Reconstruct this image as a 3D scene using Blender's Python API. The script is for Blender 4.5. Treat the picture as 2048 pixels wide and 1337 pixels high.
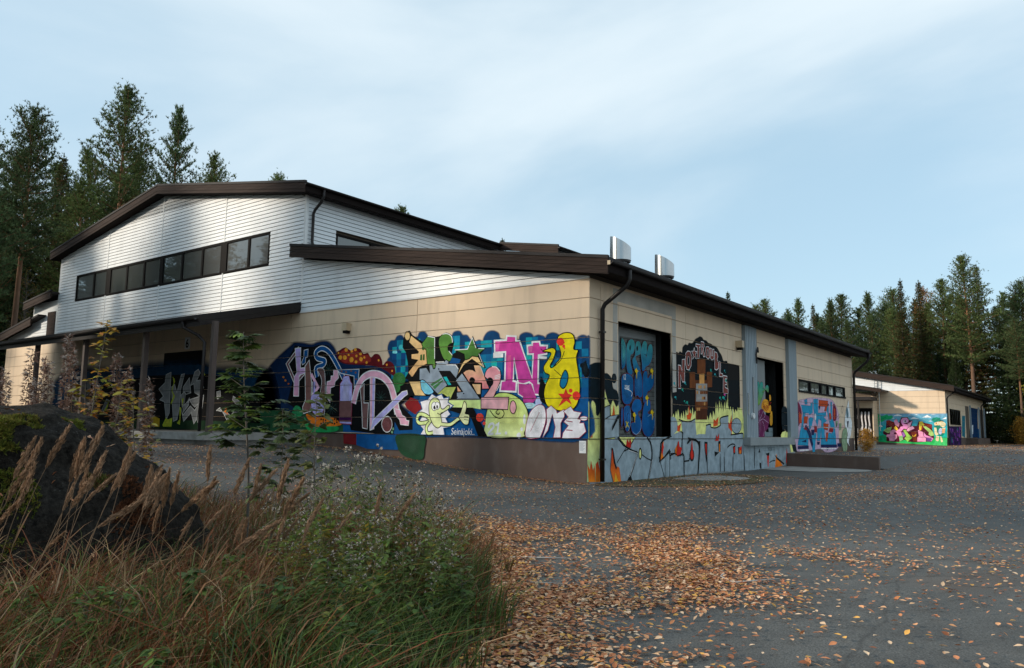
import bpy, bmesh, math, random
import numpy as np
from mathutils import Vector, Matrix
from mathutils.geometry import tessellate_polygon

for o in list(bpy.data.objects):
    bpy.data.objects.remove(o)
SC = bpy.context.scene
COL = SC.collection

# ------------------------------------------------------------------ camera
cam_d = bpy.data.cameras.new('camera')
cam_d.lens = 27.455
cam_d.sensor_width = 36.0
cam_d.clip_start = 0.1
cam_d.clip_end = 3000
cam = bpy.data.objects.new('camera', cam_d)
COL.objects.link(cam)
_F = Vector((-0.60195774, 0.78944796, 0.12007832))
_R = Vector((0.79622188, 0.60481432, 0.01517754))
_U = Vector((0.06064321, -0.10474522, 0.9926484))
_m = Matrix((_R, _U, -_F)).transposed().to_4x4()
_m.translation = Vector((12.132, -19.711, 0.270))
cam.matrix_world = _m
SC.camera = cam
CAM = Vector((12.132, -19.711, 0.270))

# ------------------------------------------------------------------ daylight
SUN_EL = math.radians(21)
SUN_AZ = math.atan2(-0.74, -0.62)          # direction towards the sun, in the ground plane
to_sun = Vector((math.cos(SUN_AZ) * math.cos(SUN_EL), math.sin(SUN_AZ) * math.cos(SUN_EL), math.sin(SUN_EL)))
sun_d = bpy.data.lights.new('sun', 'SUN')
sun_d.energy = 2.0
sun_d.angle = math.radians(4.0)
sun_d.color = (1.0, 0.88, 0.72)
sun = bpy.data.objects.new('sun', sun_d)
sun.rotation_euler = to_sun.to_track_quat('Z', 'Y').to_euler()
COL.objects.link(sun)

world = bpy.data.worlds.new('World')
SC.world = world
world.use_nodes = True
wt = world.node_tree
wt.nodes.clear()
def wn(t, **k):
    n = wt.nodes.new(t)
    for a, b in k.items():
        setattr(n, a, b)
    return n
w_out = wn('ShaderNodeOutputWorld')
w_bg = wn('ShaderNodeBackground')
w_bg.inputs['Strength'].default_value = 0.123
w_sky = wn('ShaderNodeTexSky', sky_type='NISHITA', sun_disc=False)
w_sky.sun_elevation = SUN_EL
w_sky.sun_rotation = math.pi / 2 - SUN_AZ
w_sky.air_density = 1.0
w_sky.dust_density = 0.2
w_sky.ozone_density = 0.8
w_tc = wn('ShaderNodeTexCoord')
w_map = wn('ShaderNodeMapping')
w_map.inputs['Scale'].default_value = (1.0, 1.0, 2.2)
w_map.inputs['Location'].default_value = (7.436, -4.374, 3.024)
w_map.inputs['Rotation'].default_value = (0, 0, 0.331)
w_n1 = wn('ShaderNodeTexNoise')
w_n1.inputs['Scale'].default_value = 0.95
w_n1.inputs['Detail'].default_value = 8
w_n1.inputs['Roughness'].default_value = 0.5
w_n1.inputs['Distortion'].default_value = 0.5
w_r = wn('ShaderNodeValToRGB')
w_r.color_ramp.interpolation = 'EASE'
w_r.color_ramp.elements[0].position = 0.36
w_r.color_ramp.elements[0].color = (0.06, 0.06, 0.06, 1)
w_r.color_ramp.elements[1].position = 0.66
w_r.color_ramp.elements[1].color = (0.74, 0.74, 0.74, 1)
w_veil = wn('ShaderNodeMixRGB')               # thin even veil of high cloud
w_veil.inputs['Fac'].default_value = 0.78
w_veil.inputs['Color2'].default_value = (1.78, 2.68, 3.28, 1)
w_mix = wn('ShaderNodeMixRGB')                # brighter soft cloud
w_mix.inputs['Color2'].default_value = (3.9, 4.3, 4.5, 1)
L = wt.links.new
L(w_tc.outputs['Generated'], w_map.inputs['Vector'])
L(w_map.outputs['Vector'], w_n1.inputs['Vector'])
L(w_n1.outputs['Fac'], w_r.inputs['Fac'])
L(w_r.outputs['Color'], w_mix.inputs['Fac'])
L(w_sky.outputs['Color'], w_veil.inputs['Color1'])
L(w_veil.outputs['Color'], w_mix.inputs['Color1'])
L(w_mix.outputs['Color'], w_bg.inputs['Color'])
L(w_bg.outputs['Background'], w_out.inputs['Surface'])

SC.view_settings.view_transform = 'Standard'
SC.view_settings.look = 'None'
SC.view_settings.exposure = 0.98
SC.view_settings.gamma = 1.0
SC.view_settings.use_curve_mapping = False
SC.render.engine = 'CYCLES'
SC.cycles.max_bounces = 6
SC.cycles.diffuse_bounces = 3
SC.cycles.glossy_bounces = 3
SC.cycles.transparent_max_bounces = 24
SC.cycles.use_denoising = True

# ------------------------------------------------------------------ helpers
RNG = np.random.default_rng(11)
random.seed(11)

def lin(h):
    c = [int(h[i:i + 2], 16) / 255 for i in (0, 2, 4)]
    return tuple(x / 12.92 if x <= 0.04045 else ((x + 0.055) / 1.055) ** 2.4 for x in c)

def mat(name, col, rough=0.8, metal=0.0, var=0.12, scale=3.0, bump=0.0, bscale=40.0, spec=0.5, stretch=(1, 1, 1), dirt=None, coords='Object'):
    """principled material whose colour and relief come from noise"""
    m = bpy.data.materials.new(name)
    m.use_nodes = True
    nt = m.node_tree
    b = nt.nodes['Principled BSDF']
    b.inputs['Roughness'].default_value = rough
    b.inputs['Metallic'].default_value = metal
    b.inputs['Specular IOR Level'].default_value = spec
    tc = nt.nodes.new('ShaderNodeTexCoord')
    mp = nt.nodes.new('ShaderNodeMapping')
    mp.inputs['Scale'].default_value = stretch
    nt.links.new(tc.outputs[coords], mp.inputs['Vector'])
    n = nt.nodes.new('ShaderNodeTexNoise')
    n.inputs['Scale'].default_value = scale
    n.inputs['Detail'].default_value = 6
    nt.links.new(mp.outputs['Vector'], n.inputs['Vector'])
    r = nt.nodes.new('ShaderNodeValToRGB')
    r.color_ramp.elements[0].position = 0.3
    r.color_ramp.elements[1].position = 0.7
    r.color_ramp.elements[0].color = (*[c * (1 - var) for c in col], 1)
    r.color_ramp.elements[1].color = (*[min(1, c * (1 + var)) for c in col], 1)
    nt.links.new(n.outputs['Fac'], r.inputs['Fac'])
    out = r.outputs['Color']
    if dirt:
        n2 = nt.nodes.new('ShaderNodeTexNoise')
        n2.inputs['Scale'].default_value = dirt[1]
        n2.inputs['Detail'].default_value = 8
        mp2 = nt.nodes.new('ShaderNodeMapping')
        mp2.inputs['Scale'].default_value = dirt[2]
        nt.links.new(tc.outputs[coords], mp2.inputs['Vector'])
        nt.links.new(mp2.outputs['Vector'], n2.inputs['Vector'])
        r2 = nt.nodes.new('ShaderNodeValToRGB')
        r2.color_ramp.elements[0].position = dirt[3]
        r2.color_ramp.elements[1].position = dirt[4]
        mx = nt.nodes.new('ShaderNodeMixRGB')
        mx.inputs['Color2'].default_value = (*dirt[0], 1)
        nt.links.new(n2.outputs['Fac'], r2.inputs['Fac'])
        nt.links.new(r2.outputs['Color'], mx.inputs['Fac'])
        nt.links.new(out, mx.inputs['Color1'])
        out = mx.outputs['Color']
    nt.links.new(out, b.inputs['Base Color'])
    if bump:
        n3 = nt.nodes.new('ShaderNodeTexNoise')
        n3.inputs['Scale'].default_value = bscale
        n3.inputs['Detail'].default_value = 5
        nt.links.new(mp.outputs['Vector'], n3.inputs['Vector'])
        bp_ = nt.nodes.new('ShaderNodeBump')
        bp_.inputs['Strength'].default_value = bump
        bp_.inputs['Distance'].default_value = 0.02
        nt.links.new(n3.outputs['Fac'], bp_.inputs['Height'])
        nt.links.new(bp_.outputs['Normal'], b.inputs['Normal'])
    return m

def attr_mat(name, rough=0.7, trans=0.0, alpha=False, spec=0.3, var=0.15, scale=2.0, rnd=0.0):
    """colour from the mesh's own colour attribute, broken up by noise"""
    m = bpy.data.materials.new(name)
    m.use_nodes = True
    nt = m.node_tree
    b = nt.nodes['Principled BSDF']
    b.inputs['Roughness'].default_value = rough
    b.inputs['Specular IOR Level'].default_value = spec
    a = nt.nodes.new('ShaderNodeVertexColor')
    a.layer_name = 'Col'
    tc = nt.nodes.new('ShaderNodeTexCoord')
    n = nt.nodes.new('ShaderNodeTexNoise')
    n.inputs['Scale'].default_value = scale
    n.inputs['Detail'].default_value = 6
    nt.links.new(tc.outputs['Object'], n.inputs['Vector'])
    mr = nt.nodes.new('ShaderNodeMapRange')
    mr.inputs['From Min'].default_value = 0.3
    mr.inputs['From Max'].default_value = 0.7
    mr.inputs['To Min'].default_value = 1 - var
    mr.inputs['To Max'].default_value = 1 + var
    nt.links.new(n.outputs['Fac'], mr.inputs['Value'])
    mul = nt.nodes.new('ShaderNodeVectorMath')
    mul.operation = 'SCALE'
    nt.links.new(a.outputs['Color'], mul.inputs[0])
    sc = mr.outputs['Result']
    if rnd:
        oi = nt.nodes.new('ShaderNodeObjectInfo')
        m2 = nt.nodes.new('ShaderNodeMapRange')
        m2.inputs['To Min'].default_value = 1 - rnd
        m2.inputs['To Max'].default_value = 1 + rnd
        nt.links.new(oi.outputs['Random'], m2.inputs['Value'])
        mm = nt.nodes.new('ShaderNodeMath')
        mm.operation = 'MULTIPLY'
        nt.links.new(sc, mm.inputs[0])
        nt.links.new(m2.outputs['Result'], mm.inputs[1])
        sc = mm.outputs[0]
    nt.links.new(sc, mul.inputs['Scale'])
    nt.links.new(mul.outputs[0], b.inputs['Base Color'])
    out = nt.nodes['Material Output']
    sh = b.outputs[0]
    if trans:
        t = nt.nodes.new('ShaderNodeBsdfTranslucent')
        nt.links.new(mul.outputs[0], t.inputs['Color'])
        mx = nt.nodes.new('ShaderNodeMixShader')
        mx.inputs[0].default_value = trans
        nt.links.new(sh, mx.inputs[1])
        nt.links.new(t.outputs[0], mx.inputs[2])
        sh = mx.outputs[0]
    if alpha:
        nt.links.new(a.outputs['Alpha'], b.inputs['Alpha'])
    nt.links.new(sh, out.inputs['Surface'])
    return m

class MB:
    """collects faces, links them as one mesh object"""
    def __init__(s):
        s.v = []; s.f = []; s.c = []; s.mi = []; s.cm = 0
    def add(s, vs, fs, col=None):
        o = len(s.v)
        s.v += [tuple(p) for p in vs]
        for f in fs:
            s.f.append(tuple(i + o for i in f)); s.mi.append(s.cm)
        if col is not None:
            s.c += [col] * len(vs) if not isinstance(col, list) else col
        return s
    def box(s, x0, x1, y0, y1, z0, z1, m=None):
        x0, x1 = min(x0, x1), max(x0, x1); y0, y1 = min(y0, y1), max(y0, y1); z0, z1 = min(z0, z1), max(z0, z1)
        vs = [(x0, y0, z0), (x1, y0, z0), (x1, y1, z0), (x0, y1, z0), (x0, y0, z1), (x1, y0, z1), (x1, y1, z1), (x0, y1, z1)]
        return s.add(vs, [(0, 3, 2, 1), (4, 5, 6, 7), (0, 1, 5, 4), (1, 2, 6, 5), (2, 3, 7, 6), (3, 0, 4, 7)])
    def prism(s, poly, axis, a, b):
        """extrude a 2-D polygon along axis (0: polygon is (y,z), 1: (x,z), 2: (x,y))"""
        def p3(q, t):
            return (t, q[0], q[1]) if axis == 0 else (q[0], t, q[1]) if axis == 1 else (q[0], q[1], t)
        n = len(poly)
        vs = [p3(q, a) for q in poly] + [p3(q, b) for q in poly]
        fs = [tuple(range(n)), tuple(range(2 * n - 1, n - 1, -1))] + [(i, i + n, (i + 1) % n + n, (i + 1) % n) for i in range(n)]
        return s.add(vs, fs)
    def tube(s, pts, r, n=8, cap=True):
        pts = [Vector(p) for p in pts]
        rs = r if isinstance(r, (list, tuple)) else [r] * len(pts)
        rings = []; up = None
        for i, p in enumerate(pts):
            d = (pts[min(i + 1, len(pts) - 1)] - pts[max(i - 1, 0)]).normalized()
            if up is None:
                up = d.cross(Vector((0.3, 0.9, 0.31)))
                if up.length < 0.1: up = d.cross(Vector((1, 0, 0)))
            up = (up - d * up.dot(d)).normalized()
            w = d.cross(up)
            rings.append([p + (up * math.cos(a) + w * math.sin(a)) * rs[i] for a in [2 * math.pi * k / n for k in range(n)]])
        vs = [q for rg in rings for q in rg]
        fs = [(i * n + k, i * n + (k + 1) % n, (i + 1) * n + (k + 1) % n, (i + 1) * n + k) for i in range(len(pts) - 1) for k in range(n)]
        if cap:
            fs += [tuple(range(n - 1, -1, -1)), tuple(range((len(pts) - 1) * n, len(pts) * n))]
        return s.add(vs, fs)
    def build(s, name, mats, parent=None, smooth=False, fix=True):
        me = bpy.data.meshes.new(name)
        me.from_pydata(s.v, [], s.f)
        if s.c:
            ca = me.color_attributes.new('Col', 'FLOAT_COLOR', 'POINT')
            ca.data.foreach_set('color', np.array([c if len(c) == 4 else (*c, 1) for c in s.c], dtype=np.float32).ravel())
        for m in (mats if isinstance(mats, (list, tuple)) else [mats]):
            me.materials.append(m)
        if s.cm:
            me.polygons.foreach_set('material_index', s.mi)
        if fix:
            bm = bmesh.new(); bm.from_mesh(me)
            bmesh.ops.recalc_face_normals(bm, faces=bm.faces)
            bm.to_mesh(me); bm.free()
        if smooth:
            me.polygons.foreach_set('use_smooth', [True] * len(me.polygons))
        me.update()
        return link(name, me, parent)

def link(name, me, parent=None):
    o = bpy.data.objects.new(name, me)
    COL.objects.link(o)
    if parent is not None:
        o.parent = parent
        o.matrix_parent_inverse = Matrix.Translation(-PIV.get(parent.name, Vector((0, 0, 0))))
    return o

PIV = {}
def thing(name, label, cat, loc=(0, 0, 0), group=None):
    o = bpy.data.objects.new(name, None)
    o.location = loc
    o.empty_display_size = 0.3
    COL.objects.link(o)
    PIV[o.name] = Vector(loc)
    return tag(o, label, cat, group)

def tag(o, label=None, cat=None, group=None, kind=None):
    if label: o['label'] = label
    if cat: o['category'] = cat
    if group: o['group'] = group
    if kind: o['kind'] = kind
    return o

def raw_mesh(name, verts, faces_flat, nper, cols=None, mats=(), smooth=False):
    """fast mesh from numpy arrays; every face has nper corners"""
    me = bpy.data.meshes.new(name)
    nv = len(verts); nf = len(faces_flat) // nper
    me.vertices.add(nv); me.loops.add(nf * nper); me.polygons.add(nf)
    me.vertices.foreach_set('co', np.asarray(verts, dtype=np.float32).ravel())
    me.loops.foreach_set('vertex_index', np.asarray(faces_flat, dtype=np.int32).ravel())
    me.polygons.foreach_set('loop_start', np.arange(0, nf * nper, nper, dtype=np.int32))
    if cols is not None:
        ca = me.color_attributes.new('Col', 'FLOAT_COLOR', 'POINT')
        c = np.ones((nv, 4), dtype=np.float32); c[:, :3] = cols
        ca.data.foreach_set('color', c.ravel())
    for m in mats: me.materials.append(m)
    if smooth: me.polygons.foreach_set('use_smooth', np.ones(nf, dtype=bool))
    me.update(); me.validate()
    return me

def sstep(a, b, x):
    t = np.clip((np.asarray(x, dtype=float) - a) / (b - a), 0, 1)
    return t * t * (3 - 2 * t)

def gz(x, y):
    """height of the yard: a loading ramp low at the corner, rising to the gable side and to the far yard"""
    z = -1.32 + 0.52 * sstep(15, 34, y)
    rise = 0.85 * sstep(0.5, -14, x) * (1 - sstep(20, 40, y))
    return np.minimum(z + rise, np.maximum(z, -0.46))

# ------------------------------------------------------------------ materials
M_CREAM = mat('cream_panel', (0.75, 0.57, 0.395), 0.62, var=0.035, scale=0.8, bump=0.05, bscale=120, dirt=((0.52, 0.39, 0.27), 1.6, (1.6, 1.6, 0.22), 0.50, 1.0))
M_BACK = mat('joint_shadow_board', (0.10, 0.075, 0.055), 0.9)
M_PLINTH = mat('brown_plinth_paint', (0.105, 0.066, 0.050), 0.75, var=0.12, scale=1.4, bump=0.12, bscale=60, dirt=((0.16, 0.12, 0.10), 2.2, (1, 1, 0.5), 0.5, 0.9))
M_GPLINTH = mat('grey_plinth_paint', (0.25, 0.275, 0.28), 0.7, var=0.12, scale=2.0, bump=0.1, bscale=60)
M_SIDING = mat('white_metal_siding', (0.72, 0.742, 0.755), 0.42, var=0.03, scale=1.0, dirt=((0.50, 0.52, 0.53), 1.5, (1, 1, 0.4), 0.52, 1.0))
M_FASCIA = mat('brown_fascia_wood', (0.040, 0.026, 0.021), 0.75, spec=0.15, var=0.3, scale=3.0, stretch=(0.25, 0.25, 6), bump=0.15, bscale=20)
M_ROOF = mat('dark_sheet_roof', (0.022, 0.018, 0.018), 0.6, spec=0.2, var=0.2, scale=2.0)
M_SOFFIT = mat('dark_soffit', (0.014, 0.010, 0.009), 0.9, spec=0.1)
M_PIPE = mat('dark_brown_metal', (0.016, 0.012, 0.011), 0.45, var=0.15, spec=0.3)
M_FRAME = mat('dark_window_frame', (0.007, 0.0055, 0.005), 0.7, spec=0.1)
M_POST = mat('brown_steel_post', (0.085, 0.062, 0.054), 0.5)
M_CONC = mat('concrete', (0.30, 0.29, 0.27), 0.85, var=0.15, scale=2.5, bump=0.2, bscale=50, dirt=((0.10, 0.09, 0.07), 1.8, (1, 1, 1), 0.5, 0.85))
M_GMETAL = mat('grey_blue_ribbed_metal', (0.27, 0.33, 0.37), 0.45, var=0.08, scale=2.0, stretch=(1, 1, 0.2))
M_GDOOR = mat('grey_door', (0.22, 0.235, 0.235), 0.6, var=0.06, scale=1.5)
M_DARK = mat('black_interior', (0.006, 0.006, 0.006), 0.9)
M_GALV = mat('galvanised_steel', (0.42, 0.44, 0.45), 0.22, metal=1.0, var=0.10, scale=3.0, stretch=(1, 1, 0.3))
M_LAMP = mat('cream_lamp_housing', (0.55, 0.42, 0.27), 0.5)
M_PAPER = mat('printed_paper', (0.78, 0.79, 0.80), 0.7, var=0.02)
M_PAINTW = mat('white_paint', (0.75, 0.75, 0.74), 0.6, var=0.04)
M_SPRAY = attr_mat('spray_paint', 0.8, alpha=True, spec=0.12, var=0.22, scale=3.5)
def glass_mat():
    m = bpy.data.materials.new('window_glass'); m.use_nodes = True
    nt = m.node_tree; b = nt.nodes['Principled BSDF']
    tc = nt.nodes.new('ShaderNodeTexCoord'); n = nt.nodes.new('ShaderNodeTexNoise')
    n.inputs['Scale'].default_value = 1.3
    nt.links.new(tc.outputs['Object'], n.inputs['Vector'])
    bu = nt.nodes.new('ShaderNodeBump'); bu.inputs['Strength'].default_value = 0.05; bu.inputs['Distance'].default_value = 0.03
    nt.links.new(n.outputs['Fac'], bu.inputs['Height'])
    b.inputs['Base Color'].default_value = (0.012, 0.016, 0.017, 1); b.inputs['Roughness'].default_value = 0.3
    g = nt.nodes.new('ShaderNodeBsdfGlossy'); g.inputs['Roughness'].default_value = 0.015; g.inputs['Color'].default_value = (0.80, 0.86, 0.86, 1)
    nt.links.new(bu.outputs['Normal'], g.inputs['Normal'])
    fr = nt.nodes.new('ShaderNodeFresnel'); fr.inputs['IOR'].default_value = 1.95
    mx = nt.nodes.new('ShaderNodeMixShader')
    nt.links.new(fr.outputs[0], mx.inputs[0]); nt.links.new(b.outputs[0], mx.inputs[1]); nt.links.new(g.outputs[0], mx.inputs[2])
    nt.links.new(mx.outputs[0], nt.nodes['Material Output'].inputs['Surface'])
    return m
M_GLASS = glass_mat()

# ------------------------------------------------------------------ ground
def asphalt_mat():
    m = bpy.data.materials.new('asphalt'); m.use_nodes = True
    nt = m.node_tree; b = nt.nodes['Principled BSDF']; b.inputs['Roughness'].default_value = 0.8
    tc = nt.nodes.new('ShaderNodeTexCoord')
    def noise(s, d=6, st=None):
        n = nt.nodes.new('ShaderNodeTexNoise'); n.inputs['Scale'].default_value = s; n.inputs['Detail'].default_value = d
        if st:
            mp = nt.nodes.new('ShaderNodeMapping'); mp.inputs['Scale'].default_value = st; mp.inputs['Rotation'].default_value = (0, 0, 0.5)
            nt.links.new(tc.outputs['Object'], mp.inputs['Vector']); nt.links.new(mp.outputs['Vector'], n.inputs['Vector'])
        else: nt.links.new(tc.outputs['Object'], n.inputs['Vector'])
        return n
    def ramp(n, a, ca, b_, cb):
        r = nt.nodes.new('ShaderNodeValToRGB'); r.color_ramp.elements[0].position = a; r.color_ramp.elements[1].position = b_
        r.color_ramp.elements[0].color = (*ca, 1); r.color_ramp.elements[1].color = (*cb, 1); nt.links.new(n.outputs['Fac'], r.inputs['Fac']); return r
    def mix(a, b_, f, t='MIX'):
        x = nt.nodes.new('ShaderNodeMixRGB'); x.blend_type = t
        for s, v in ((0, f), (1, a), (2, b_)):
            if isinstance(v, (float, tuple)): x.inputs[s].default_value = v if isinstance(v, float) else (*v, 1)
            else: nt.links.new(v, x.inputs[s])
        return x.outputs[0]
    big = ramp(noise(0.16, 9, (1, 0.45, 1)), 0.35, (0.060, 0.060, 0.056), 0.7, (0.104, 0.101, 0.092))
    fine = ramp(noise(75, 4), 0.36, (0.35, 0.35, 0.35), 0.68, (1.8, 1.8, 1.8))
    mid = ramp(noise(1.7, 8), 0.4, (0.8, 0.8, 0.8), 0.75, (1.2, 1.2, 1.2))
    c = mix(big.outputs[0], fine.outputs[0], 0.75, 'MULTIPLY')
    c = mix(c, mid.outputs[0], 1.0, 'MULTIPLY')
    soil = ramp(noise(0.33, 9), 0.56, (0, 0, 0), 0.70, (0.75, 0.75, 0.75))
    c = mix(c, (0.085, 0.052, 0.034), soil.outputs[0])
    vo = nt.nodes.new('ShaderNodeTexVoronoi'); vo.feature = 'DISTANCE_TO_EDGE'; vo.inputs['Scale'].default_value = 0.22
    wv = nt.nodes.new('ShaderNodeMixRGB'); wv.inputs[0].default_value = 0.35; nt.links.new(tc.outputs['Object'], wv.inputs[1]); nt.links.new(noise(0.8, 6).outputs['Color'], wv.inputs[2]); nt.links.new(wv.outputs[0], vo.inputs['Vector'])
    cr = nt.nodes.new('ShaderNodeValToRGB'); cr.color_ramp.elements[0].position = 0.0; cr.color_ramp.elements[0].color = (.55, .55, .55, 1); cr.color_ramp.elements[1].position = 0.004; cr.color_ramp.elements[1].color = (0, 0, 0, 1); nt.links.new(vo.outputs['Distance'], cr.inputs[0])
    c = mix(c, (0.020, 0.018, 0.016), cr.outputs[0])
    stain = ramp(noise(0.6, 3), 0.62, (0, 0, 0), 0.70, (0.35, 0.35, 0.35))
    c = mix(c, (0.030, 0.031, 0.032), stain.outputs[0])
    nt.links.new(c, b.inputs['Base Color'])
    bu = nt.nodes.new('ShaderNodeBump'); bu.inputs['Strength'].default_value = 0.55; bu.inputs['Distance'].default_value = 0.012
    n = noise(70, 4); nt.links.new(n.outputs['Fac'], bu.inputs['Height']); nt.links.new(bu.outputs['Normal'], b.inputs['Normal'])
    return m
M_ASPHALT = asphalt_mat()
M_SOIL = mat('forest_soil', (0.055, 0.038, 0.022), 0.95, var=0.5, scale=2.5, bump=0.6, bscale=12, dirt=((0.035, 0.045, 0.014), 0.5, (1, 1, 1), 0.45, 0.65))
M_MOSSY = mat('mossy_gravel', (0.075, 0.055, 0.03), 0.95, var=0.5, scale=9, bump=0.6, bscale=30, dirt=((0.055, 0.062, 0.012), 1.2, (1, 1, 1), 0.42, 0.6))

def sheet(name, xs, ys, dz, m, keep=None, noise=0.0):
    X, Y = np.meshgrid(xs, ys)
    Zz = gz(X, Y) + dz
    if noise: Zz = Zz + noise * (np.sin(X * 0.9 + Y * 0.37) * np.sin(Y * 0.71 - X * 0.23))
    nx, ny = len(xs), len(ys)
    v = np.stack([X.ravel(), Y.ravel(), Zz.ravel()], 1)
    I = np.arange(nx * ny).reshape(ny, nx)
    f = np.stack([I[:-1, :-1], I[:-1, 1:], I[1:, 1:], I[1:, :-1]], -1).reshape(-1, 4)
    me = raw_mesh(name, v, f.ravel(), 4, None, [m], smooth=True)
    o = link(name, me); o['kind'] = 'structure'
    return o
xs0 = np.concatenate([[-1200, -500, -200], np.linspace(-120, 100, 111), [200, 500, 1200]])
ys0 = np.concatenate([[-400, -150], np.linspace(-80, 160, 121), [250, 500, 1500]])
sheet('ground', xs0, ys0, -0.09, M_SOIL)
sheet('asphalt_yard', np.linspace(-44, 75, 239), np.linspace(-48, 97, 291), 0.0, M_ASPHALT, noise=0.008)

# ------------------------------------------------------------------ the warehouse
WH = thing('warehouse_building', 'long low cream and white warehouse with dark brown eaves covered in graffiti', 'building', (0, 0, -1.3))

def sub_rects(rects, holes):
    for h in holes:
        new = []
        for (a, b, c, d) in rects:
            x0, x1, z0, z1 = max(a, h[0]), min(b, h[1]), max(c, h[2]), min(d, h[3])
            if x0 >= x1 - 1e-4 or z0 >= z1 - 1e-4:
                new.append((a, b, c, d)); continue
            if a < x0 - 1e-3: new.append((a, x0, c, d))
            if x1 < b - 1e-3: new.append((x1, b, c, d))
            if c < z0 - 1e-3: new.append((x0, x1, c, z0))
            if z1 < d - 1e-3: new.append((x0, x1, z1, d))
        rects = new
    return rects

GAP = 0.007
def slab_panel(par, name, axis, off, sgn, r, m, th=0.06, bev=0.006):
    """a wall panel: a thin box with chamfered front edge; axis 1 = wall in the xz plane, 0 = in the yz plane"""
    a, b, c, d = r[0] + GAP, r[1] - GAP, r[2] + GAP, r[3] - GAP
    fr = [(a + bev, c + bev), (b - bev, c + bev), (b - bev, d - bev), (a + bev, d - bev)]
    bk = [(a, c), (b, c), (b, d), (a, d)]
    def p3(q, t): return (q[0], off + sgn * t, q[1]) if axis == 1 else (off + sgn * t, q[0], q[1])
    vs = [p3(q, 0) for q in fr] + [p3(q, -bev) for q in bk] + [p3(q, -th) for q in bk]
    fs = [(0, 1, 2, 3)] + [(i, 4 + i, 4 + (i + 1) % 4, (i + 1) % 4) for i in range(4)] + [(4 + i, 8 + i, 8 + (i + 1) % 4, 4 + (i + 1) % 4) for i in range(4)]
    return MB().add(vs, fs).build(name, m, par)

def panels(par, axis, off, sgn, us, z0, z1, holes, m, dz=0.6):
    for i in range(len(us) - 1):
        z = z0
        while z < z1 - 0.05:
            zt = min(z + dz, z1)
            for r in sub_rects([(us[i], us[i + 1], z, zt)], holes):
                if r[1] - r[0] > 0.05 and r[3] - r[2] > 0.04:
                    slab_panel(par, 'wall_panel', axis, off, sgn, r, m)
            z = zt

# gable facade (plane y = 0) and loading facade (plane x = 0)
A_DOOR = (-24.0, -20.4, 0, 3.62)
panels(WH, 1, 0.0, -1, [-43.0, -36.05, -28.5, -21.4, -14.26, -7.13, 0.0], 0, 4.8, [A_DOOR], M_CREAM)
D1 = (1.72, 5.5, 0.06, 3.68); D2 = (10.6, 11.88, 0.02, 3.02); D3 = (13.5, 17.5, 0.06, 3.55)
P1 = (12.2, 13.5); P2 = (17.8, 18.92); BW = (19.66, 28.2, 2.31, 2.92)
panels(WH, 0, 0.0, 1, [0.0, 0.62, 6.67, 12.2, 18.9, 23.6, 30.0], 0, 4.8, [D1, D2, D3, BW, (P1[0], P1[1], 0, 4.8), (P2[0], P2[1], 0, 4.8)], M_CREAM)
# the solid wall behind the panels
b = MB(); b.box(-42.95, -24.0, 0.045, 0.4, -1.4, 5.0); b.box(-20.4, -0.05, 0.045, 0.4, -1.4, 5.0); b.box(-24.0, -20.4, 0.045, 0.4, 3.62, 5.0); b.box(-24, -20.4, 0.03, 0.4, -1.4, 3.62)
b.build('wall', M_BACK, WH)
b = MB()
for (a, c, d, e) in sub_rects([(0.06, 30.0, -1.35, 4.95)], [D1, D3, BW]): b.box(-0.40, -0.045, a, c, d, e)
b.box(-43, -0.1, 29.6, 30, -1, 5); b.box(-43, -42.6, 0.4, 30, -1, 5)
b.build('wall', M_BACK, WH)
# plinths
MB().box(-36.0, -0.02, 0.02, 0.05, -1.6, -0.012).build('plinth', M_PLINTH, WH)
MB().box(-0.04, -0.02, 0.03, 18.9, -1.6, -0.012).build('plinth', M_GPLINTH, WH)
MB().box(-0.04, -0.021, 18.9, 29.98, -1.6, -0.012).build('plinth', M_PLINTH, WH)
MB().box(-36, -0.01, -0.004, 0.03, -0.014, 0.006).build('drip_flashing', M_PIPE, WH)
MB().box(-0.03, 0.004, 0.0, 30, -0.014, 0.006).build('drip_flashing', M_PIPE, WH)

# white siding, board by board
SL = 0.167; RX = -24.85
def soff_g(x): return 11.62 - SL * abs(x - RX)
def soff_a(x): return 4.87 - 0.1556 * x
H = 0.166
WINS = [(-33.95, -30.35), (-30.05, -24.85), (-24.72, -19.55), (-19.25, -15.98)]
WZ = (7.04, 8.48)
def board_x(par, y, lim0, lim1, z0, z1, sgn=-1):
    """one lap-siding board in an xz wall, ends cut to lim0/lim1 = (x at bottom, x at top)"""
    z1 -= 0.017
    q = [(lim0[0], z0), (lim1[0], z0), (lim1[1], z1), (lim0[1], z1)]
    off = [0.034, 0.034, 0.010, 0.010]
    vs = [(p[0], y + sgn * o, p[1]) for p, o in zip(q, off)] + [(p[0], y, p[1]) for p in q]
    MB().add(vs, [(0, 1, 2, 3), (0, 4, 5, 1), (1, 5, 6, 2), (3, 2, 6, 7), (0, 3, 7, 4)]).build('siding_board', M_SIDING, par)
bays = [-36.05, -30.4, -24.92, -19.4, -13.7]
z = 5.18
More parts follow.
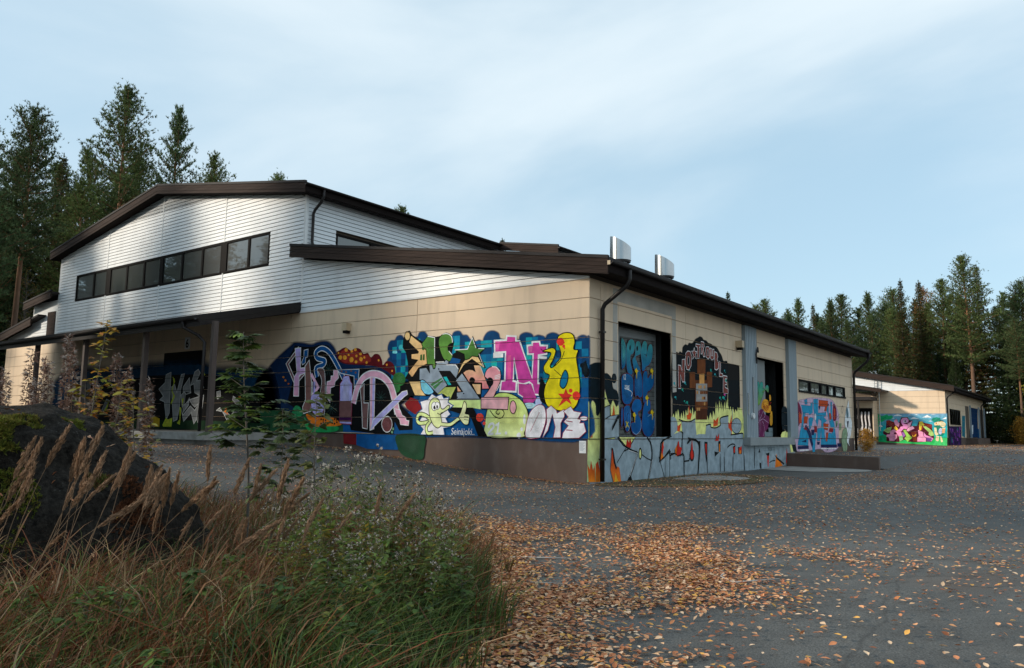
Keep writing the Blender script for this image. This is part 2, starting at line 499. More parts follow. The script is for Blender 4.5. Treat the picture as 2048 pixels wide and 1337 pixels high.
while z < 11.6:
    zt = z + H
    for i in range(4):
        a, c = bays[i] + 0.03, bays[i + 1] - 0.03
        xa = [RX - (11.62 - zz) / SL if soff_g(a) < zz else a for zz in (z, zt)]
        xc = [RX + (11.62 - zz) / SL if soff_g(c) < zz else c for zz in (z, zt)]
        segs = [(xa, xc)]
        if zt > WZ[0] and z < WZ[1]:
            segs = []
            if i == 0: segs = [(xa, (-33.97, -33.97))]
            if i == 3: segs = [((-15.96, -15.96), xc)]
        for s0, s1 in segs:
            if s1[0] - s0[0] > 0.08: board_x(WH, 0.0, s0, (max(s1[0], s0[0] + .01), max(s1[1], s0[1] + .01)), z, zt)
    z = zt
MB().box(-36.0, -13.72, 0.06, 0.3, 5.0, 9.6).prism([(-36, 9.6), (-13.75, 9.6), (RX, 11.55)], 1, 0.06, 0.3).build('gable_wall', M_BACK, WH)
z = 4.84
while z < 7.0:
    zt = z + H
    xr = [(4.87 - zz) / 0.1556 + 0.0 for zz in (z, zt)]
    board_x(WH, 0.0, (-13.66, -13.66), (min(0.0, xr[0]), min(0.0, xr[1])), z, zt)
    z = zt
MB().prism([(-13.66, 4.8), (0, 4.8), (0, 4.86), (-13.66, 6.98)], 1, 0.004, 0.3).build('gable_wall', M_BACK, WH)
MB().box(-13.72, -0.0, -0.045, 0.0, 4.775, 4.835).build('trim_strip', M_PAINTW, WH)
for x in bays[1:4]:
    for z0_, z1_ in ((5.18, WZ[0]), (WZ[1], soff_g(x))): MB().box(x - 0.03, x + 0.03, -0.04, 0, z0_, z1_).build('trim_strip', M_PAINTW, WH)
MB().box(-13.72, -13.60, -0.03, 0.10, 5.2, 9.75).build('corner_trim', M_PAINTW, WH)
MB().box(-36.12, -36.02, -0.03, 0.03, 5.2, 9.75).build('corner_trim', M_PAINTW, WH)
# clerestory side (plane x = -13.66)
UW = (1.62, 8.2, 7.55, 8.42)
z = 6.9
while z < 9.75:
    zt = z + H
    for y0, y1 in ([(0.1, 1.60), (8.22, 12.9)] if zt > UW[2] and z < UW[3] else [(0.1, 12.9)]):
        vs = [(-13.66 + o, y, zz) for (y, zz, o) in ((y0, z, .034), (y1, z, .034), (y1, zt - .017, .010), (y0, zt - .017, .010))] + [(-13.66, y, zz) for (y, zz) in ((y0, z), (y1, z), (y1, zt - .017), (y0, zt - .017))]
        MB().add(vs, [(0, 1, 2, 3), (0, 4, 5, 1), (1, 5, 6, 2), (3, 2, 6, 7), (0, 3, 7, 4)]).build('siding_board', M_SIDING, WH)
    z = zt
MB().box(-14.0, -13.78, 0.1, 12.9, 5.0, 9.8).build('clerestory_wall', M_BACK, WH)
# windows
def window_x(par, x0, x1, z0, z1, xs, y=0.0):
    w = MB()
    t = 0.09
    w.box(x0, x1, y - 0.03, y + 0.05, z1 - t, z1); w.box(x0, x1, y - 0.045, y + 0.05, z0, z0 + t * 0.8)
    w.box(x0, x0 + t, y - 0.03, y + 0.05, z0 + t * 0.8, z1 - t); w.box(x1 - t, x1, y - 0.03, y + 0.05, z0 + t * 0.8, z1 - t)
    for i in range(1, len(xs) - 1): w.box(xs[i] - 0.07, xs[i] + 0.07, y - 0.02, y + 0.05, z0 + t * 0.8, z1 - t)
    o = w.build('window', M_FRAME, par)
    for i in range(len(xs) - 1):
        p = MB().box(xs[i] + (t if i == 0 else 0.07), xs[i + 1] - (t if i == len(xs) - 2 else 0.07), y + 0.018, y + 0.028, z0 + t * 0.8, z1 - t).build('pane', M_GLASS, o)
    return o
o_ = [[-33.95, -31.87, -30.35], [-30.05, -28.23, -26.48, -24.85], [-24.72, -22.91, -21.16, -19.55], [-19.25, -17.5, -15.98]]
for (x0, x1), xx in zip(WINS, o_): window_x(WH, x0, x1, WZ[0], WZ[1], xx)
for a, c in ((-30.35, -30.05), (-24.85, -24.72), (-19.55, -19.25)): MB().box(a, c, -0.028, 0.04, WZ[0], WZ[1]).build('window_mullion', M_FRAME, WH)
def window_y(par, y0, y1, z0, z1, ys, x=0.0, bars=0):
    t = 0.08; w = MB()
    w.box(x - 0.10, x + 0.02, y0, y1, z1 - t, z1); w.box(x - 0.10, x + 0.06, y0 - 0.03, y1 + 0.03, z0 - 0.03, z0 + t * 0.7)
    w.box(x - 0.10, x + 0.02, y0, y0 + t, z0 + t * 0.7, z1 - t); w.box(x - 0.10, x + 0.02, y1 - t, y1, z0 + t * 0.7, z1 - t)
    for i in range(1, len(ys) - 1): w.box(x - 0.09, x + 0.012, ys[i] - 0.12, ys[i] + 0.12, z0 + t * 0.7, z1 - t)
    o = w.build('window', M_FRAME, par)
    for i in range(len(ys) - 1):
        MB().box(x - 0.06, x - 0.05, ys[i] + (t if i == 0 else 0.12), ys[i + 1] - (t if i == len(ys) - 2 else 0.12), z0 + t * 0.7, z1 - t).build('pane', M_GLASS, o)
    for k in range(bars):
        yy = y0 + (y1 - y0) * (k + 1) / (bars + 1); MB().box(x + 0.03, x + 0.06, yy - 0.05, yy + 0.05, z0, z1).build('window_bar', M_GALV, o)
    return o
window_y(WH, BW[0], BW[1], BW[2], BW[3], [19.66, 21.6, 23.5, 24.85, 26.2, 28.2])
window_y(WH, UW[0], UW[1], UW[2], UW[3], [1.62, 3.7, 6.0, 8.2], x=-13.64)

# roofs ------------------------------------------------------------
def slope_slab(x0, z0, x1, z1, y0, y1, th):
    return MB().prism([(x0, z0 - th), (x1, z1 - th), (x1, z1), (x0, z0)], 1, y0, y1)
def fascia_x(par, x0, z0, x1, z1, y, h, n=4):
    """sloping front fascia: planks one above the other plus a metal cap"""
    for k in range(n):
        a = h * k / n + 0.004; c = h * (k + 1) / n - 0.004
        d = 0.012 if k % 2 else 0.0
        MB().prism([(x0, z0 - c), (x1, z1 - c), (x1, z1 - a), (x0, z0 - a)], 1, y - 0.03 - d, y + 0.02).build('fascia_board', M_FASCIA, par)
    MB().prism([(x0 - .01, z0 + 0.004), (x1 + .01, z1 + 0.004), (x1 + .01, z1 + 0.10), (x0 - .01, z0 + 0.10)], 1, y - 0.06, y + 0.05).build('fascia_cap', M_ROOF, par)
OV = 0.45
for s in (-1, 1):
    xe = RX + s * 11.7
    rf = slope_slab(RX, 12.02, xe, 12.02 - SL * 11.7, -OV, 30.3 if s < 0 else 12.7, 0.10).build('roof', M_ROOF, WH)
    slope_slab(RX, 11.60, xe, 11.60 - SL * 11.7, -OV, 30.2 if s < 0 else 12.6, 0.03).build('soffit', M_SOFFIT, WH)
    x0, x1 = (RX, xe) if s > 0 else (xe, RX)
    fascia_x(WH, x0, 11.98 - SL * abs(x0 - RX), x1, 11.98 - SL * abs(x1 - RX), -OV, 0.40, 3)
# clerestory eave: fascia, gutter
MB().box(-13.17, -13.12, -OV, 12.6, 9.66, 10.02).build('eave_board', M_SOFFIT, WH)
def gutter(par, p0, p1, r=0.075):
    p0, p1 = Vector(p0), Vector(p1); d = (p1 - p0).normalized(); side = Vector((0, 0, 1)).cross(d)
    n = 7; vs = []
    for p in (p0, p1):
        for rr in (r, r - 0.012):
            for k in range(n): a = math.pi * k / (n - 1); vs.append(p + side * (math.cos(a) * rr) - Vector((0, 0, math.sin(a) * rr)))
    m = 2 * n; fs = []
    for k in range(n - 1): fs += [(k, k + 1, m + k + 1, m + k), (n + k, n + k + 1, m + n + k + 1, m + n + k), (k, k + 1, n + k + 1, n + k), (m + k, m + k + 1, m + n + k + 1, m + n + k)]
    fs += [(0, n, m + n, m), (n - 1, 2 * n - 1, m + 2 * n - 1, m + n - 1)]
    return MB().add(vs, fs).build('gutter', M_PIPE, par)
gutter(WH, (-13.04, -OV - 0.1, 9.98), (-13.04, 12.6, 9.98))
# widened part of the high roof further back
slope_slab(-13.2, 10.08, -9.4, 9.45, 12.3, 30.3, 0.1).build('roof', M_ROOF, WH)
MB().box(-13.6, -9.9, 12.62, 29.9, 5.5, 9.4).build('clerestory_wall', M_SIDING, WH)
fascia_x(WH, -13.15, 10.04, -9.42, 9.42, 12.3, 0.36, 3)
slope_slab(-13.2, 9.62, -9.4, 9.02, 12.3, 30.2, 0.03).build('soffit', M_SOFFIT, WH)
gutter(WH, (-9.33, 12.2, 9.38), (-9.33, 30.3, 9.38))
# loading-side aisle
slope_slab(-13.62, 7.50, 0.92, 5.24, -OV, 30.5, 0.10).build('roof', M_ROOF, WH)
slope_slab(-13.62, 7.08, 0.90, 4.82, -OV, 30.4, 0.03).build('soffit', M_SOFFIT, WH)
fascia_x(WH, -13.95, 7.50, 0.90, 5.19, -OV, 0.46, 4)
MB().box(0.86, 0.91, -OV + 0.02, 30.4, 4.80, 5.16).build('eave_board', M_SOFFIT, WH)
gutter(WH, (1.0, -OV - 0.05, 5.10), (1.0, 30.5, 5.08))
MB().box(0.90, 0.995, -OV - 0.052, -OV - 0.04, 5.0, 5.12).build('gutter_end', M_LAMP, WH)
fascia_x(WH, -13.9, 7.5, 0.9, 5.19, 30.5, 0.4, 2)
# rear aisle
slope_slab(-36.0, 7.72, -39.7, 7.28, -OV, 30, 0.1).build('roof', M_ROOF, WH)
fascia_x(WH, -39.7, 7.30, -36.05, 7.74, -OV, 0.40, 3)
slope_slab(-37.6, 6.52, -43.7, 5.5, -OV, 30, 0.1).build('roof', M_ROOF, WH)
fascia_x(WH, -43.7, 5.46, -38.5, 6.34, -OV, 0.42, 3)
b = MB(); b.box(-39.4, -36.05, 0.0, 0.3, 4.8, 7.3); b.prism([(-42.9, 4.8), (-39.4, 4.8), (-39.4, 6.0), (-42.9, 5.4)], 1, 0.0, 0.3); b.build('gable_wall', M_SIDING, WH)
zz = 4.84
while zz < 6.1:
    board_x(WH, 0, (-42.9 if zz < 5.3 else -39.4,) * 2, (-37.35, -37.35), zz, zz + H); zz += H
MB().box(-37.32, -36.3, -0.035, 0.0, 5.1, 6.65).build('hatch_door', M_FASCIA, WH)
# roof vents with slanted hoods
for vy in (7.2, 11.1):
    v = MB(); n = 40; R = 0.42; zc = 6.97
    ring = [(math.cos(2 * math.pi * k / n) * R, math.sin(2 * math.pi * k / n) * R) for k in range(n)]
    ca, sa = 0.79, 0.60
    def top(x, y): return zc + 0.74 - 0.24 * (x * ca + y * sa) / R
    vs = [(-3 + x, vy + y, zc) for x, y in ring] + [(-3 + x, vy + y, top(x, y)) for x, y in ring] + [(-3 + x * .96, vy + y * .96, zc + .05) for x, y in ring] + [(-3 + x * .96, vy + y * .96, top(x, y)) for x, y in ring]
    fs = [(k, (k + 1) % n, n + (k + 1) % n, n + k) for k in range(n)] + [(2 * n + k, 2 * n + (k + 1) % n, 3 * n + (k + 1) % n, 3 * n + k) for k in range(n)] + [(n + k, n + (k + 1) % n, 3 * n + (k + 1) % n, 3 * n + k) for k in range(n)]
    hood = v.add(vs, fs).build('roof_vent', M_GALV, WH)
    MB().tube([(-3, vy, 5.7), (-3, vy, zc + 0.06)], 0.27, 20).build('vent_pipe', M_GALV, hood)
    MB().tube([(-3, vy, zc - 0.07), (-3, vy, zc - 0.005)], 0.40, 24).build('vent_collar', M_PIPE, hood)
# downpipes
def pipe(pts, r=0.062, brackets=()):
    o = MB().tube(pts, r, 10).build('downpipe', M_PIPE, WH, smooth=True)
    for p in brackets: MB().box(p[0] - .08, p[0] + .08, p[1] - .08, p[1] + .08, p[2] - .025, p[2] + .025).build('pipe_bracket', M_PIPE, o)
pipe([(1.0, 0.62, 5.02), (1.0, 0.62, 4.72), (0.92, 0.61, 4.55), (0.20, 0.56, 4.05), (0.12, 0.55, 3.90), (0.12, 0.55, -1.25)], 0.068, [(0.12, 0.55, z) for z in (3.2, 1.2, -0.6)])
pipe([(1.0, 29.9, 5.0), (1.0, 29.9, 4.75), (0.85, 29.88, 4.5), (0.22, 29.82, 3.95), (0.13, 29.8, 3.75), (0.13, 29.8, -0.7)], 0.075, [(0.13, 29.8, z) for z in (3.0, 1.2)])
pipe([(-13.04, 0.38, 9.9), (-13.04, 0.38, 9.62), (-13.16, 0.35, 9.38), (-13.44, 0.30, 9.12), (-13.52, 0.28, 8.95), (-13.52, 0.28, 7.75), (-13.46, 0.28, 7.62), (-13.26, 0.26, 7.53)], 0.062)

# canopy over the loading dock on the gable side
CX = (-36.0, -13.66)
MB().prism([(0.0, 5.16), (-4.4, 4.10), (-4.4, 4.18), (0.0, 5.24)], 0, CX[0], CX[1]).build('canopy_roof', M_ROOF, WH)
MB().prism([(0.0, 4.82), (-4.3, 3.86), (-4.3, 3.89), (0.0, 4.85)], 0, CX[0], CX[1] - 0.03).build('canopy_soffit', M_SOFFIT, WH)
for k in range(2):
    a, c = 0.17 * k + .006, 0.17 * (k + 1)
    MB().prism([(0.0, 5.17 - c), (-4.4, 4.11 - c), (-4.4, 4.11 - a), (0.0, 5.17 - a)], 0, CX[1] - 0.02 - .01 * k, CX[1] + 0.015).build('fascia_board', M_PIPE, WH)
    MB().box(CX[0], CX[1], -4.43 + .01 * k, -4.38, 4.10 - c, 4.10 - a).build('fascia_board', M_PIPE, WH)
gutter(WH, (CX[1] - 0.1, -4.52, 4.05), (CX[0], -4.52, 4.02))
for x in (-13.3, -18.1, -23.2, -28.1, -33.0):
    MB().box(x - 0.09, x + 0.09, -4.09, -3.91, -0.05, 3.95).build('canopy_post', M_POST, WH)
MB().tube([(-14.6, -4.5, 3.98), (-14.6, -4.45, 3.75), (-14.0, -4.2, 3.45), (-13.75, -4.1, 3.2), (-13.75, -4.1, 0.0)], 0.06, 8).build('downpipe', M_PIPE, WH, smooth=True)
MB().box(CX[0], -12.95, -4.4, 0.03, -0.30, -0.04).build('dock_slab', M_CONC, WH)
MB().box(CX[0], -13.15, -4.15, 0.02, -1.2, -0.30).build('dock_base', M_CONC, WH)
dd = MB().box(A_DOOR[0] + .02, A_DOOR[1] - .02, 0.0, 0.05, 0, 3.6).build('loading_door', M_FRAME, WH)
MB().box(-22.2, -21.75, -0.012, -0.003, 3.72, 4.28).build('number_plate', M_PAINTW, WH)
# loading doors on the long side
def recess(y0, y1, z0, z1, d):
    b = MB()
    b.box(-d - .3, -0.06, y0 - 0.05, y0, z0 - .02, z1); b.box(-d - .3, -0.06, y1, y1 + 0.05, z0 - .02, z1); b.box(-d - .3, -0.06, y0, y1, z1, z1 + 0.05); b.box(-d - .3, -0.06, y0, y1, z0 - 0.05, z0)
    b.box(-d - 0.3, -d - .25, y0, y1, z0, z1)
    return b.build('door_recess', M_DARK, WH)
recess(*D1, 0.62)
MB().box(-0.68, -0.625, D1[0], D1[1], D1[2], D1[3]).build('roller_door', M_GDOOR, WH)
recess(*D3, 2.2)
MB().box(-0.42, -0.355, D3[0] - .1, 15.9, D3[2], D3[3] - .02).build('sliding_door', M_GDOOR, WH)
MB().box(-0.035, -0.004, D2[0] + .01, D2[1] - .01, D2[2], D2[3] - .02).build('door', M_FRAME, WH)
# dock shelter jambs: ribbed sheet
for (y0, y1), zt in ((P1, 4.75), (P2, 4.72)):
    b = MB(); n = 7; w = (y1 - y0) / n
    poly = []
    for k in range(n):
        a = y0 + k * w; poly += [(0.16, a), (0.16, a + w * .62), (0.135, a + w * .70), (0.135, a + w * .94)]
    poly += [(0.16, y1), (-0.04, y1), (-0.04, y0)]
    b.prism([(p[0], p[1]) for p in poly], 2, -0.0, zt); b.build('door_jamb', M_GMETAL, WH)
MB().box(0.0, 0.30, 12.15, 17.92, -0.28, 0.05).build('dock_shelf', M_GPLINTH, WH)
MB().box(0.16, 0.2, 12.3, 12.38, 1.0, 1.9).build('conduit', M_GALV, WH); MB().box(.16, .2, 12.9, 12.96, .9, 2.6).build('conduit', M_GALV, WH)
b = MB(); b.tube([(0.22, 13.3, 3.2), (0.22, 13.25, 3.6), (0.24, 13.4, 3.9), (0.22, 13.5, 3.7)], 0.035, 6); b.build('hook', M_PIPE, WH)
MB().tube([(0.17, 12.75, 0.95), (0.26, 12.75, 0.95)], 0.12, 14).build('button', M_PAINTW, WH)
MB().box(0.005, 0.02, 10.95, 11.0, 0.75, 1.15).build('door_handle', M_GALV, WH)
# pale ghost marks where an old dock shelter was removed
M_GHOST = mat('old_shelter_mark', (0.44, 0.41, 0.36), 0.7, var=0.15, scale=1.5)
b = MB()
for k in range(0, 8):
    z0, z1 = 0.6 * k + .014, 0.6 * (k + 1) - .014
    if 1.2 < z0 < 4.7:
        b.box(-.001, 0.0025, 1.38, 1.66, z0, min(z1, 4.7)); b.box(-.001, 0.0025, 5.55, 5.85, z0, min(z1, 4.7))
b.box(-.001, 0.0025, 1.66, 5.55, 4.30, 4.70)
b.build('shelter_mark', M_GHOST, WH)
# lamps, notice and plate
for k, (p, lab) in enumerate((((-10.72, -0.12, 3.96), 'cream wall lamp box high on the gable wall'), ((0.14, 11.6, 3.84), 'cream wall lamp box above the dark door'))):
    L_ = thing('wall_lamp', lab, 'lamp', p)
    MB().box(p[0] - .14, p[0] + .14, p[1] - .12, p[1] + .12, p[2] - .10, p[2] + .18).build('housing', M_LAMP, L_)
    MB().box(p[0] - .10, p[0] + .10, p[1] - .09, p[1] + .09, p[2] - .2, p[2] - .10).build('lamp_glass', M_FRAME, L_)
    if k == 0: MB().box(p[0] - .3, p[0] - .14, p[1] + .06, p[1] + .1, p[2] - .1, p[2] - .06).build('bracket', M_LAMP, L_)
nt_ = thing('paper_notice', 'white printed paper notice on the brown plinth by the corner', 'notice', (-0.22, 0, -0.42))
MB().box(-0.35, -0.12, 0.008, 0.018, -0.42, -0.06).build('sheet', M_PAPER, nt_)
b = MB()
for k in range(9): b.box(-0.32, -0.15 - (k % 3) * .03, 0.005, 0.0075, -0.12 - k * 0.028, -0.112 - k * 0.028)
b.build('text_lines', M_GMETAL, nt_)
# retaining block by the loading bay
rb = thing('retaining_wall', 'low brown concrete retaining wall beside the loading bay', 'wall', (2, 17.7, -1.3))
MB().prism([(0.0, -1.5), (4.0, -1.5), (4.0, -0.74), (0.0, -0.68)], 1, 17.55, 17.85).build('wall_body', M_PLINTH, rb)
xs_, ys_ = np.linspace(0.0, 6.0, 25), np.linspace(17.86, 32, 30)
X, Y = np.meshgrid(xs_, ys_)
zr = gz(X, Y) + 0.004 + np.maximum(0, -0.75 - gz(X, Y)) * (1 - sstep(1.5, 4.6, X)) * (1 - sstep(28, 32, Y))
I = np.arange(X.size).reshape(X.shape)
bf = link('raised_yard', raw_mesh('raised_yard', np.stack([X.ravel(), Y.ravel(), zr.ravel()], 1), np.stack([I[:-1, :-1], I[:-1, 1:], I[1:, 1:], I[1:, :-1]], -1).reshape(-1), 4, None, [M_ASPHALT], smooth=True)); bf['kind'] = 'structure'
# concrete aprons and mossy gravel by the loading wall
def blob(name, pts, dz, m, n=6):
    P_ = [np.array(p, float) for p in pts]; out = []
    N = len(P_)
    for i in range(N):
        p0, p1, p2, p3 = P_[i - 1], P_[i], P_[(i + 1) % N], P_[(i + 2) % N]
        for k in range(n):
            t = k / n; out.append(0.5 * (2 * p1 + (p2 - p0) * t + (2 * p0 - 5 * p1 + 4 * p2 - p3) * t * t + (3 * p1 - p0 - 3 * p2 + p3) * t ** 3) + RNG.normal(0, 0.04, 2))
    v = [(q[0], q[1], float(gz(q[0], q[1])) + dz) for q in out]
    o = MB().add(v, [tuple(range(len(v)))]).build(name, m); o['kind'] = 'structure'; return o
blob('mossy_verge', [(0.0, 0.4), (1.5, 0.6), (2.6, 2.2), (3.2, 5.0), (2.6, 8.2), (1.2, 9.0), (0.0, 8.4)], 0.016, M_MOSSY)
blob('apron', [(0.4, 4.6), (1.6, 4.4), (2.4, 6.0), (1.8, 7.4), (0.5, 7.2)], 0.024, M_CONC, 3)
blob('apron', [(0.0, 14.0), (2.2, 13.8), (3.8, 15.5), (3.6, 17.3), (0.0, 17.5)], 0.016, M_CONC, 3)
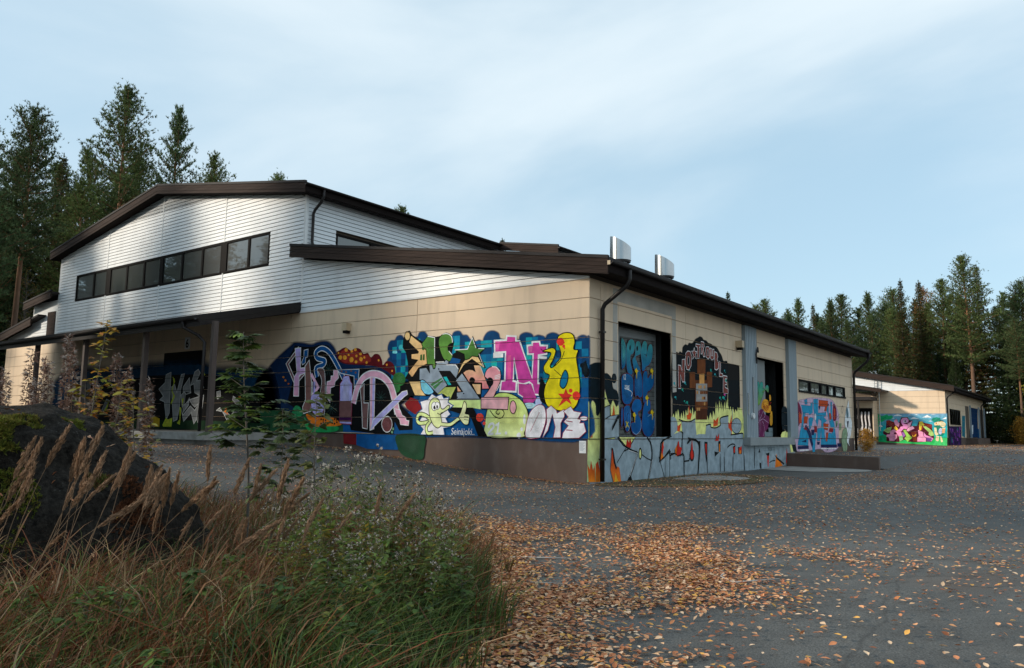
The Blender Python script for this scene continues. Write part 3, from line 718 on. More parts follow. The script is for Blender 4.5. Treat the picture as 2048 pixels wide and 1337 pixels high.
# spray-paint outlines in wall coordinates (cm along the wall, cm above the floor line)
MURALS=[
('mural','graffiti mural with green, pink and yellow letters on teal clouds',1,0,[
('cloud_background','teal and blue spray-painted cloud background',[('h','0b3a63',6.1,1,[-763,169,-819,193,-845,237,-854,264,-842,279,-854,307,-844,332,-820,335,-809,348,-788,350,-766,336,-710,340,-698,355,-677,357,-661,343,-645,327,-600,324,-551,329,-537,346,-513,348,-498,334,-479,332,-464,317,-441,308,-427,313,-409,308,-404,321,-391,336,-369,340,-346,331,-337,313,-302,306,-263,305,-255,320,-234,326,-213,320,-205,311,-188,315,-168,310,-157,303,-152,314,-132,319,-112,312,-100,300,-45,293,-38,301,-23,305,-8,299,-1,288,-2,128,-3,1,-296,-1,-521,-1,-696,0,-706,63,-751,131]),('f','0c4f86',0,0,[-696,0,-707,78,-684,138,-574,158,-387,182,-174,164,-3,192,-3,1,-296,-1,-521,-1]),('c',['0d6f8c','138f9c','0f5a86','1aa39d','0b4478','1580a0','0e6b93'],0,23,[-825,209,-832,256,-830,310,-787,331,-671,336,-619,311,-531,328,-469,306,-391,313,-341,310,-259,298,-217,303,-127,301,-96,283,-19,288,-6,275,-7,154,-174,151,-387,168,-675,167,-754,192]),('f','7ad0d8',0,1,[-806,293,-807,290,-812,288,-818,288,-824,289,-828,291,-830,294,-828,297,-824,300,-818,300,-812,299,-808,296]),('f','3fb2b8',0,1,[-772,307,-773,301,-778,297,-785,296,-792,298,-798,303,-800,309,-798,314,-793,318,-786,319,-779,317,-774,313]),('f','58c6c6',0,1,[-550,303,-551,299,-554,295,-559,294,-564,296,-568,299,-569,304,-568,309,-565,312,-560,313,-555,312,-551,308]),('f','0a0d14',0,1,[-20,216,-21,212,-23,210,-26,209,-29,210,-32,213,-33,217,-32,221,-29,223,-26,224,-23,223,-21,220]),('f','0a0d14',0,1,[-10,226,-10,224,-11,223,-13,222,-15,223,-16,225,-16,227,-16,229,-15,230,-13,231,-11,230,-10,229]),('f','0a0d14',0,1,[1,195,-1,187,-5,182,-10,180,-16,182,-20,188,-22,196,-20,203,-16,209,-10,210,-5,208,-1,203])]),
('letter','black shadow shapes behind the green and grey letter',[('f','0b0c0e',0,0,[-780,308,-779,334,-764,365,-746,367,-734,351,-681,323,-658,341,-620,337,-600,339,-571,349,-546,338,-535,312,-546,270,-527,280,-530,289,-468,286,-453,331,-433,292,-397,288,-421,265,-393,221,-434,233,-405,183,-413,120,-517,119,-553,118,-593,133,-658,133,-745,136,-747,192,-764,197,-747,218,-752,254,-764,291])]),
('letter','peach and green letter K with grey leg',[('f','e8b57e',0,1,[-744,347,-745,339,-750,334,-757,332,-763,334,-769,341,-771,349,-769,357,-765,363,-758,364,-751,362,-746,356]),('s','000000',3.2,3,[-744,347,-745,339,-750,334,-757,332,-763,334,-769,341,-771,349,-769,357,-765,363,-758,364,-751,362,-746,356]),('f','e8b57e','d9a672',0,[-740,350,-687,318,-677,300,-662,294,-657,245,-698,232,-728,198,-748,218,-725,240,-702,260,-735,265,-735,283,-703,284,-700,289,-749,325]),('s','000000',2.9,2,[-740,350,-687,318,-677,300,-662,294,-657,245,-698,232,-728,198,-748,218,-725,240,-702,260,-735,265,-735,283,-703,284,-700,289,-749,325]),('f','4d7a35','567f38',0,[-687,316,-659,342,-623,337,-621,254,-616,233,-626,225,-639,242,-657,243,-664,294,-677,300]),('s','000000',2.8,2,[-687,316,-659,342,-623,337,-621,254,-616,233,-626,225,-639,242,-657,243,-664,294,-677,300]),('f','507d38','5d8a3c',1,[-606,312,-601,335,-575,347,-549,337,-541,313,-553,309,-562,301,-559,285,-540,269,-556,247,-579,257,-594,280]),('s','000000',3.1,3,[-606,312,-601,335,-575,347,-549,337,-541,313,-553,309,-562,301,-559,285,-540,269,-556,247,-579,257,-594,280]),('s','eef2ec',2.8,0,[-658,341,-625,335,-623,261]),('s','eef2ec',2.8,1,[-589,344,-568,345,-548,334,-542,313]),('s','eef2ec',2.4,0,[-558,285,-542,270]),('f','2d5a2a',0,1,[-672,299,-673,296,-675,294,-678,293,-681,294,-684,297,-685,300,-684,303,-682,306,-679,306,-675,305,-673,303]),('f','2d5a2a',0,0,[-691,278,-682,279,-682,258,-692,259]),('f','2d5a2a',0,0,[-678,279,-670,279,-670,258,-679,259]),('f','0d4a80',0,0,[-542,262,-504,254,-510,239,-555,243]),('f','8b97a3','7d8a98',0,[-693,230,-660,232,-643,212,-647,240,-634,243,-628,227,-619,227,-613,246,-578,249,-569,256,-556,249,-560,239,-523,236,-511,222,-519,187,-550,216,-600,218,-560,169,-603,139,-668,187,-692,190]),('s','000000',2.8,2,[-693,230,-660,232,-643,212,-647,240,-634,243,-628,227,-619,227,-613,246,-578,249,-569,256,-556,249,-560,239,-523,236,-511,222,-519,187,-550,216,-600,218,-560,169,-603,139,-668,187,-692,190]),('f','0b0c0e',0,0,[-600,217,-550,216,-522,185,-517,167,-556,167]),('f','17a3a6',0,0,[-580,197,-565,198,-543,170,-556,169]),('s','eef0f2',3.1,0,[-616,249,-579,249]),('s','eef0f2',3.1,0,[-568,239,-525,236,-513,222]),('f','3a6a3f',0,0,[-639,174,-588,195,-580,184,-617,156]),('s','8b97a3',2.4,0,[-629,166,-583,189]),('f','8b97a3','7f8b98',0,[-524,184,-496,208,-415,121,-517,122,-518,144,-491,146]),('s','000000',2.7,2,[-524,184,-496,208,-415,121,-517,122,-518,144,-491,146]),('f','e0a080',0,0,[-516,165,-513,147,-498,147]),('f','6fb6d6',0,1,[-687,186,-667,187,-623,150,-643,138,-670,144,-686,164]),('s','000000',2.8,3,[-687,186,-667,187,-623,150,-643,138,-670,144,-686,164]),('f','e8b57e',0,0,[-742,186,-687,185,-681,158,-664,140,-656,135,-711,136]),('s','000000',2.5,2,[-742,186,-687,185,-681,158,-664,140,-656,135,-711,136]),('f','8d9a4f','b7c168',0,[-605,139,-571,163,-520,163,-546,120,-557,128,-576,139]),('s','000000',1.7,2,[-605,139,-571,163,-520,163,-546,120,-557,128,-576,139]),('f','0b0c0e',0,1,[-598,225,-599,224,-600,223,-602,223,-603,223,-604,224,-605,225,-605,227,-603,227,-602,228,-600,227,-599,226]),('f','0b0c0e',0,1,[-483,140,-484,138,-485,138,-486,137,-488,138,-489,138,-489,140,-489,141,-488,142,-486,142,-485,142,-484,141]),('f','0b0c0e',0,1,[-511,128,-511,126,-512,126,-514,125,-515,126,-516,126,-517,128,-517,129,-515,130,-514,130,-512,130,-511,129]),('f','0b0c0e',0,1,[-724,200,-724,199,-725,198,-727,198,-729,198,-730,199,-731,201,-730,202,-729,203,-727,203,-726,203,-724,202])]),
('letter','green and peach five-pointed star letter',[('f','e8b57e',0,0,[-484,251,-454,263,-427,259,-400,221,-454,253,-488,234,-522,192,-496,241]),('s','000000',2.7,2,[-484,251,-454,263,-427,259,-400,221,-454,253,-488,234,-522,192,-496,241]),('f','4d7a35','3f6b30',0,[-453,327,-436,288,-399,286,-424,270,-428,259,-438,261,-453,263,-466,254,-484,251,-488,271,-531,288,-474,286]),('s','000000',2.7,2,[-453,327,-436,288,-399,286,-424,270,-428,259,-438,261,-453,263,-466,254,-484,251,-488,271,-531,288,-474,286]),('s','f2f4f0',2.7,0,[-530,287,-474,287,-454,324,-437,289]),('s','f2f4f0',2.3,0,[-427,287,-402,285]),('s','f2f4f0',2.3,0,[-424,269,-402,225])]),
('letter','peach and rose rounded letter beside the star',[('f','e8b083','d77a86',0,[-491,209,-479,216,-465,219,-450,217,-438,211,-446,233,-420,232,-397,192,-376,153,-408,153,-409,173,-464,176]),('s','000000',2.7,2,[-491,209,-479,216,-465,219,-450,217,-438,211,-446,233,-420,232,-397,192,-376,153,-408,153,-409,173,-464,176]),('f','e8b083',0,0,[-452,171,-413,170,-413,136,-428,136]),('s','000000',2.3,2,[-452,171,-413,170,-413,136,-428,136]),('f','d98a96','e7a9a4',0,[-398,193,-396,205,-389,216,-378,223,-364,226,-350,224,-339,218,-332,207,-330,195,-333,174,-348,147,-357,128,-297,125,-297,89,-406,90,-406,122,-382,146,-364,170]),('s','000000',2.9,2,[-398,193,-396,205,-389,216,-378,223,-364,226,-350,224,-339,218,-332,207,-330,195,-333,174,-348,147,-357,128,-297,125,-297,89,-406,90,-406,122,-382,146,-364,170]),('f','0b0c0e',0,1,[-438,182,-440,178,-444,174,-450,173,-456,174,-461,178,-463,183,-461,188,-457,192,-451,193,-445,191,-440,187]),('f','0b0c0e',0,1,[-361,176,-362,169,-367,163,-374,162,-382,164,-387,169,-389,176,-387,183,-382,189,-375,190,-368,188,-363,183]),('s','fbeef0',3.3,1,[-368,225,-349,222,-335,209]),('s','f4dfe2',1.9,0,[-356,193,-334,199]),('s','f4dfe2',1.9,0,[-356,188,-333,194]),('s','f4dfe2',1.9,0,[-355,185,-332,188]),('s','f6eef0',2.3,0,[-418,230,-401,197]),('s','f6eef0',2.3,0,[-333,168,-347,146]),('f','e59aa2',0,1,[-266,93,-268,83,-272,76,-278,73,-284,76,-289,83,-291,93,-289,104,-285,111,-279,114,-273,111,-268,103]),('s','000000',2.7,3,[-266,93,-268,83,-272,76,-278,73,-284,76,-289,83,-291,93,-289,104,-285,111,-279,114,-273,111,-268,103])]),
('letter','magenta letter N with white outline',[('f','c93d8f','b83f92',0,[-359,309,-311,308,-309,322,-272,318,-272,304,-257,302,-207,185,-204,258,-224,259,-227,286,-208,287,-208,297,-180,296,-177,284,-151,282,-153,256,-183,254,-184,167,-131,162,-135,130,-198,132,-206,163,-218,171,-240,165,-261,169,-278,248,-280,176,-267,174,-269,142,-333,145,-328,177,-314,179,-313,270,-357,270]),('s','f1f0f2',5.6,2,[-359,309,-311,308,-309,322,-272,318,-272,304,-257,302,-207,185,-204,258,-224,259,-227,286,-208,287,-208,297,-180,296,-177,284,-151,282,-153,256,-183,254,-184,167,-131,162,-135,130,-198,132,-206,163,-218,171,-240,165,-261,169,-278,248,-280,176,-267,174,-269,142,-333,145,-328,177,-314,179,-313,270,-357,270]),('f','b03a86',0,0,[-261,168,-223,164,-211,167,-189,121,-202,107,-239,108,-241,125,-260,135]),('s','f1f0f2',3.4,0,[-261,168,-260,135,-241,125]),('f','e9e6ea',0,0,[-363,270,-322,266,-322,253,-363,253]),('f','e9e6ea',0,0,[-183,252,-151,248,-153,239,-183,244]),('f','e0609f',0,0,[-352,303,-337,304,-341,275,-353,275]),('f','e0609f',0,0,[-221,281,-206,282,-208,265,-220,264]),('f','e2568f',0,0,[-305,259,-290,259,-290,180,-303,180]),('f','9fc3cc',0,1,[-191,98,-194,93,-203,90,-216,89,-228,90,-237,93,-241,98,-237,103,-228,106,-216,107,-204,106,-195,103]),('f','aab4d8',0,1,[-169,108,-171,99,-175,93,-181,91,-187,93,-192,100,-193,108,-192,116,-187,122,-181,124,-175,122,-171,116])]),
('letter','yellow letter S with red spots and star',[('f','0b0c0e',0,0,[-174,190,-156,163,-161,131,-149,98,-173,111,-182,134]),('f','f0c419',0,1,[-113,297,-101,314,-76,318,-57,310,-50,289,-54,267,-38,262,-44,241,-37,199,-31,161,-33,127,-44,97,-71,81,-117,85,-149,98,-161,131,-155,163,-141,189,-158,199,-163,217,-146,240,-136,256,-145,262,-167,265,-151,271,-130,274,-119,264,-128,238,-139,221,-133,213,-117,226,-99,250]),('s','000000',3,3,[-113,297,-101,314,-76,318,-57,310,-50,289,-54,267,-38,262,-44,241,-37,199,-31,161,-33,127,-44,97,-71,81,-117,85,-149,98,-161,131,-155,163,-141,189,-158,199,-163,217,-146,240,-136,256,-145,262,-167,265,-151,271,-130,274,-119,264,-128,238,-139,221,-133,213,-117,226,-99,250]),('s','0b0c0e',2.3,1,[-87,262,-99,237,-122,218,-138,212]),('s','0b0c0e',2,0,[-124,207,-99,188]),('s','0b0c0e',1.7,1,[-175,274,-163,263,-143,260]),('f','0f6f96',0,1,[-84,204,-73,187,-78,162,-90,149,-102,159,-98,182]),('s','000000',3.2,3,[-84,204,-73,187,-78,162,-90,149,-102,159,-98,182]),('f','d5362a',0,1,[-88,291,-90,284,-95,280,-101,279,-108,281,-113,286,-115,292,-113,299,-108,303,-102,304,-95,302,-90,297]),('f','d5362a',0,1,[-85,276,-85,274,-87,272,-90,272,-92,273,-94,274,-95,277,-94,279,-92,281,-90,282,-87,281,-85,279]),('f','d5362a',0,1,[-86,288,-86,287,-87,286,-88,285,-89,286,-90,287,-91,288,-90,289,-89,290,-88,290,-87,290,-86,289]),('f','d5362a',0,1,[-84,270,-84,269,-85,268,-86,268,-87,268,-88,269,-88,270,-88,271,-87,272,-86,272,-85,272,-84,271]),('f','d5362a',0,1,[-57,142,-58,139,-60,137,-64,136,-67,137,-69,139,-70,142,-69,145,-67,148,-64,148,-60,147,-58,145]),('f','d5362a',0,1,[-30,126,-32,120,-37,115,-44,113,-50,115,-55,120,-57,127,-56,133,-51,138,-44,140,-37,138,-32,133]),('f','cf3229',0,0,[-81,149,-73,133,-56,129,-70,120,-59,100,-79,112,-108,94,-92,118,-109,134,-88,133])]),
('letter','pale lime bubble shape with the number 21',[('f','c4d98a',0,0,[-553,118,-408,118,-407,87,-444,92,-545,95]),('f','b9d071','cfe09a',1,[-383,-1,-391,44,-381,92,-351,133,-316,140,-277,132,-243,112,-222,81,-219,48,-233,15,-243,0]),('s','000000',3.1,3,[-383,-1,-391,44,-381,92,-351,133,-316,140,-277,132,-243,112,-222,81,-219,48,-233,15,-243,0]),('f','0b0c0e',0,0,[-553,94,-443,93,-380,0,-419,0,-452,62,-552,85]),('f','d8402f',0,1,[-398,61,-400,54,-406,49,-413,47,-421,49,-427,54,-429,61,-427,68,-422,73,-414,74,-406,73,-400,68]),('f','d8402f',0,1,[-388,42,-389,39,-391,37,-394,37,-398,37,-400,39,-401,42,-400,45,-398,47,-395,48,-392,47,-389,45]),('f','d8402f',0,1,[-390,54,-391,53,-392,52,-393,52,-394,52,-395,53,-396,54,-395,55,-395,56,-393,56,-392,56,-391,55]),('s','0b0c0e',3.1,1,[-372,84,-351,64,-327,59,-314,71,-319,84,-336,87,-347,78,-338,71,-331,77]),('f','f0f5e6',0,1,[-229,56,-229,48,-231,42,-233,40,-236,42,-238,47,-239,55,-238,63,-236,69,-234,71,-231,69,-230,63]),('f','f0f5e6',0,1,[-238,25,-239,22,-241,20,-243,19,-246,20,-247,22,-248,25,-248,28,-246,30,-243,31,-241,30,-239,28]),('f','f0f5e6',0,1,[-246,6,-247,2,-250,-1,-254,-3,-259,-2,-262,2,-263,6,-262,10,-259,13,-255,15,-250,14,-247,10]),('s','f2f5ef',7.6,1,[-377,28,-370,39,-358,41,-356,30,-375,9,-356,10]),('s','f2f5ef',6.9,0,[-348,35,-336,42,-340,10]),('s','f2f5ef',5.5,0,[-348,9,-325,11]),('f','f2f5ef',0,1,[-300,12,-300,10,-302,8,-304,7,-307,8,-309,10,-309,12,-309,15,-307,17,-305,18,-302,17,-301,15]),('f','e5a1a6',0,0,[-410,126,-296,125,-299,86,-409,89]),('s','000000',2.8,2,[-410,126,-296,125,-299,86,-409,89]),('f','e59aa2',0,1,[-266,93,-268,83,-272,76,-278,73,-284,76,-289,83,-291,93,-289,104,-285,111,-279,114,-273,111,-268,103]),('s','000000',2.7,3,[-266,93,-268,83,-272,76,-278,73,-284,76,-289,83,-291,93,-289,104,-285,111,-279,114,-273,111,-268,103])]),
('cartoon_figure','lime green big-nosed figure giving a thumbs-up on a white burst',[('f','d9d4de',0,0,[-683,115,-647,122,-628,141,-608,131,-583,140,-573,125,-549,129,-553,111,-529,100,-552,85,-540,71,-561,57,-541,28,-570,24,-564,1,-678,1,-664,19,-690,41,-671,64,-697,75,-672,89]),('s','0d4a80',3.4,2,[-683,115,-647,122,-628,141,-608,131,-583,140,-573,125,-549,129,-553,111,-529,100,-552,85,-540,71,-561,57,-541,28,-570,24,-564,1,-678,1,-664,19,-690,41,-671,64,-697,75,-672,89]),('s','0b0c0e',16.4,1,[-696,52,-685,71,-655,67,-630,51,-654,42,-684,41,-695,51]),('s','c9dd92',10.4,1,[-696,52,-685,71,-655,67,-630,51,-654,42,-684,41,-695,51]),('s','0b0c0e',14.7,1,[-634,45,-649,27,-643,7,-618,9]),('s','c9dd92',8.8,1,[-634,45,-649,27,-643,7,-618,9]),('f','cfe09b',0,1,[-640,89,-637,111,-622,125,-601,124,-589,109,-584,92,-572,89,-553,101,-545,98,-549,89,-572,78,-585,72,-579,46,-584,31,-599,25,-619,37,-634,62]),('s','000000',2.9,3,[-640,89,-637,111,-622,125,-601,124,-589,109,-584,92,-572,89,-553,101,-545,98,-549,89,-572,78,-585,72,-579,46,-584,31,-599,25,-619,37,-634,62]),('s','0b0c0e',14.5,1,[-581,38,-541,37,-511,53,-487,64]),('s','cfe09b',9.4,1,[-582,38,-541,37,-511,53,-487,64]),('f','d6e7a4',0,1,[-503,62,-493,82,-482,113,-471,103,-473,82,-476,74,-459,69,-458,55,-463,38,-481,39,-496,53]),('s','000000',2.5,3,[-503,62,-493,82,-482,113,-471,103,-473,82,-476,74,-459,69,-458,55,-463,38,-481,39,-496,53]),('f','f4f4f0',0,1,[-603,98,-604,91,-609,85,-615,83,-621,85,-626,91,-628,98,-627,105,-622,111,-616,113,-609,111,-605,105]),('s','000000',1.8,3,[-603,98,-604,91,-609,85,-615,83,-621,85,-626,91,-628,98,-627,105,-622,111,-616,113,-609,111,-605,105]),('f','f4f4f0',0,1,[-590,100,-591,94,-595,89,-600,87,-606,89,-610,94,-612,100,-610,107,-607,112,-601,113,-596,111,-591,107]),('s','000000',1.8,3,[-590,100,-591,94,-595,89,-600,87,-606,89,-610,94,-612,100,-610,107,-607,112,-601,113,-596,111,-591,107]),('f','0b0c0e',0,1,[-610,94,-610,90,-612,88,-614,87,-616,88,-618,90,-619,94,-618,97,-617,99,-615,100,-612,99,-611,97]),('f','0b0c0e',0,1,[-598,96,-598,93,-599,91,-601,90,-603,91,-605,93,-605,96,-605,99,-604,101,-602,102,-600,101,-598,99]),('s','0b0c0e',2.2,1,[-601,75,-586,71,-571,78]),('s','0b0c0e',1.8,0,[-480,64,-462,62]),('s','0b0c0e',1.8,0,[-480,54,-460,52])]),
('lettering','white handwritten town name',[('t','e9eef2','Seinäjoki..',-536,4,22,0.82,0.12,0)]),
('*letter','pale grey bubble letters with maroon outlines',[('f','d8d3d9',0,1,[-224,-1,-227,32,-213,75,-185,99,-161,97,-152,75,-154,45,-170,6,-180,-1]),('s','8a1c3c',2,3,[-224,-1,-227,32,-213,75,-185,99,-161,97,-152,75,-154,45,-170,6,-180,-1]),('s','8a1c3c',1.6,0,[-176,78,-193,48,-209,19]),('f','d8d3d9',0,0,[-164,-1,-148,46,-150,87,-133,98,-113,83,-111,75,-85,87,-84,65,-97,45,-97,2,-124,1,-117,33,-128,72,-144,23]),('s','8a1c3c',2,2,[-164,-1,-148,46,-150,87,-133,98,-113,83,-111,75,-85,87,-84,65,-97,45,-97,2,-124,1,-117,33,-128,72,-144,23]),('f','d8d3d9',0,0,[-88,81,-62,95,-51,81,-24,77,-37,58,-25,56,-30,46,-16,47,-8,21,-32,2,-93,-1,-89,17,-70,38,-87,49,-71,64]),('s','8a1c3c',1.9,2,[-88,81,-62,95,-51,81,-24,77,-37,58,-25,56,-30,46,-16,47,-8,21,-32,2,-93,-1,-89,17,-70,38,-87,49,-71,64]),('s','8a1c3c',2.6,0,[-78,52,-55,49]),('s','8a1c3c',2.6,0,[-78,25,-55,24]),('f','d8d3d9',0,1,[-3,60,-4,57,-9,54,-16,53,-23,54,-28,57,-29,60,-28,63,-23,65,-16,66,-9,65,-4,63]),('s','8a1c3c',1.6,3,[-3,60,-4,57,-9,54,-16,53,-23,54,-28,57,-29,60,-28,63,-23,65,-16,66,-9,65,-4,63])])]),
('mural','graffiti mural with pink and lavender letters on black and navy',1,0,[
('painted_background','navy and black spray-painted background with green floor',[('h','0a2547',10.3,1,[-1563,261,-1495,305,-1417,346,-1396,356,-1345,351,-1288,342,-1254,349,-1200,350,-1159,328,-1103,267,-983,261,-973,247,-916,244,-850,223,-808,171,-752,184,-716,161,-728,130,-779,103,-714,64,-715,15,-784,12,-1037,17,-1164,7,-1371,40,-1629,84,-1640,207,-1597,244]),('f','1f4a30',0,0,[-1629,82,-1492,87,-1303,71,-1076,42,-989,42,-987,5,-1622,1]),('f','0c4a80',0,0,[-1082,37,-977,46,-791,44,-695,110,-662,106,-661,-1,-1080,4]),('f','090a0c',0,0,[-1446,276,-1395,348,-1344,340,-1281,336,-1240,343,-1186,336,-1129,268,-1091,224,-1001,242,-928,239,-850,216,-802,167,-752,180,-724,161,-734,134,-782,103,-719,60,-718,17,-784,14,-807,44,-811,0,-844,-16,-880,-1,-1037,11,-1051,46,-1199,41,-1317,71,-1428,116,-1398,201]),('f','5a1018',0,1,[-1138,302,-1119,315,-1087,324,-1055,311,-1030,319,-1002,313,-984,295,-961,297,-943,280,-924,291,-900,288,-884,267,-878,249,-860,262,-833,257,-815,236,-815,207,-859,227,-928,248,-1096,263]),('f','8a2a22',0,1,[-1118,298,-1087,318,-1054,303,-1030,314,-991,292,-954,288,-953,261,-1090,266]),('f','e8932e',0,1,[-1104,286,-1105,282,-1108,279,-1113,278,-1119,280,-1123,283,-1124,287,-1123,291,-1120,294,-1114,295,-1109,294,-1105,291]),('f','e8932e',0,1,[-1077,285,-1078,281,-1082,278,-1088,277,-1093,278,-1097,282,-1099,286,-1098,290,-1094,293,-1089,294,-1083,293,-1079,290]),('f','e8932e',0,1,[-1073,314,-1074,310,-1077,308,-1081,307,-1086,308,-1089,311,-1091,315,-1090,318,-1086,321,-1082,321,-1077,320,-1074,317]),('f','e8932e',0,1,[-1043,307,-1044,305,-1046,303,-1049,302,-1052,303,-1055,305,-1056,308,-1055,310,-1053,312,-1050,313,-1046,312,-1044,310]),('f','e8932e',0,1,[-1037,275,-1039,270,-1043,267,-1049,266,-1055,267,-1060,271,-1061,276,-1060,281,-1056,284,-1050,285,-1044,284,-1039,280]),('f','e8932e',0,1,[-1016,288,-1016,286,-1019,284,-1022,283,-1025,284,-1027,286,-1028,289,-1028,291,-1025,293,-1022,293,-1019,293,-1017,291]),('f','e8932e',0,1,[-1022,312,-1023,309,-1026,307,-1029,307,-1033,308,-1036,310,-1037,313,-1036,316,-1034,318,-1030,319,-1026,318,-1023,316]),('f','e8932e',0,1,[-993,295,-994,292,-997,290,-1000,290,-1004,291,-1007,293,-1008,296,-1007,299,-1005,301,-1001,302,-997,301,-994,299]),('f','e8932e',0,1,[-987,275,-988,271,-991,268,-996,267,-1001,269,-1005,272,-1006,276,-1005,280,-1002,283,-997,284,-992,282,-988,279]),('f','e8932e',0,1,[-973,281,-973,278,-975,277,-978,276,-981,277,-983,279,-984,281,-983,283,-981,285,-979,286,-976,285,-974,283]),('f','e8932e',0,1,[-1061,294,-1061,292,-1063,290,-1066,290,-1069,291,-1071,292,-1072,295,-1071,297,-1069,299,-1067,299,-1064,298,-1062,297]),('f','e8932e',0,1,[-959,261,-960,259,-962,257,-965,257,-968,257,-970,259,-971,262,-970,264,-968,266,-965,267,-962,266,-960,264]),('f','e8932e',0,1,[-1016,266,-1017,263,-1020,261,-1023,260,-1027,261,-1030,263,-1031,266,-1030,269,-1028,271,-1024,272,-1020,271,-1017,269]),('f','e8932e',0,1,[-1120,304,-1121,303,-1122,301,-1125,301,-1127,301,-1129,303,-1129,305,-1129,307,-1127,308,-1125,308,-1123,308,-1121,306]),('f','e8932e',0,1,[-896,267,-896,265,-898,264,-900,263,-903,264,-905,266,-905,268,-905,269,-903,271,-901,271,-898,271,-897,269]),('f','e8932e',0,1,[-853,249,-853,247,-855,246,-857,245,-860,246,-861,247,-862,249,-862,251,-860,253,-858,253,-855,253,-853,251]),('f','e8932e',0,1,[-824,226,-825,224,-826,223,-828,222,-831,223,-832,224,-833,226,-833,228,-831,229,-829,230,-826,229,-825,228]),('f','2f6a34',0,1,[-760,194,-764,182,-775,173,-791,170,-807,174,-819,183,-824,196,-820,208,-809,217,-793,220,-777,216,-765,206]),('f','2f6a34',0,1,[-785,163,-787,155,-795,149,-807,147,-818,149,-827,155,-830,163,-828,171,-819,177,-808,179,-797,177,-788,171]),('f','7a1c20',0,0,[-760,107,-733,130,-700,122,-683,102,-662,95,-683,87,-672,75,-709,71,-748,91]),('f','1f7a4a',0,1,[-1389,84,-1369,104,-1340,97,-1324,71,-1351,57,-1387,62]),('f','c9781f',0,1,[-1452,221,-1452,219,-1455,217,-1458,217,-1461,218,-1464,219,-1465,221,-1464,223,-1462,225,-1459,225,-1455,225,-1453,223]),('f','c9781f',0,1,[-1437,207,-1438,205,-1440,203,-1443,203,-1447,203,-1449,205,-1450,207,-1450,209,-1447,211,-1444,211,-1441,210,-1438,209]),('f','b85a1c',0,1,[-1417,193,-1418,191,-1420,190,-1423,189,-1426,190,-1428,191,-1429,193,-1428,195,-1426,196,-1423,196,-1420,196,-1418,194])]),
('letter','pink and lavender angular letter K',[('s','f3e9ee',16.3,0,[-1365,336,-1437,274,-1378,194,-1313,244]),('s','6f4a50',9.9,0,[-1365,336,-1437,274,-1378,194,-1313,244]),('f','a9a0d6','d795ae',0,[-1391,335,-1355,336,-1351,254,-1299,255,-1298,238,-1357,225,-1354,142,-1386,143,-1388,219,-1372,237]),('s','f1dfe6',3.2,2,[-1391,335,-1355,336,-1351,254,-1299,255,-1298,238,-1357,225,-1354,142,-1386,143,-1388,219,-1372,237]),('f','7a5550',0,0,[-1298,284,-1323,260,-1310,128,-1326,98,-1319,73,-1273,82,-1278,198]),('s','efd9df',3.1,2,[-1298,284,-1323,260,-1310,128,-1326,98,-1319,73,-1273,82,-1278,198]),('f','0e4a80',0,0,[-1333,325,-1308,328,-1309,297,-1321,295,-1321,275,-1339,266,-1345,278,-1333,298]),('s','eadfe8',2.2,2,[-1333,325,-1308,328,-1309,297,-1321,295,-1321,275,-1339,266,-1345,278,-1333,298]),('s','e7a7bd',13.3,0,[-1282,229,-1236,175,-1267,145])]),
('letter','blue curling letter S with white edges',[('s','f2eaf0',22,1,[-1245,215,-1253,251,-1211,262,-1206,279,-1249,290,-1259,313,-1226,327,-1184,313,-1141,272,-1088,206]),('s','0f4a80',15.8,1,[-1245,215,-1253,251,-1211,262,-1206,279,-1249,290,-1259,313,-1226,327,-1184,313,-1141,272,-1088,206]),('f','6a4c4a',0,1,[-1247,246,-1207,245,-1195,196,-1190,84,-1202,71,-1220,145,-1217,206]),('s','efd9df',2.2,3,[-1247,246,-1207,245,-1195,196,-1190,84,-1202,71,-1220,145,-1217,206]),('f','a9a0d6',0,1,[-1273,144,-1213,146,-1195,92,-1220,64,-1254,70,-1273,101]),('s','7a2038',2.6,3,[-1273,144,-1213,146,-1195,92,-1220,64,-1254,70,-1273,101]),('s','f0d5de',3.5,0,[-1271,198,-1269,145]),('s','a9a0d6',10.6,0,[-1259,198,-1257,141])]),
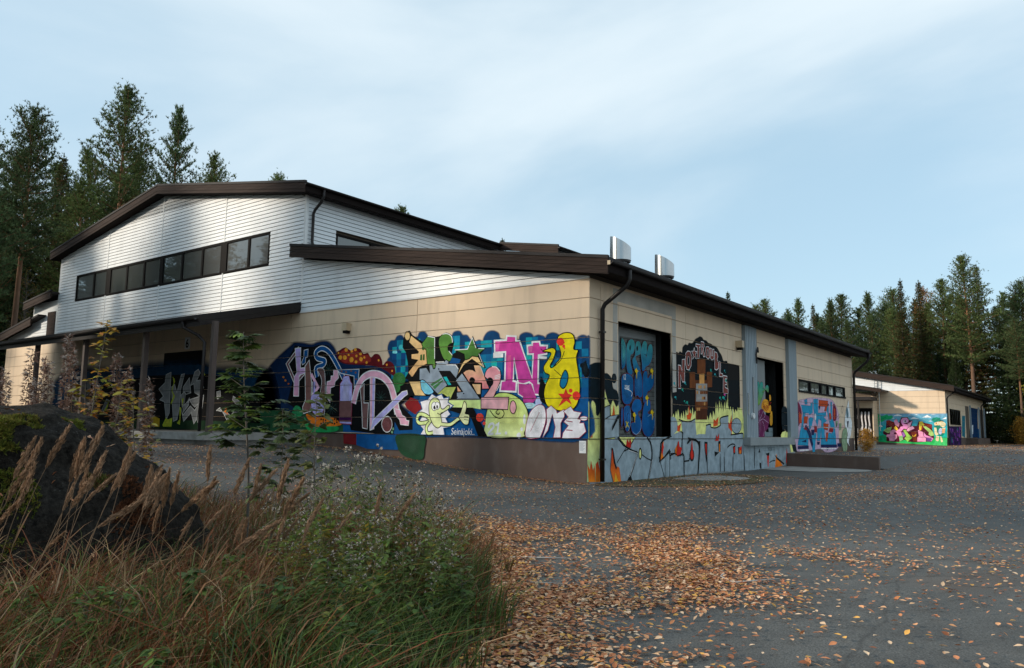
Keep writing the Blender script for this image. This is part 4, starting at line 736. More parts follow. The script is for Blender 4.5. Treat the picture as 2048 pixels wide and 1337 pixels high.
('letter','pink stepped strokes and lavender bottle-shaped letter',[('f','dca0b4',0,0,[-1148,240,-1124,239,-1117,209,-1136,195,-1139,177,-1161,172,-1161,116,-1186,140,-1183,196,-1162,199,-1161,217,-1147,217]),('s','f3e6ec',2.6,2,[-1148,240,-1124,239,-1117,209,-1136,195,-1139,177,-1161,172,-1161,116,-1186,140,-1183,196,-1162,199,-1161,217,-1147,217]),('f','10497c',0,0,[-1127,239,-1003,238,-1006,187,-1026,171,-1030,213,-1106,226]),('s','f3eef2',2.6,2,[-1127,239,-1003,238,-1006,187,-1026,171,-1030,213,-1106,226]),('f','7a4a35',0,1,[-1096,233,-1096,232,-1098,230,-1101,230,-1103,231,-1105,232,-1106,234,-1105,235,-1104,237,-1101,237,-1099,236,-1097,235]),('f','7a4a35',0,1,[-1070,229,-1071,227,-1072,226,-1075,226,-1077,226,-1079,228,-1080,229,-1080,231,-1078,232,-1075,233,-1073,232,-1071,231]),('f','7a4a35',0,1,[-1042,233,-1042,231,-1044,230,-1047,230,-1049,230,-1051,231,-1052,233,-1051,235,-1050,236,-1047,236,-1045,236,-1043,235]),('f','7a4a35',0,1,[-1016,226,-1017,224,-1019,223,-1021,222,-1024,223,-1026,224,-1026,226,-1026,228,-1024,229,-1022,229,-1019,229,-1017,227]),('f','7a4a35',0,1,[-1012,200,-1012,199,-1014,198,-1017,197,-1019,198,-1021,199,-1022,201,-1021,202,-1020,203,-1017,204,-1015,203,-1013,202]),('f','a9a3da',0,0,[-1089,214,-1058,216,-1048,193,-1037,183,-1034,33,-1101,36,-1107,186,-1095,197]),('s','7a2038',3,2,[-1089,214,-1058,216,-1048,193,-1037,183,-1034,33,-1101,36,-1107,186,-1095,197]),('f','6b4a48',0,0,[-1105,120,-1038,120,-1035,42,-1101,43]),('f','3a1240',0,0,[-1102,59,-1037,61,-1037,48,-1101,48])]),
('letter','big pink arched letter D with lavender diagonal',[('s','f4e4ea',29.3,1,[-1027,111,-1010,165,-980,203,-933,218,-879,208,-835,175,-810,123,-793,73]),('s','dd9fb3',20.9,1,[-1027,111,-1010,165,-980,203,-933,218,-879,208,-835,175,-810,123,-793,73]),('f','dd9fb3',0,0,[-941,207,-915,206,-911,18,-932,13]),('s','f4e4ea',2.5,2,[-941,207,-915,206,-911,18,-932,13]),('f','aaa4da',0,0,[-927,202,-917,203,-914,35,-923,31]),('f','aaa4da',0,0,[-929,13,-918,49,-773,150,-750,154,-746,141,-762,133]),('s','f4e4ea',2.9,2,[-929,13,-918,49,-773,150,-750,154,-746,141,-762,133]),('f','dca0b4',0,0,[-810,91,-780,86,-769,67,-752,60,-749,50,-735,48,-737,32,-776,35,-781,52,-797,63]),('s','f3e6ec',2.4,2,[-810,91,-780,86,-769,67,-752,60,-749,50,-735,48,-737,32,-776,35,-781,52,-797,63]),('f','6a4c4a',0,0,[-993,166,-972,183,-969,112,-945,112,-946,17,-972,21,-981,104]),('s','efd9df',2.5,2,[-993,166,-972,183,-969,112,-945,112,-946,17,-972,21,-981,104]),('f','6a3c3e',0,1,[-818,36,-821,22,-830,11,-843,7,-856,11,-866,21,-871,35,-868,49,-858,59,-845,63,-832,60,-822,49]),('s','f3e6ec',2.8,3,[-818,36,-821,22,-830,11,-843,7,-856,11,-866,21,-871,35,-868,49,-858,59,-845,63,-832,60,-822,49]),('f','6f9a78',0,1,[-843,-6,-843,-9,-845,-11,-847,-12,-850,-11,-852,-9,-853,-7,-852,-4,-851,-2,-848,-1,-845,-2,-843,-4]),('f','6f9a78',0,1,[-826,-3,-826,-6,-828,-8,-830,-9,-833,-8,-835,-6,-836,-4,-835,-1,-833,1,-831,2,-828,1,-826,-1]),('f','6f9a78',0,1,[-812,8,-813,5,-814,3,-817,3,-819,3,-821,5,-822,8,-822,10,-820,12,-817,13,-815,12,-813,10]),('f','6f9a78',0,1,[-807,20,-807,17,-809,15,-812,15,-814,15,-816,17,-817,20,-816,22,-815,24,-812,25,-810,24,-808,22]),('s','2c4a46',1.2,0,[-910,132,-852,132]),('s','2c4a46',1.2,0,[-905,147,-856,117]),('s','2c4a46',1.2,0,[-891,155,-871,109]),('s','2c4a46',1.2,0,[-873,155,-889,109]),('s','2c4a46',1.2,0,[-858,146,-904,118]),('s','2c4a46',1.3,0,[-1210,245,-1144,243]),('s','2c4a46',1.3,0,[-1205,260,-1149,228]),('s','2c4a46',1.3,0,[-1189,269,-1165,219]),('s','2c4a46',1.3,0,[-1168,268,-1185,219]),('s','2c4a46',1.3,0,[-1151,258,-1203,229]),('s','2c4a46',1.3,0,[-1183,92,-1118,92]),('s','2c4a46',1.3,0,[-1178,108,-1123,77]),('s','2c4a46',1.3,0,[-1162,117,-1139,68]),('s','2c4a46',1.3,0,[-1142,117,-1159,68]),('s','2c4a46',1.3,0,[-1125,107,-1176,77])]),
('painted_flower','orange spotted and green painted foliage at the foot of the letters',[('f','d9701d',0,1,[-1300,66,-1276,73,-1248,62,-1221,58,-1207,60,-1128,56,-1102,41,-1095,29,-1205,21,-1259,32]),('f','1f8a4a',0,1,[-1309,58,-1287,40,-1259,23,-1113,25,-1125,5,-1257,1,-1300,23]),('f','1c1410',0,1,[-1202,52,-1203,50,-1204,48,-1207,48,-1209,48,-1211,50,-1212,51,-1211,53,-1209,55,-1207,55,-1205,55,-1203,53]),('f','1c1410',0,1,[-1189,49,-1189,47,-1191,46,-1193,45,-1195,46,-1197,47,-1198,49,-1198,51,-1196,52,-1194,53,-1191,52,-1190,51]),('f','1c1410',0,1,[-1175,47,-1176,45,-1177,43,-1180,43,-1182,43,-1184,45,-1185,46,-1184,48,-1183,50,-1180,50,-1178,50,-1176,48]),('f','1c1410',0,1,[-1163,52,-1163,50,-1165,48,-1167,48,-1169,48,-1171,50,-1172,52,-1171,54,-1170,55,-1167,56,-1165,55,-1163,54]),('f','1c1410',0,1,[-1149,49,-1150,47,-1151,46,-1154,45,-1156,46,-1158,47,-1158,49,-1158,51,-1156,53,-1154,53,-1152,53,-1150,51]),('f','1c1410',0,1,[-1136,47,-1137,45,-1138,43,-1140,43,-1143,43,-1145,45,-1145,47,-1145,49,-1143,50,-1141,51,-1139,50,-1137,49]),('f','1c1410',0,1,[-1124,52,-1124,50,-1126,49,-1128,48,-1130,49,-1132,50,-1133,52,-1132,54,-1131,55,-1128,56,-1126,55,-1124,54]),('f','1c1410',0,1,[-1111,49,-1111,48,-1113,46,-1115,46,-1117,46,-1119,47,-1120,49,-1119,51,-1118,53,-1115,53,-1113,53,-1111,51]),('f','1c1410',0,1,[-1201,34,-1202,32,-1203,31,-1205,30,-1208,31,-1210,32,-1210,34,-1210,36,-1208,38,-1206,38,-1204,38,-1202,36]),('f','1c1410',0,1,[-1188,40,-1189,38,-1190,36,-1192,36,-1195,36,-1197,38,-1197,40,-1197,41,-1195,43,-1193,43,-1191,43,-1189,41]),('f','1c1410',0,1,[-1175,37,-1175,35,-1177,34,-1179,33,-1181,34,-1183,35,-1184,37,-1183,39,-1182,40,-1180,41,-1177,40,-1175,39]),('f','1c1410',0,1,[-1161,35,-1162,33,-1164,31,-1166,31,-1168,31,-1170,33,-1171,35,-1170,37,-1169,38,-1166,38,-1164,38,-1162,37]),('f','1c1410',0,1,[-1149,40,-1149,38,-1151,37,-1153,36,-1155,36,-1157,38,-1158,40,-1157,42,-1156,43,-1154,44,-1151,43,-1149,42]),('f','1c1410',0,1,[-1136,37,-1136,36,-1138,34,-1140,34,-1142,34,-1144,35,-1145,37,-1144,39,-1143,41,-1140,41,-1138,41,-1136,39]),('f','1c1410',0,1,[-1122,35,-1123,33,-1125,32,-1127,31,-1129,32,-1131,33,-1132,35,-1131,37,-1129,38,-1127,39,-1125,38,-1123,37]),('f','1c1410',0,1,[-1110,40,-1110,38,-1112,37,-1114,36,-1116,37,-1118,38,-1119,40,-1118,42,-1117,43,-1115,44,-1112,43,-1111,42]),('f','6a1a1e',0,0,[-1077,-2,-1002,-2,-1003,-42,-1073,-38]),('f','0c4a80',0,0,[-1005,-2,-777,0,-786,-54,-942,-55,-1003,-42]),('f','1e3f2a',0,1,[-789,0,-664,-1,-658,-47,-671,-84,-757,-73,-793,-35])])]),
('mural','dark mural of grey spiky letters under the canopy',1,0,[
('painted_background','black and blue painted strip under the canopy',[('h','0c3350',39.8,1,[-3539,178,-3551,240,-3328,307,-3036,290,-2524,299,-2080,288,-1956,256,-1692,248,-1549,212,-1530,-10,-1927,-12,-3498,-36]),('f','0a0b0d',0,0,[-3421,148,-3314,230,-3025,223,-2518,257,-1995,251,-1686,184,-1610,130,-1598,-9,-3387,-34]),('f','14301d',0,0,[-2994,40,-1972,41,-1533,31,-1530,-12,-2983,-30])]),
('*letter','grey spiky letters beside the canopy door',[('f','7d8082','8d9092',0,[-2368,258,-2325,267,-2317,74,-2341,44,-2368,129,-2410,138,-2379,155,-2425,190,-2372,219]),('s','b9bcbe',3.9,2,[-2368,258,-2325,267,-2317,74,-2341,44,-2368,129,-2410,138,-2379,155,-2425,190,-2372,219]),('f','7d8082','8d9092',0,[-2312,197,-2286,209,-2262,170,-2233,254,-2206,257,-2229,186,-2230,99,-2246,45,-2276,36,-2294,112]),('s','b9bcbe',3.8,2,[-2312,197,-2286,209,-2262,170,-2233,254,-2206,257,-2229,186,-2230,99,-2246,45,-2276,36,-2294,112]),('f','7d8082','8d9092',0,[-2210,195,-2162,237,-2142,168,-2183,161,-2196,173,-2225,157,-2207,103,-2164,127,-2151,144,-2155,111,-2196,78]),('s','b9bcbe',3.8,2,[-2210,195,-2162,237,-2142,168,-2183,161,-2196,173,-2225,157,-2207,103,-2164,127,-2151,144,-2155,111,-2196,78]),('f','7d8082','8d9092',0,[-2120,263,-2091,274,-2075,257,-2100,221,-2071,224,-2038,191,-2062,151,-2109,168,-2121,209,-2146,202]),('s','b9bcbe',3.7,2,[-2120,263,-2091,274,-2075,257,-2100,221,-2071,224,-2038,191,-2062,151,-2109,168,-2121,209,-2146,202]),('f','7d8082','8d9092',0,[-2150,136,-2034,155,-2045,62,-2060,32,-2071,34,-2060,127,-2101,102,-2125,115]),('s','b9bcbe',3.7,2,[-2150,136,-2034,155,-2045,62,-2060,32,-2071,34,-2060,127,-2101,102,-2125,115]),('f','7d8082','8d9092',0,[-2214,95,-2195,66,-2139,107,-2099,86,-2070,123,-2080,46,-2100,27,-2128,78,-2187,37]),('s','b9bcbe',3.8,2,[-2214,95,-2195,66,-2139,107,-2099,86,-2070,123,-2080,46,-2100,27,-2128,78,-2187,37]),('f','b7c43a',0,0,[-2307,247,-2290,236,-2284,221,-2291,213,-2302,179,-2275,154,-2302,116,-2311,120,-2290,154,-2310,180,-2295,217]),('f','b7c43a',0,0,[-2054,269,-2033,248,-2063,224,-2059,249]),('f','b7c43a',0,0,[-2215,140,-2198,144,-2205,103]),('f','b7c43a',0,0,[-2230,103,-2214,99,-2216,20,-2244,28,-2223,45]),('f','b7c43a',0,0,[-2370,19,-2342,53,-2325,44,-2286,53,-2289,11,-2361,10]),('f','7d8082',0,0,[-1932,169,-1904,173,-1898,141,-1925,137]),('s','b9bcbe',2.4,2,[-1932,169,-1904,173,-1898,141,-1925,137]),('f','7d8082',0,0,[-1927,86,-1900,98,-1870,74,-1840,43,-1825,30,-1732,97,-1754,124,-1803,148,-1808,132,-1766,105,-1815,62,-1843,78]),('s','b9bcbe',2.8,2,[-1927,86,-1900,98,-1870,74,-1840,43,-1825,30,-1732,97,-1754,124,-1803,148,-1808,132,-1766,105,-1815,62,-1843,78]),('f','c7691f',0,0,[-1871,82,-1852,97,-1832,66]),('f','c7691f',0,0,[-1766,145,-1750,147,-1745,128]),('t','9fc0c8','ANT',-1726,66,13,0.8,0,0)]),
('*letter','grey letters at the far end of the canopy wall',[('f','6f7274',0,0,[-3511,151,-3493,255,-3462,150]),('s','a9acae',2.7,2,[-3511,151,-3493,255,-3462,150]),('f','6f7274',0,0,[-3362,226,-3328,238,-3283,227,-3284,195,-3318,185,-3356,196]),('s','a9acae',2.7,2,[-3362,226,-3328,238,-3283,227,-3284,195,-3318,185,-3356,196]),('f','6f7274',0,0,[-3395,246,-3373,249,-3359,173,-3385,193]),('s','a9acae',2.7,2,[-3395,246,-3373,249,-3359,173,-3385,193]),('f','6f7274',0,0,[-3330,172,-3288,178,-3281,139,-3318,142]),('s','a9acae',2.6,2,[-3330,172,-3288,178,-3281,139,-3318,142]),('f','6f7274',0,0,[-3030,231,-2989,186,-2956,180,-2972,161,-3022,187]),('s','a9acae',2.5,2,[-3030,231,-2989,186,-2956,180,-2972,161,-3022,187]),('f','6f7274',0,0,[-2981,92,-2938,148,-2904,139,-2960,86]),('s','a9acae',2.5,2,[-2981,92,-2938,148,-2904,139,-2960,86]),('f','6f7274',0,0,[-2796,132,-2742,137,-2749,104,-2785,98]),('s','a9acae',2.4,2,[-2796,132,-2742,137,-2749,104,-2785,98]),('f','6f7274',0,0,[-2617,222,-2576,221,-2479,178,-2460,120,-2480,97,-2566,150]),('s','a9acae',2.4,2,[-2617,222,-2576,221,-2479,178,-2460,120,-2480,97,-2566,150]),('f','6f7274',0,0,[-3174,248,-3134,253,-3123,189,-3161,170]),('s','a9acae',2.6,2,[-3174,248,-3134,253,-3123,189,-3161,170]),('f','b7c43a',0,0,[-2965,80,-2937,105,-2905,142,-2929,92]),('f','c9a62b',0,0,[-2485,54,-2464,65,-2397,48,-2396,9,-2468,11]),('f','154a66',0,0,[-2795,122,-2752,122,-2770,98])])]),
('mural','long mural of grey stone letters with yellow and red flames',0,0,[
('painted_background','yellow-green flames and black drips above the stone letters',[('f','dbe184',0,0,[-6,109,59,112,88,143,118,119,148,125,174,100,174,6,163,-1,60,-1,-5,-1]),('f','dbe184','8fae84',0,[-5,-1,64,-1,58,-83,53,-126,-9,-124]),('h','0c1a20',2.4,1,[-2,206,12,219,40,226,69,224,71,191,98,198,128,185,138,155,163,146,174,121,160,100,138,119,123,104,103,123,88,152,74,142,67,112,57,77,40,72,36,101,17,115,3,100,-4,129]),('f','0c1a20',0,1,[160,187,158,179,153,173,145,171,137,172,132,177,130,185,132,193,137,199,145,201,153,200,158,194]),('f','0c1a20',0,1,[-9,206,-11,196,-18,188,-27,185,-36,187,-42,194,-45,203,-43,213,-36,221,-27,224,-18,222,-11,215]),('f','dbe184',0,0,[1047,0,1051,98,1064,116,1075,95,1087,111,1102,94,1115,108,1130,92,1147,115,1163,94,1181,122,1192,98,1205,120,1216,86,1234,108,1254,90,1273,112,1289,92,1307,107,1324,91,1338,105,1343,105,1336,-1,1205,-37]),('f','dbe184',0,0,[1683,16,1705,30,1753,34,1846,35,1867,17,1877,-1,1860,-65,1826,-65,1809,-15,1682,-1]),('f','0c1a20',0,0,[1703,134,1720,148,1757,151,1778,140,1787,115,1820,120,1840,99,1849,67,1824,34,1797,41,1769,27,1738,44,1711,34,1697,65]),('f','0c1a20',0,0,[1859,61,1880,35,1888,-1,1916,-66,1860,-61,1831,-15,1850,17])]),
('letter','red and orange flames between the stone letters',[('f','b3241b','d8791e',0,[0,-124,-7,-72,6,-89,13,-63,24,-92,34,-78,37,-126]),('f','b3241b','d8791e',0,[38,-126,39,-73,52,-66,65,-98,68,-127]),('f','b3241b','d8791e',0,[126,49,123,69,133,74,143,105,150,74,160,62,138,39]),('f','b3241b','d8791e',0,[4,4,2,52,9,71,16,33,18,4]),('f','b3241b','d8791e',0,[128,-130,126,-85,138,-31,143,-71,163,-101,173,-72,183,-132]),('f','c02b1e','d9581d',0,[219,-24,227,-1,233,-13,239,5,246,-13,258,-6,250,-27]),('f','c02b1e','d9581d',0,[583,29,580,59,595,44,619,55,606,24]),('f','c02b1e','d9581d',0,[671,69,665,84,681,87,685,124,694,93,712,91,699,69]),('f','c02b1e','d9581d',0,[904,45,909,76,926,68,956,85,947,51]),('f','c02b1e','d9581d',0,[1050,-32,1055,67,1069,58,1090,97,1090,9,1077,-29]),('f','c02b1e','d9581d',0,[1241,-3,1250,73,1261,46,1277,40,1273,3])]),
('letter','grey stone block letters outlined in black',[('f','8d9aa0',0,0,[61,87,118,103,120,69,173,75,174,6,62,0]),('s','000000',2,2,[61,87,118,103,120,69,173,75,174,6,62,0]),('f','8d9aa0','84929a',0,[63,-1,137,-1,162,6,176,5,455,6,452,-135,301,-136,227,-137,64,-130]),('f','8d9aa0','84929a',0,[151,5,469,5,536,8,537,75,560,76,578,70,589,54,586,29,559,16,612,26,630,16,622,60,610,66,656,61,699,64,737,72,748,14,774,17,828,17,839,51,877,56,880,43,932,42,976,53,973,80,1056,92,1053,44,1087,26,1079,15,1206,21,1208,-3,1279,-3,1283,71,1340,86,1339,-3,1472,-4,1463,-129,1165,-127,803,-126,614,-127,150,-131]),('f','8d9aa0',0,1,[1194,53,1185,37,1165,25,1137,21,1111,25,1092,36,1086,51,1094,67,1114,78,1141,83,1168,79,1187,68]),('s','101416',3,3,[1194,53,1185,37,1165,25,1137,21,1111,25,1092,36,1086,51,1094,67,1114,78,1141,83,1168,79,1187,68]),('s','101416',4.7,1,[601,67,656,61,699,63,739,73]),('s','101416',5,1,[835,50,877,54,882,43,932,42,977,53]),('s','101416',5.2,1,[976,53,976,80,1056,91]),('s','101416',5.2,1,[1050,-37,1050,-32,1092,-22,1123,-24]),('s','101416',5.3,1,[1075,15,1141,18,1206,21,1206,-3]),('s','101416',5,0,[164,5,205,-20,248,-34,294,-42,291,-53,262,-98,228,-133]),('s','dfe4e4',1.2,0,[238,-36,293,-45,289,-54,253,-103]),('s','101416',4.1,0,[210,-38,238,-31,277,3]),('s','101416',3.2,0,[219,-29,196,-47,164,-73]),('f','101416',0,0,[226,-134,250,-112,264,-135]),('s','101416',6,1,[358,5,383,-11,393,-35,395,-55,387,-88,368,-132]),('s','101416',3.8,0,[326,-51,362,-64,392,-71]),('f','101416',0,1,[326,-48,324,-57,320,-64,314,-67,309,-64,305,-57,304,-47,305,-38,309,-31,315,-28,320,-31,324,-38]),('f','dbe184',0,1,[320,-48,319,-55,317,-60,314,-62,311,-60,309,-55,308,-48,309,-41,311,-36,314,-34,317,-36,319,-41]),('f','dbe184',0,0,[171,5,277,5,262,-11,245,-29,219,-22,192,-8]),('f','c02b1e',0,0,[219,-22,227,-1,234,-15,245,-29]),('s','101416',6.3,0,[525,8,474,-7,460,-17,451,-75,490,-61,526,-39,531,-72]),('f','d9711d',0,0,[454,-73,468,-17,484,-9,473,-41,480,-61]),('f','c02b1e',0,0,[461,-39,474,-9,484,-27,473,-56]),('s','1c2224',3,0,[528,-62,527,-132]),('s','1c2224',3.1,0,[640,-64,641,-131]),('s','1c2224',3.3,0,[773,-29,757,-129]),('s','1c2224',3.3,0,[845,-68,846,-128]),('s','1c2224',3.4,0,[967,-70,967,-128]),('s','1c2224',3.5,0,[1007,-71,1008,-129]),('s','1c2224',3.5,0,[1098,-73,1093,-129]),('s','1c2224',3.6,0,[1217,-75,1218,-129]),('s','1c2224',3.7,0,[1326,-77,1331,-128]),('s','1c2224',3,0,[446,-60,489,-135]),('s','101416',4.5,0,[526,-59,569,-50,569,-40,623,-38,630,21,612,26]),('f','d9711d',0,'0',[575,-60,570,-35,587,-22,595,-7,605,-30,620,-41,616,-53]),('f','c02b1e',0,0,[584,-43,595,-7,608,-41,598,-53]),('s','101416',4.6,1,[535,-52,566,-51,598,-58,634,-54,643,-69,640,-121]),('s','101416',5.5,0,[640,-80,683,-78,686,-70]),('s','101416',5.5,1,[669,-18,685,-7,716,-4,754,-10,776,-29,775,-61,757,-127]),('f','101416',0,1,[728,-59,725,-70,718,-78,707,-81,697,-78,690,-70,688,-59,691,-47,699,-39,709,-37,719,-40,726,-48]),('f','c02b1e',0,1,[721,-58,719,-66,714,-72,708,-75,701,-72,697,-66,696,-57,697,-49,702,-43,709,-40,715,-43,719,-49]),('s','c02b1e',2.1,0,[709,-42,708,-8]),('f','101416',0,0,[669,5,748,0,746,-7,685,-5]),('f','101416',0,0,[754,-8,783,-9,782,-43,770,-29]),('f','101416',0,0,[820,-11,848,-12,845,-63,836,-90,824,-46]),('f','c02b1e',0,0,[825,-19,840,-19,835,-68]),('f','101416',0,0,[914,-49,957,-53,917,-68]),('f','101416',0,0,[952,-11,973,-8,971,-51,954,-48]),('f','d9711d',0,0,[957,-20,967,-20,966,-49,957,-52]),('f','c02b1e',0,0,[922,-8,928,17,938,3,954,20,955,-8]),('f','101416',0,0,[1100,-32,1125,-26,1121,-62,1106,-61]),('f','c02b1e',0,0,[1102,-56,1107,-35,1121,-32,1119,-56]),('f','101416',0,0,[1154,-33,1194,-39,1193,-63,1157,-62]),('f','c02b1e',0,0,[1161,-59,1162,-39,1193,-30,1189,-57]),('f','d9711d',0,0,[1165,-62,1170,-48,1187,-48,1185,-62]),('f','101416',0,0,[1375,-60,1394,-40,1408,-60]),('f','101416',0,0,[1399,-104,1412,-104,1415,-131,1393,-130]),('f','8d9aa0','84929a',0,[1206,-25,1786,-25,1788,-60,1735,-125,1437,-133,1225,-132]),('f','101416',0,0,[1474,-66,1522,-62,1516,-80,1488,-74]),('f','c02b1e',0,0,[1487,-76,1518,-75,1505,-125,1498,-125]),('f','d9711d',0,0,[1591,-130,1610,-68,1633,-95,1663,-106,1698,-124]),('f','101416',0,0,[1585,-72,1720,-115,1709,-121,1623,-95]),('s','101416',4.7,1,[1519,-106,1553,-100,1593,-99]),('s','101416',3.8,0,[1335,-26,1330,-127]),('f','101416',0,0,[1382,-60,1397,-42,1406,-60]),('f','101416',0,0,[1394,-105,1415,-104,1418,-129,1398,-129]),('t','39464a','WOSK',1498,-56,20,0.75,0,0),('f','c02b1e',0,0,[1741,-108,1757,-43,1775,-85,1791,-99,1757,-119]),('f','dbe184',0,0,[1354,3,1365,3,1360,-21,1357,-21]),('f','dbe184',0,0,[1483,3,1495,3,1491,-22]),('f','101416',0,0,[131,39,164,74,174,69,127,24]),('f','101416',0,0,[127,-26,137,-29,151,-72,176,-112,165,-114,140,-71]),('f','b3241b','d9711d',0,[121,-93,131,-29,140,-71,154,-94,165,-83,176,-90,187,-134,140,-132]),('f','e0a02a',0,0,[145,-132,151,-102,162,-120,172,-133]),('f','b3241b',0,0,[221,-23,228,0,236,-13,245,3,253,-15,247,-29]),('f','b3241b',0,0,[579,-52,584,-27,597,-6,603,-28,622,-32,612,-56,588,-60]),('f','b3241b',0,0,[697,-41,708,-4,715,-41]),('s','101416',2.7,0,[118,103,119,71,64,52]),('s','101416',2.2,0,[64,91,118,103]),('s','101416',2.7,0,[167,6,222,-26,295,-44,289,-57,243,-124]),('s','101416',2.9,1,[374,5,394,-30,396,-64,370,-132]),('s','101416',2.8,0,[247,-20,272,3]),('s','101416',3.5,0,[538,9,476,-6,467,-16,453,-74,477,-66,531,-42,534,-70]),('s','101416',2.6,0,[626,21,629,-51,588,-60,636,-58,641,-128]),('s','101416',3.1,1,[671,-17,711,-3,756,-8,774,-34,760,-128]),('s','e2e6e6',1.4,0,[234,-35,291,-46,281,-66,239,-119]),('s','e2e6e6',1.4,0,[394,-68,368,-129]),('s','14191b',2,0,[493,-65,490,-131]),('s','14191b',2.2,0,[832,-61,842,-127]),('s','14191b',2.3,0,[968,-59,965,-126]),('s','14191b',2.3,0,[1008,-53,1007,-127]),('s','14191b',2.3,0,[1102,-60,1094,-127]),('s','14191b',2.4,0,[1218,-68,1218,-127]),('s','14191b',2.5,0,[1341,-27,1332,-125])])]),
('mural','blue bubble-letter graffiti on brick-pattern roller door',0,-0.62,[
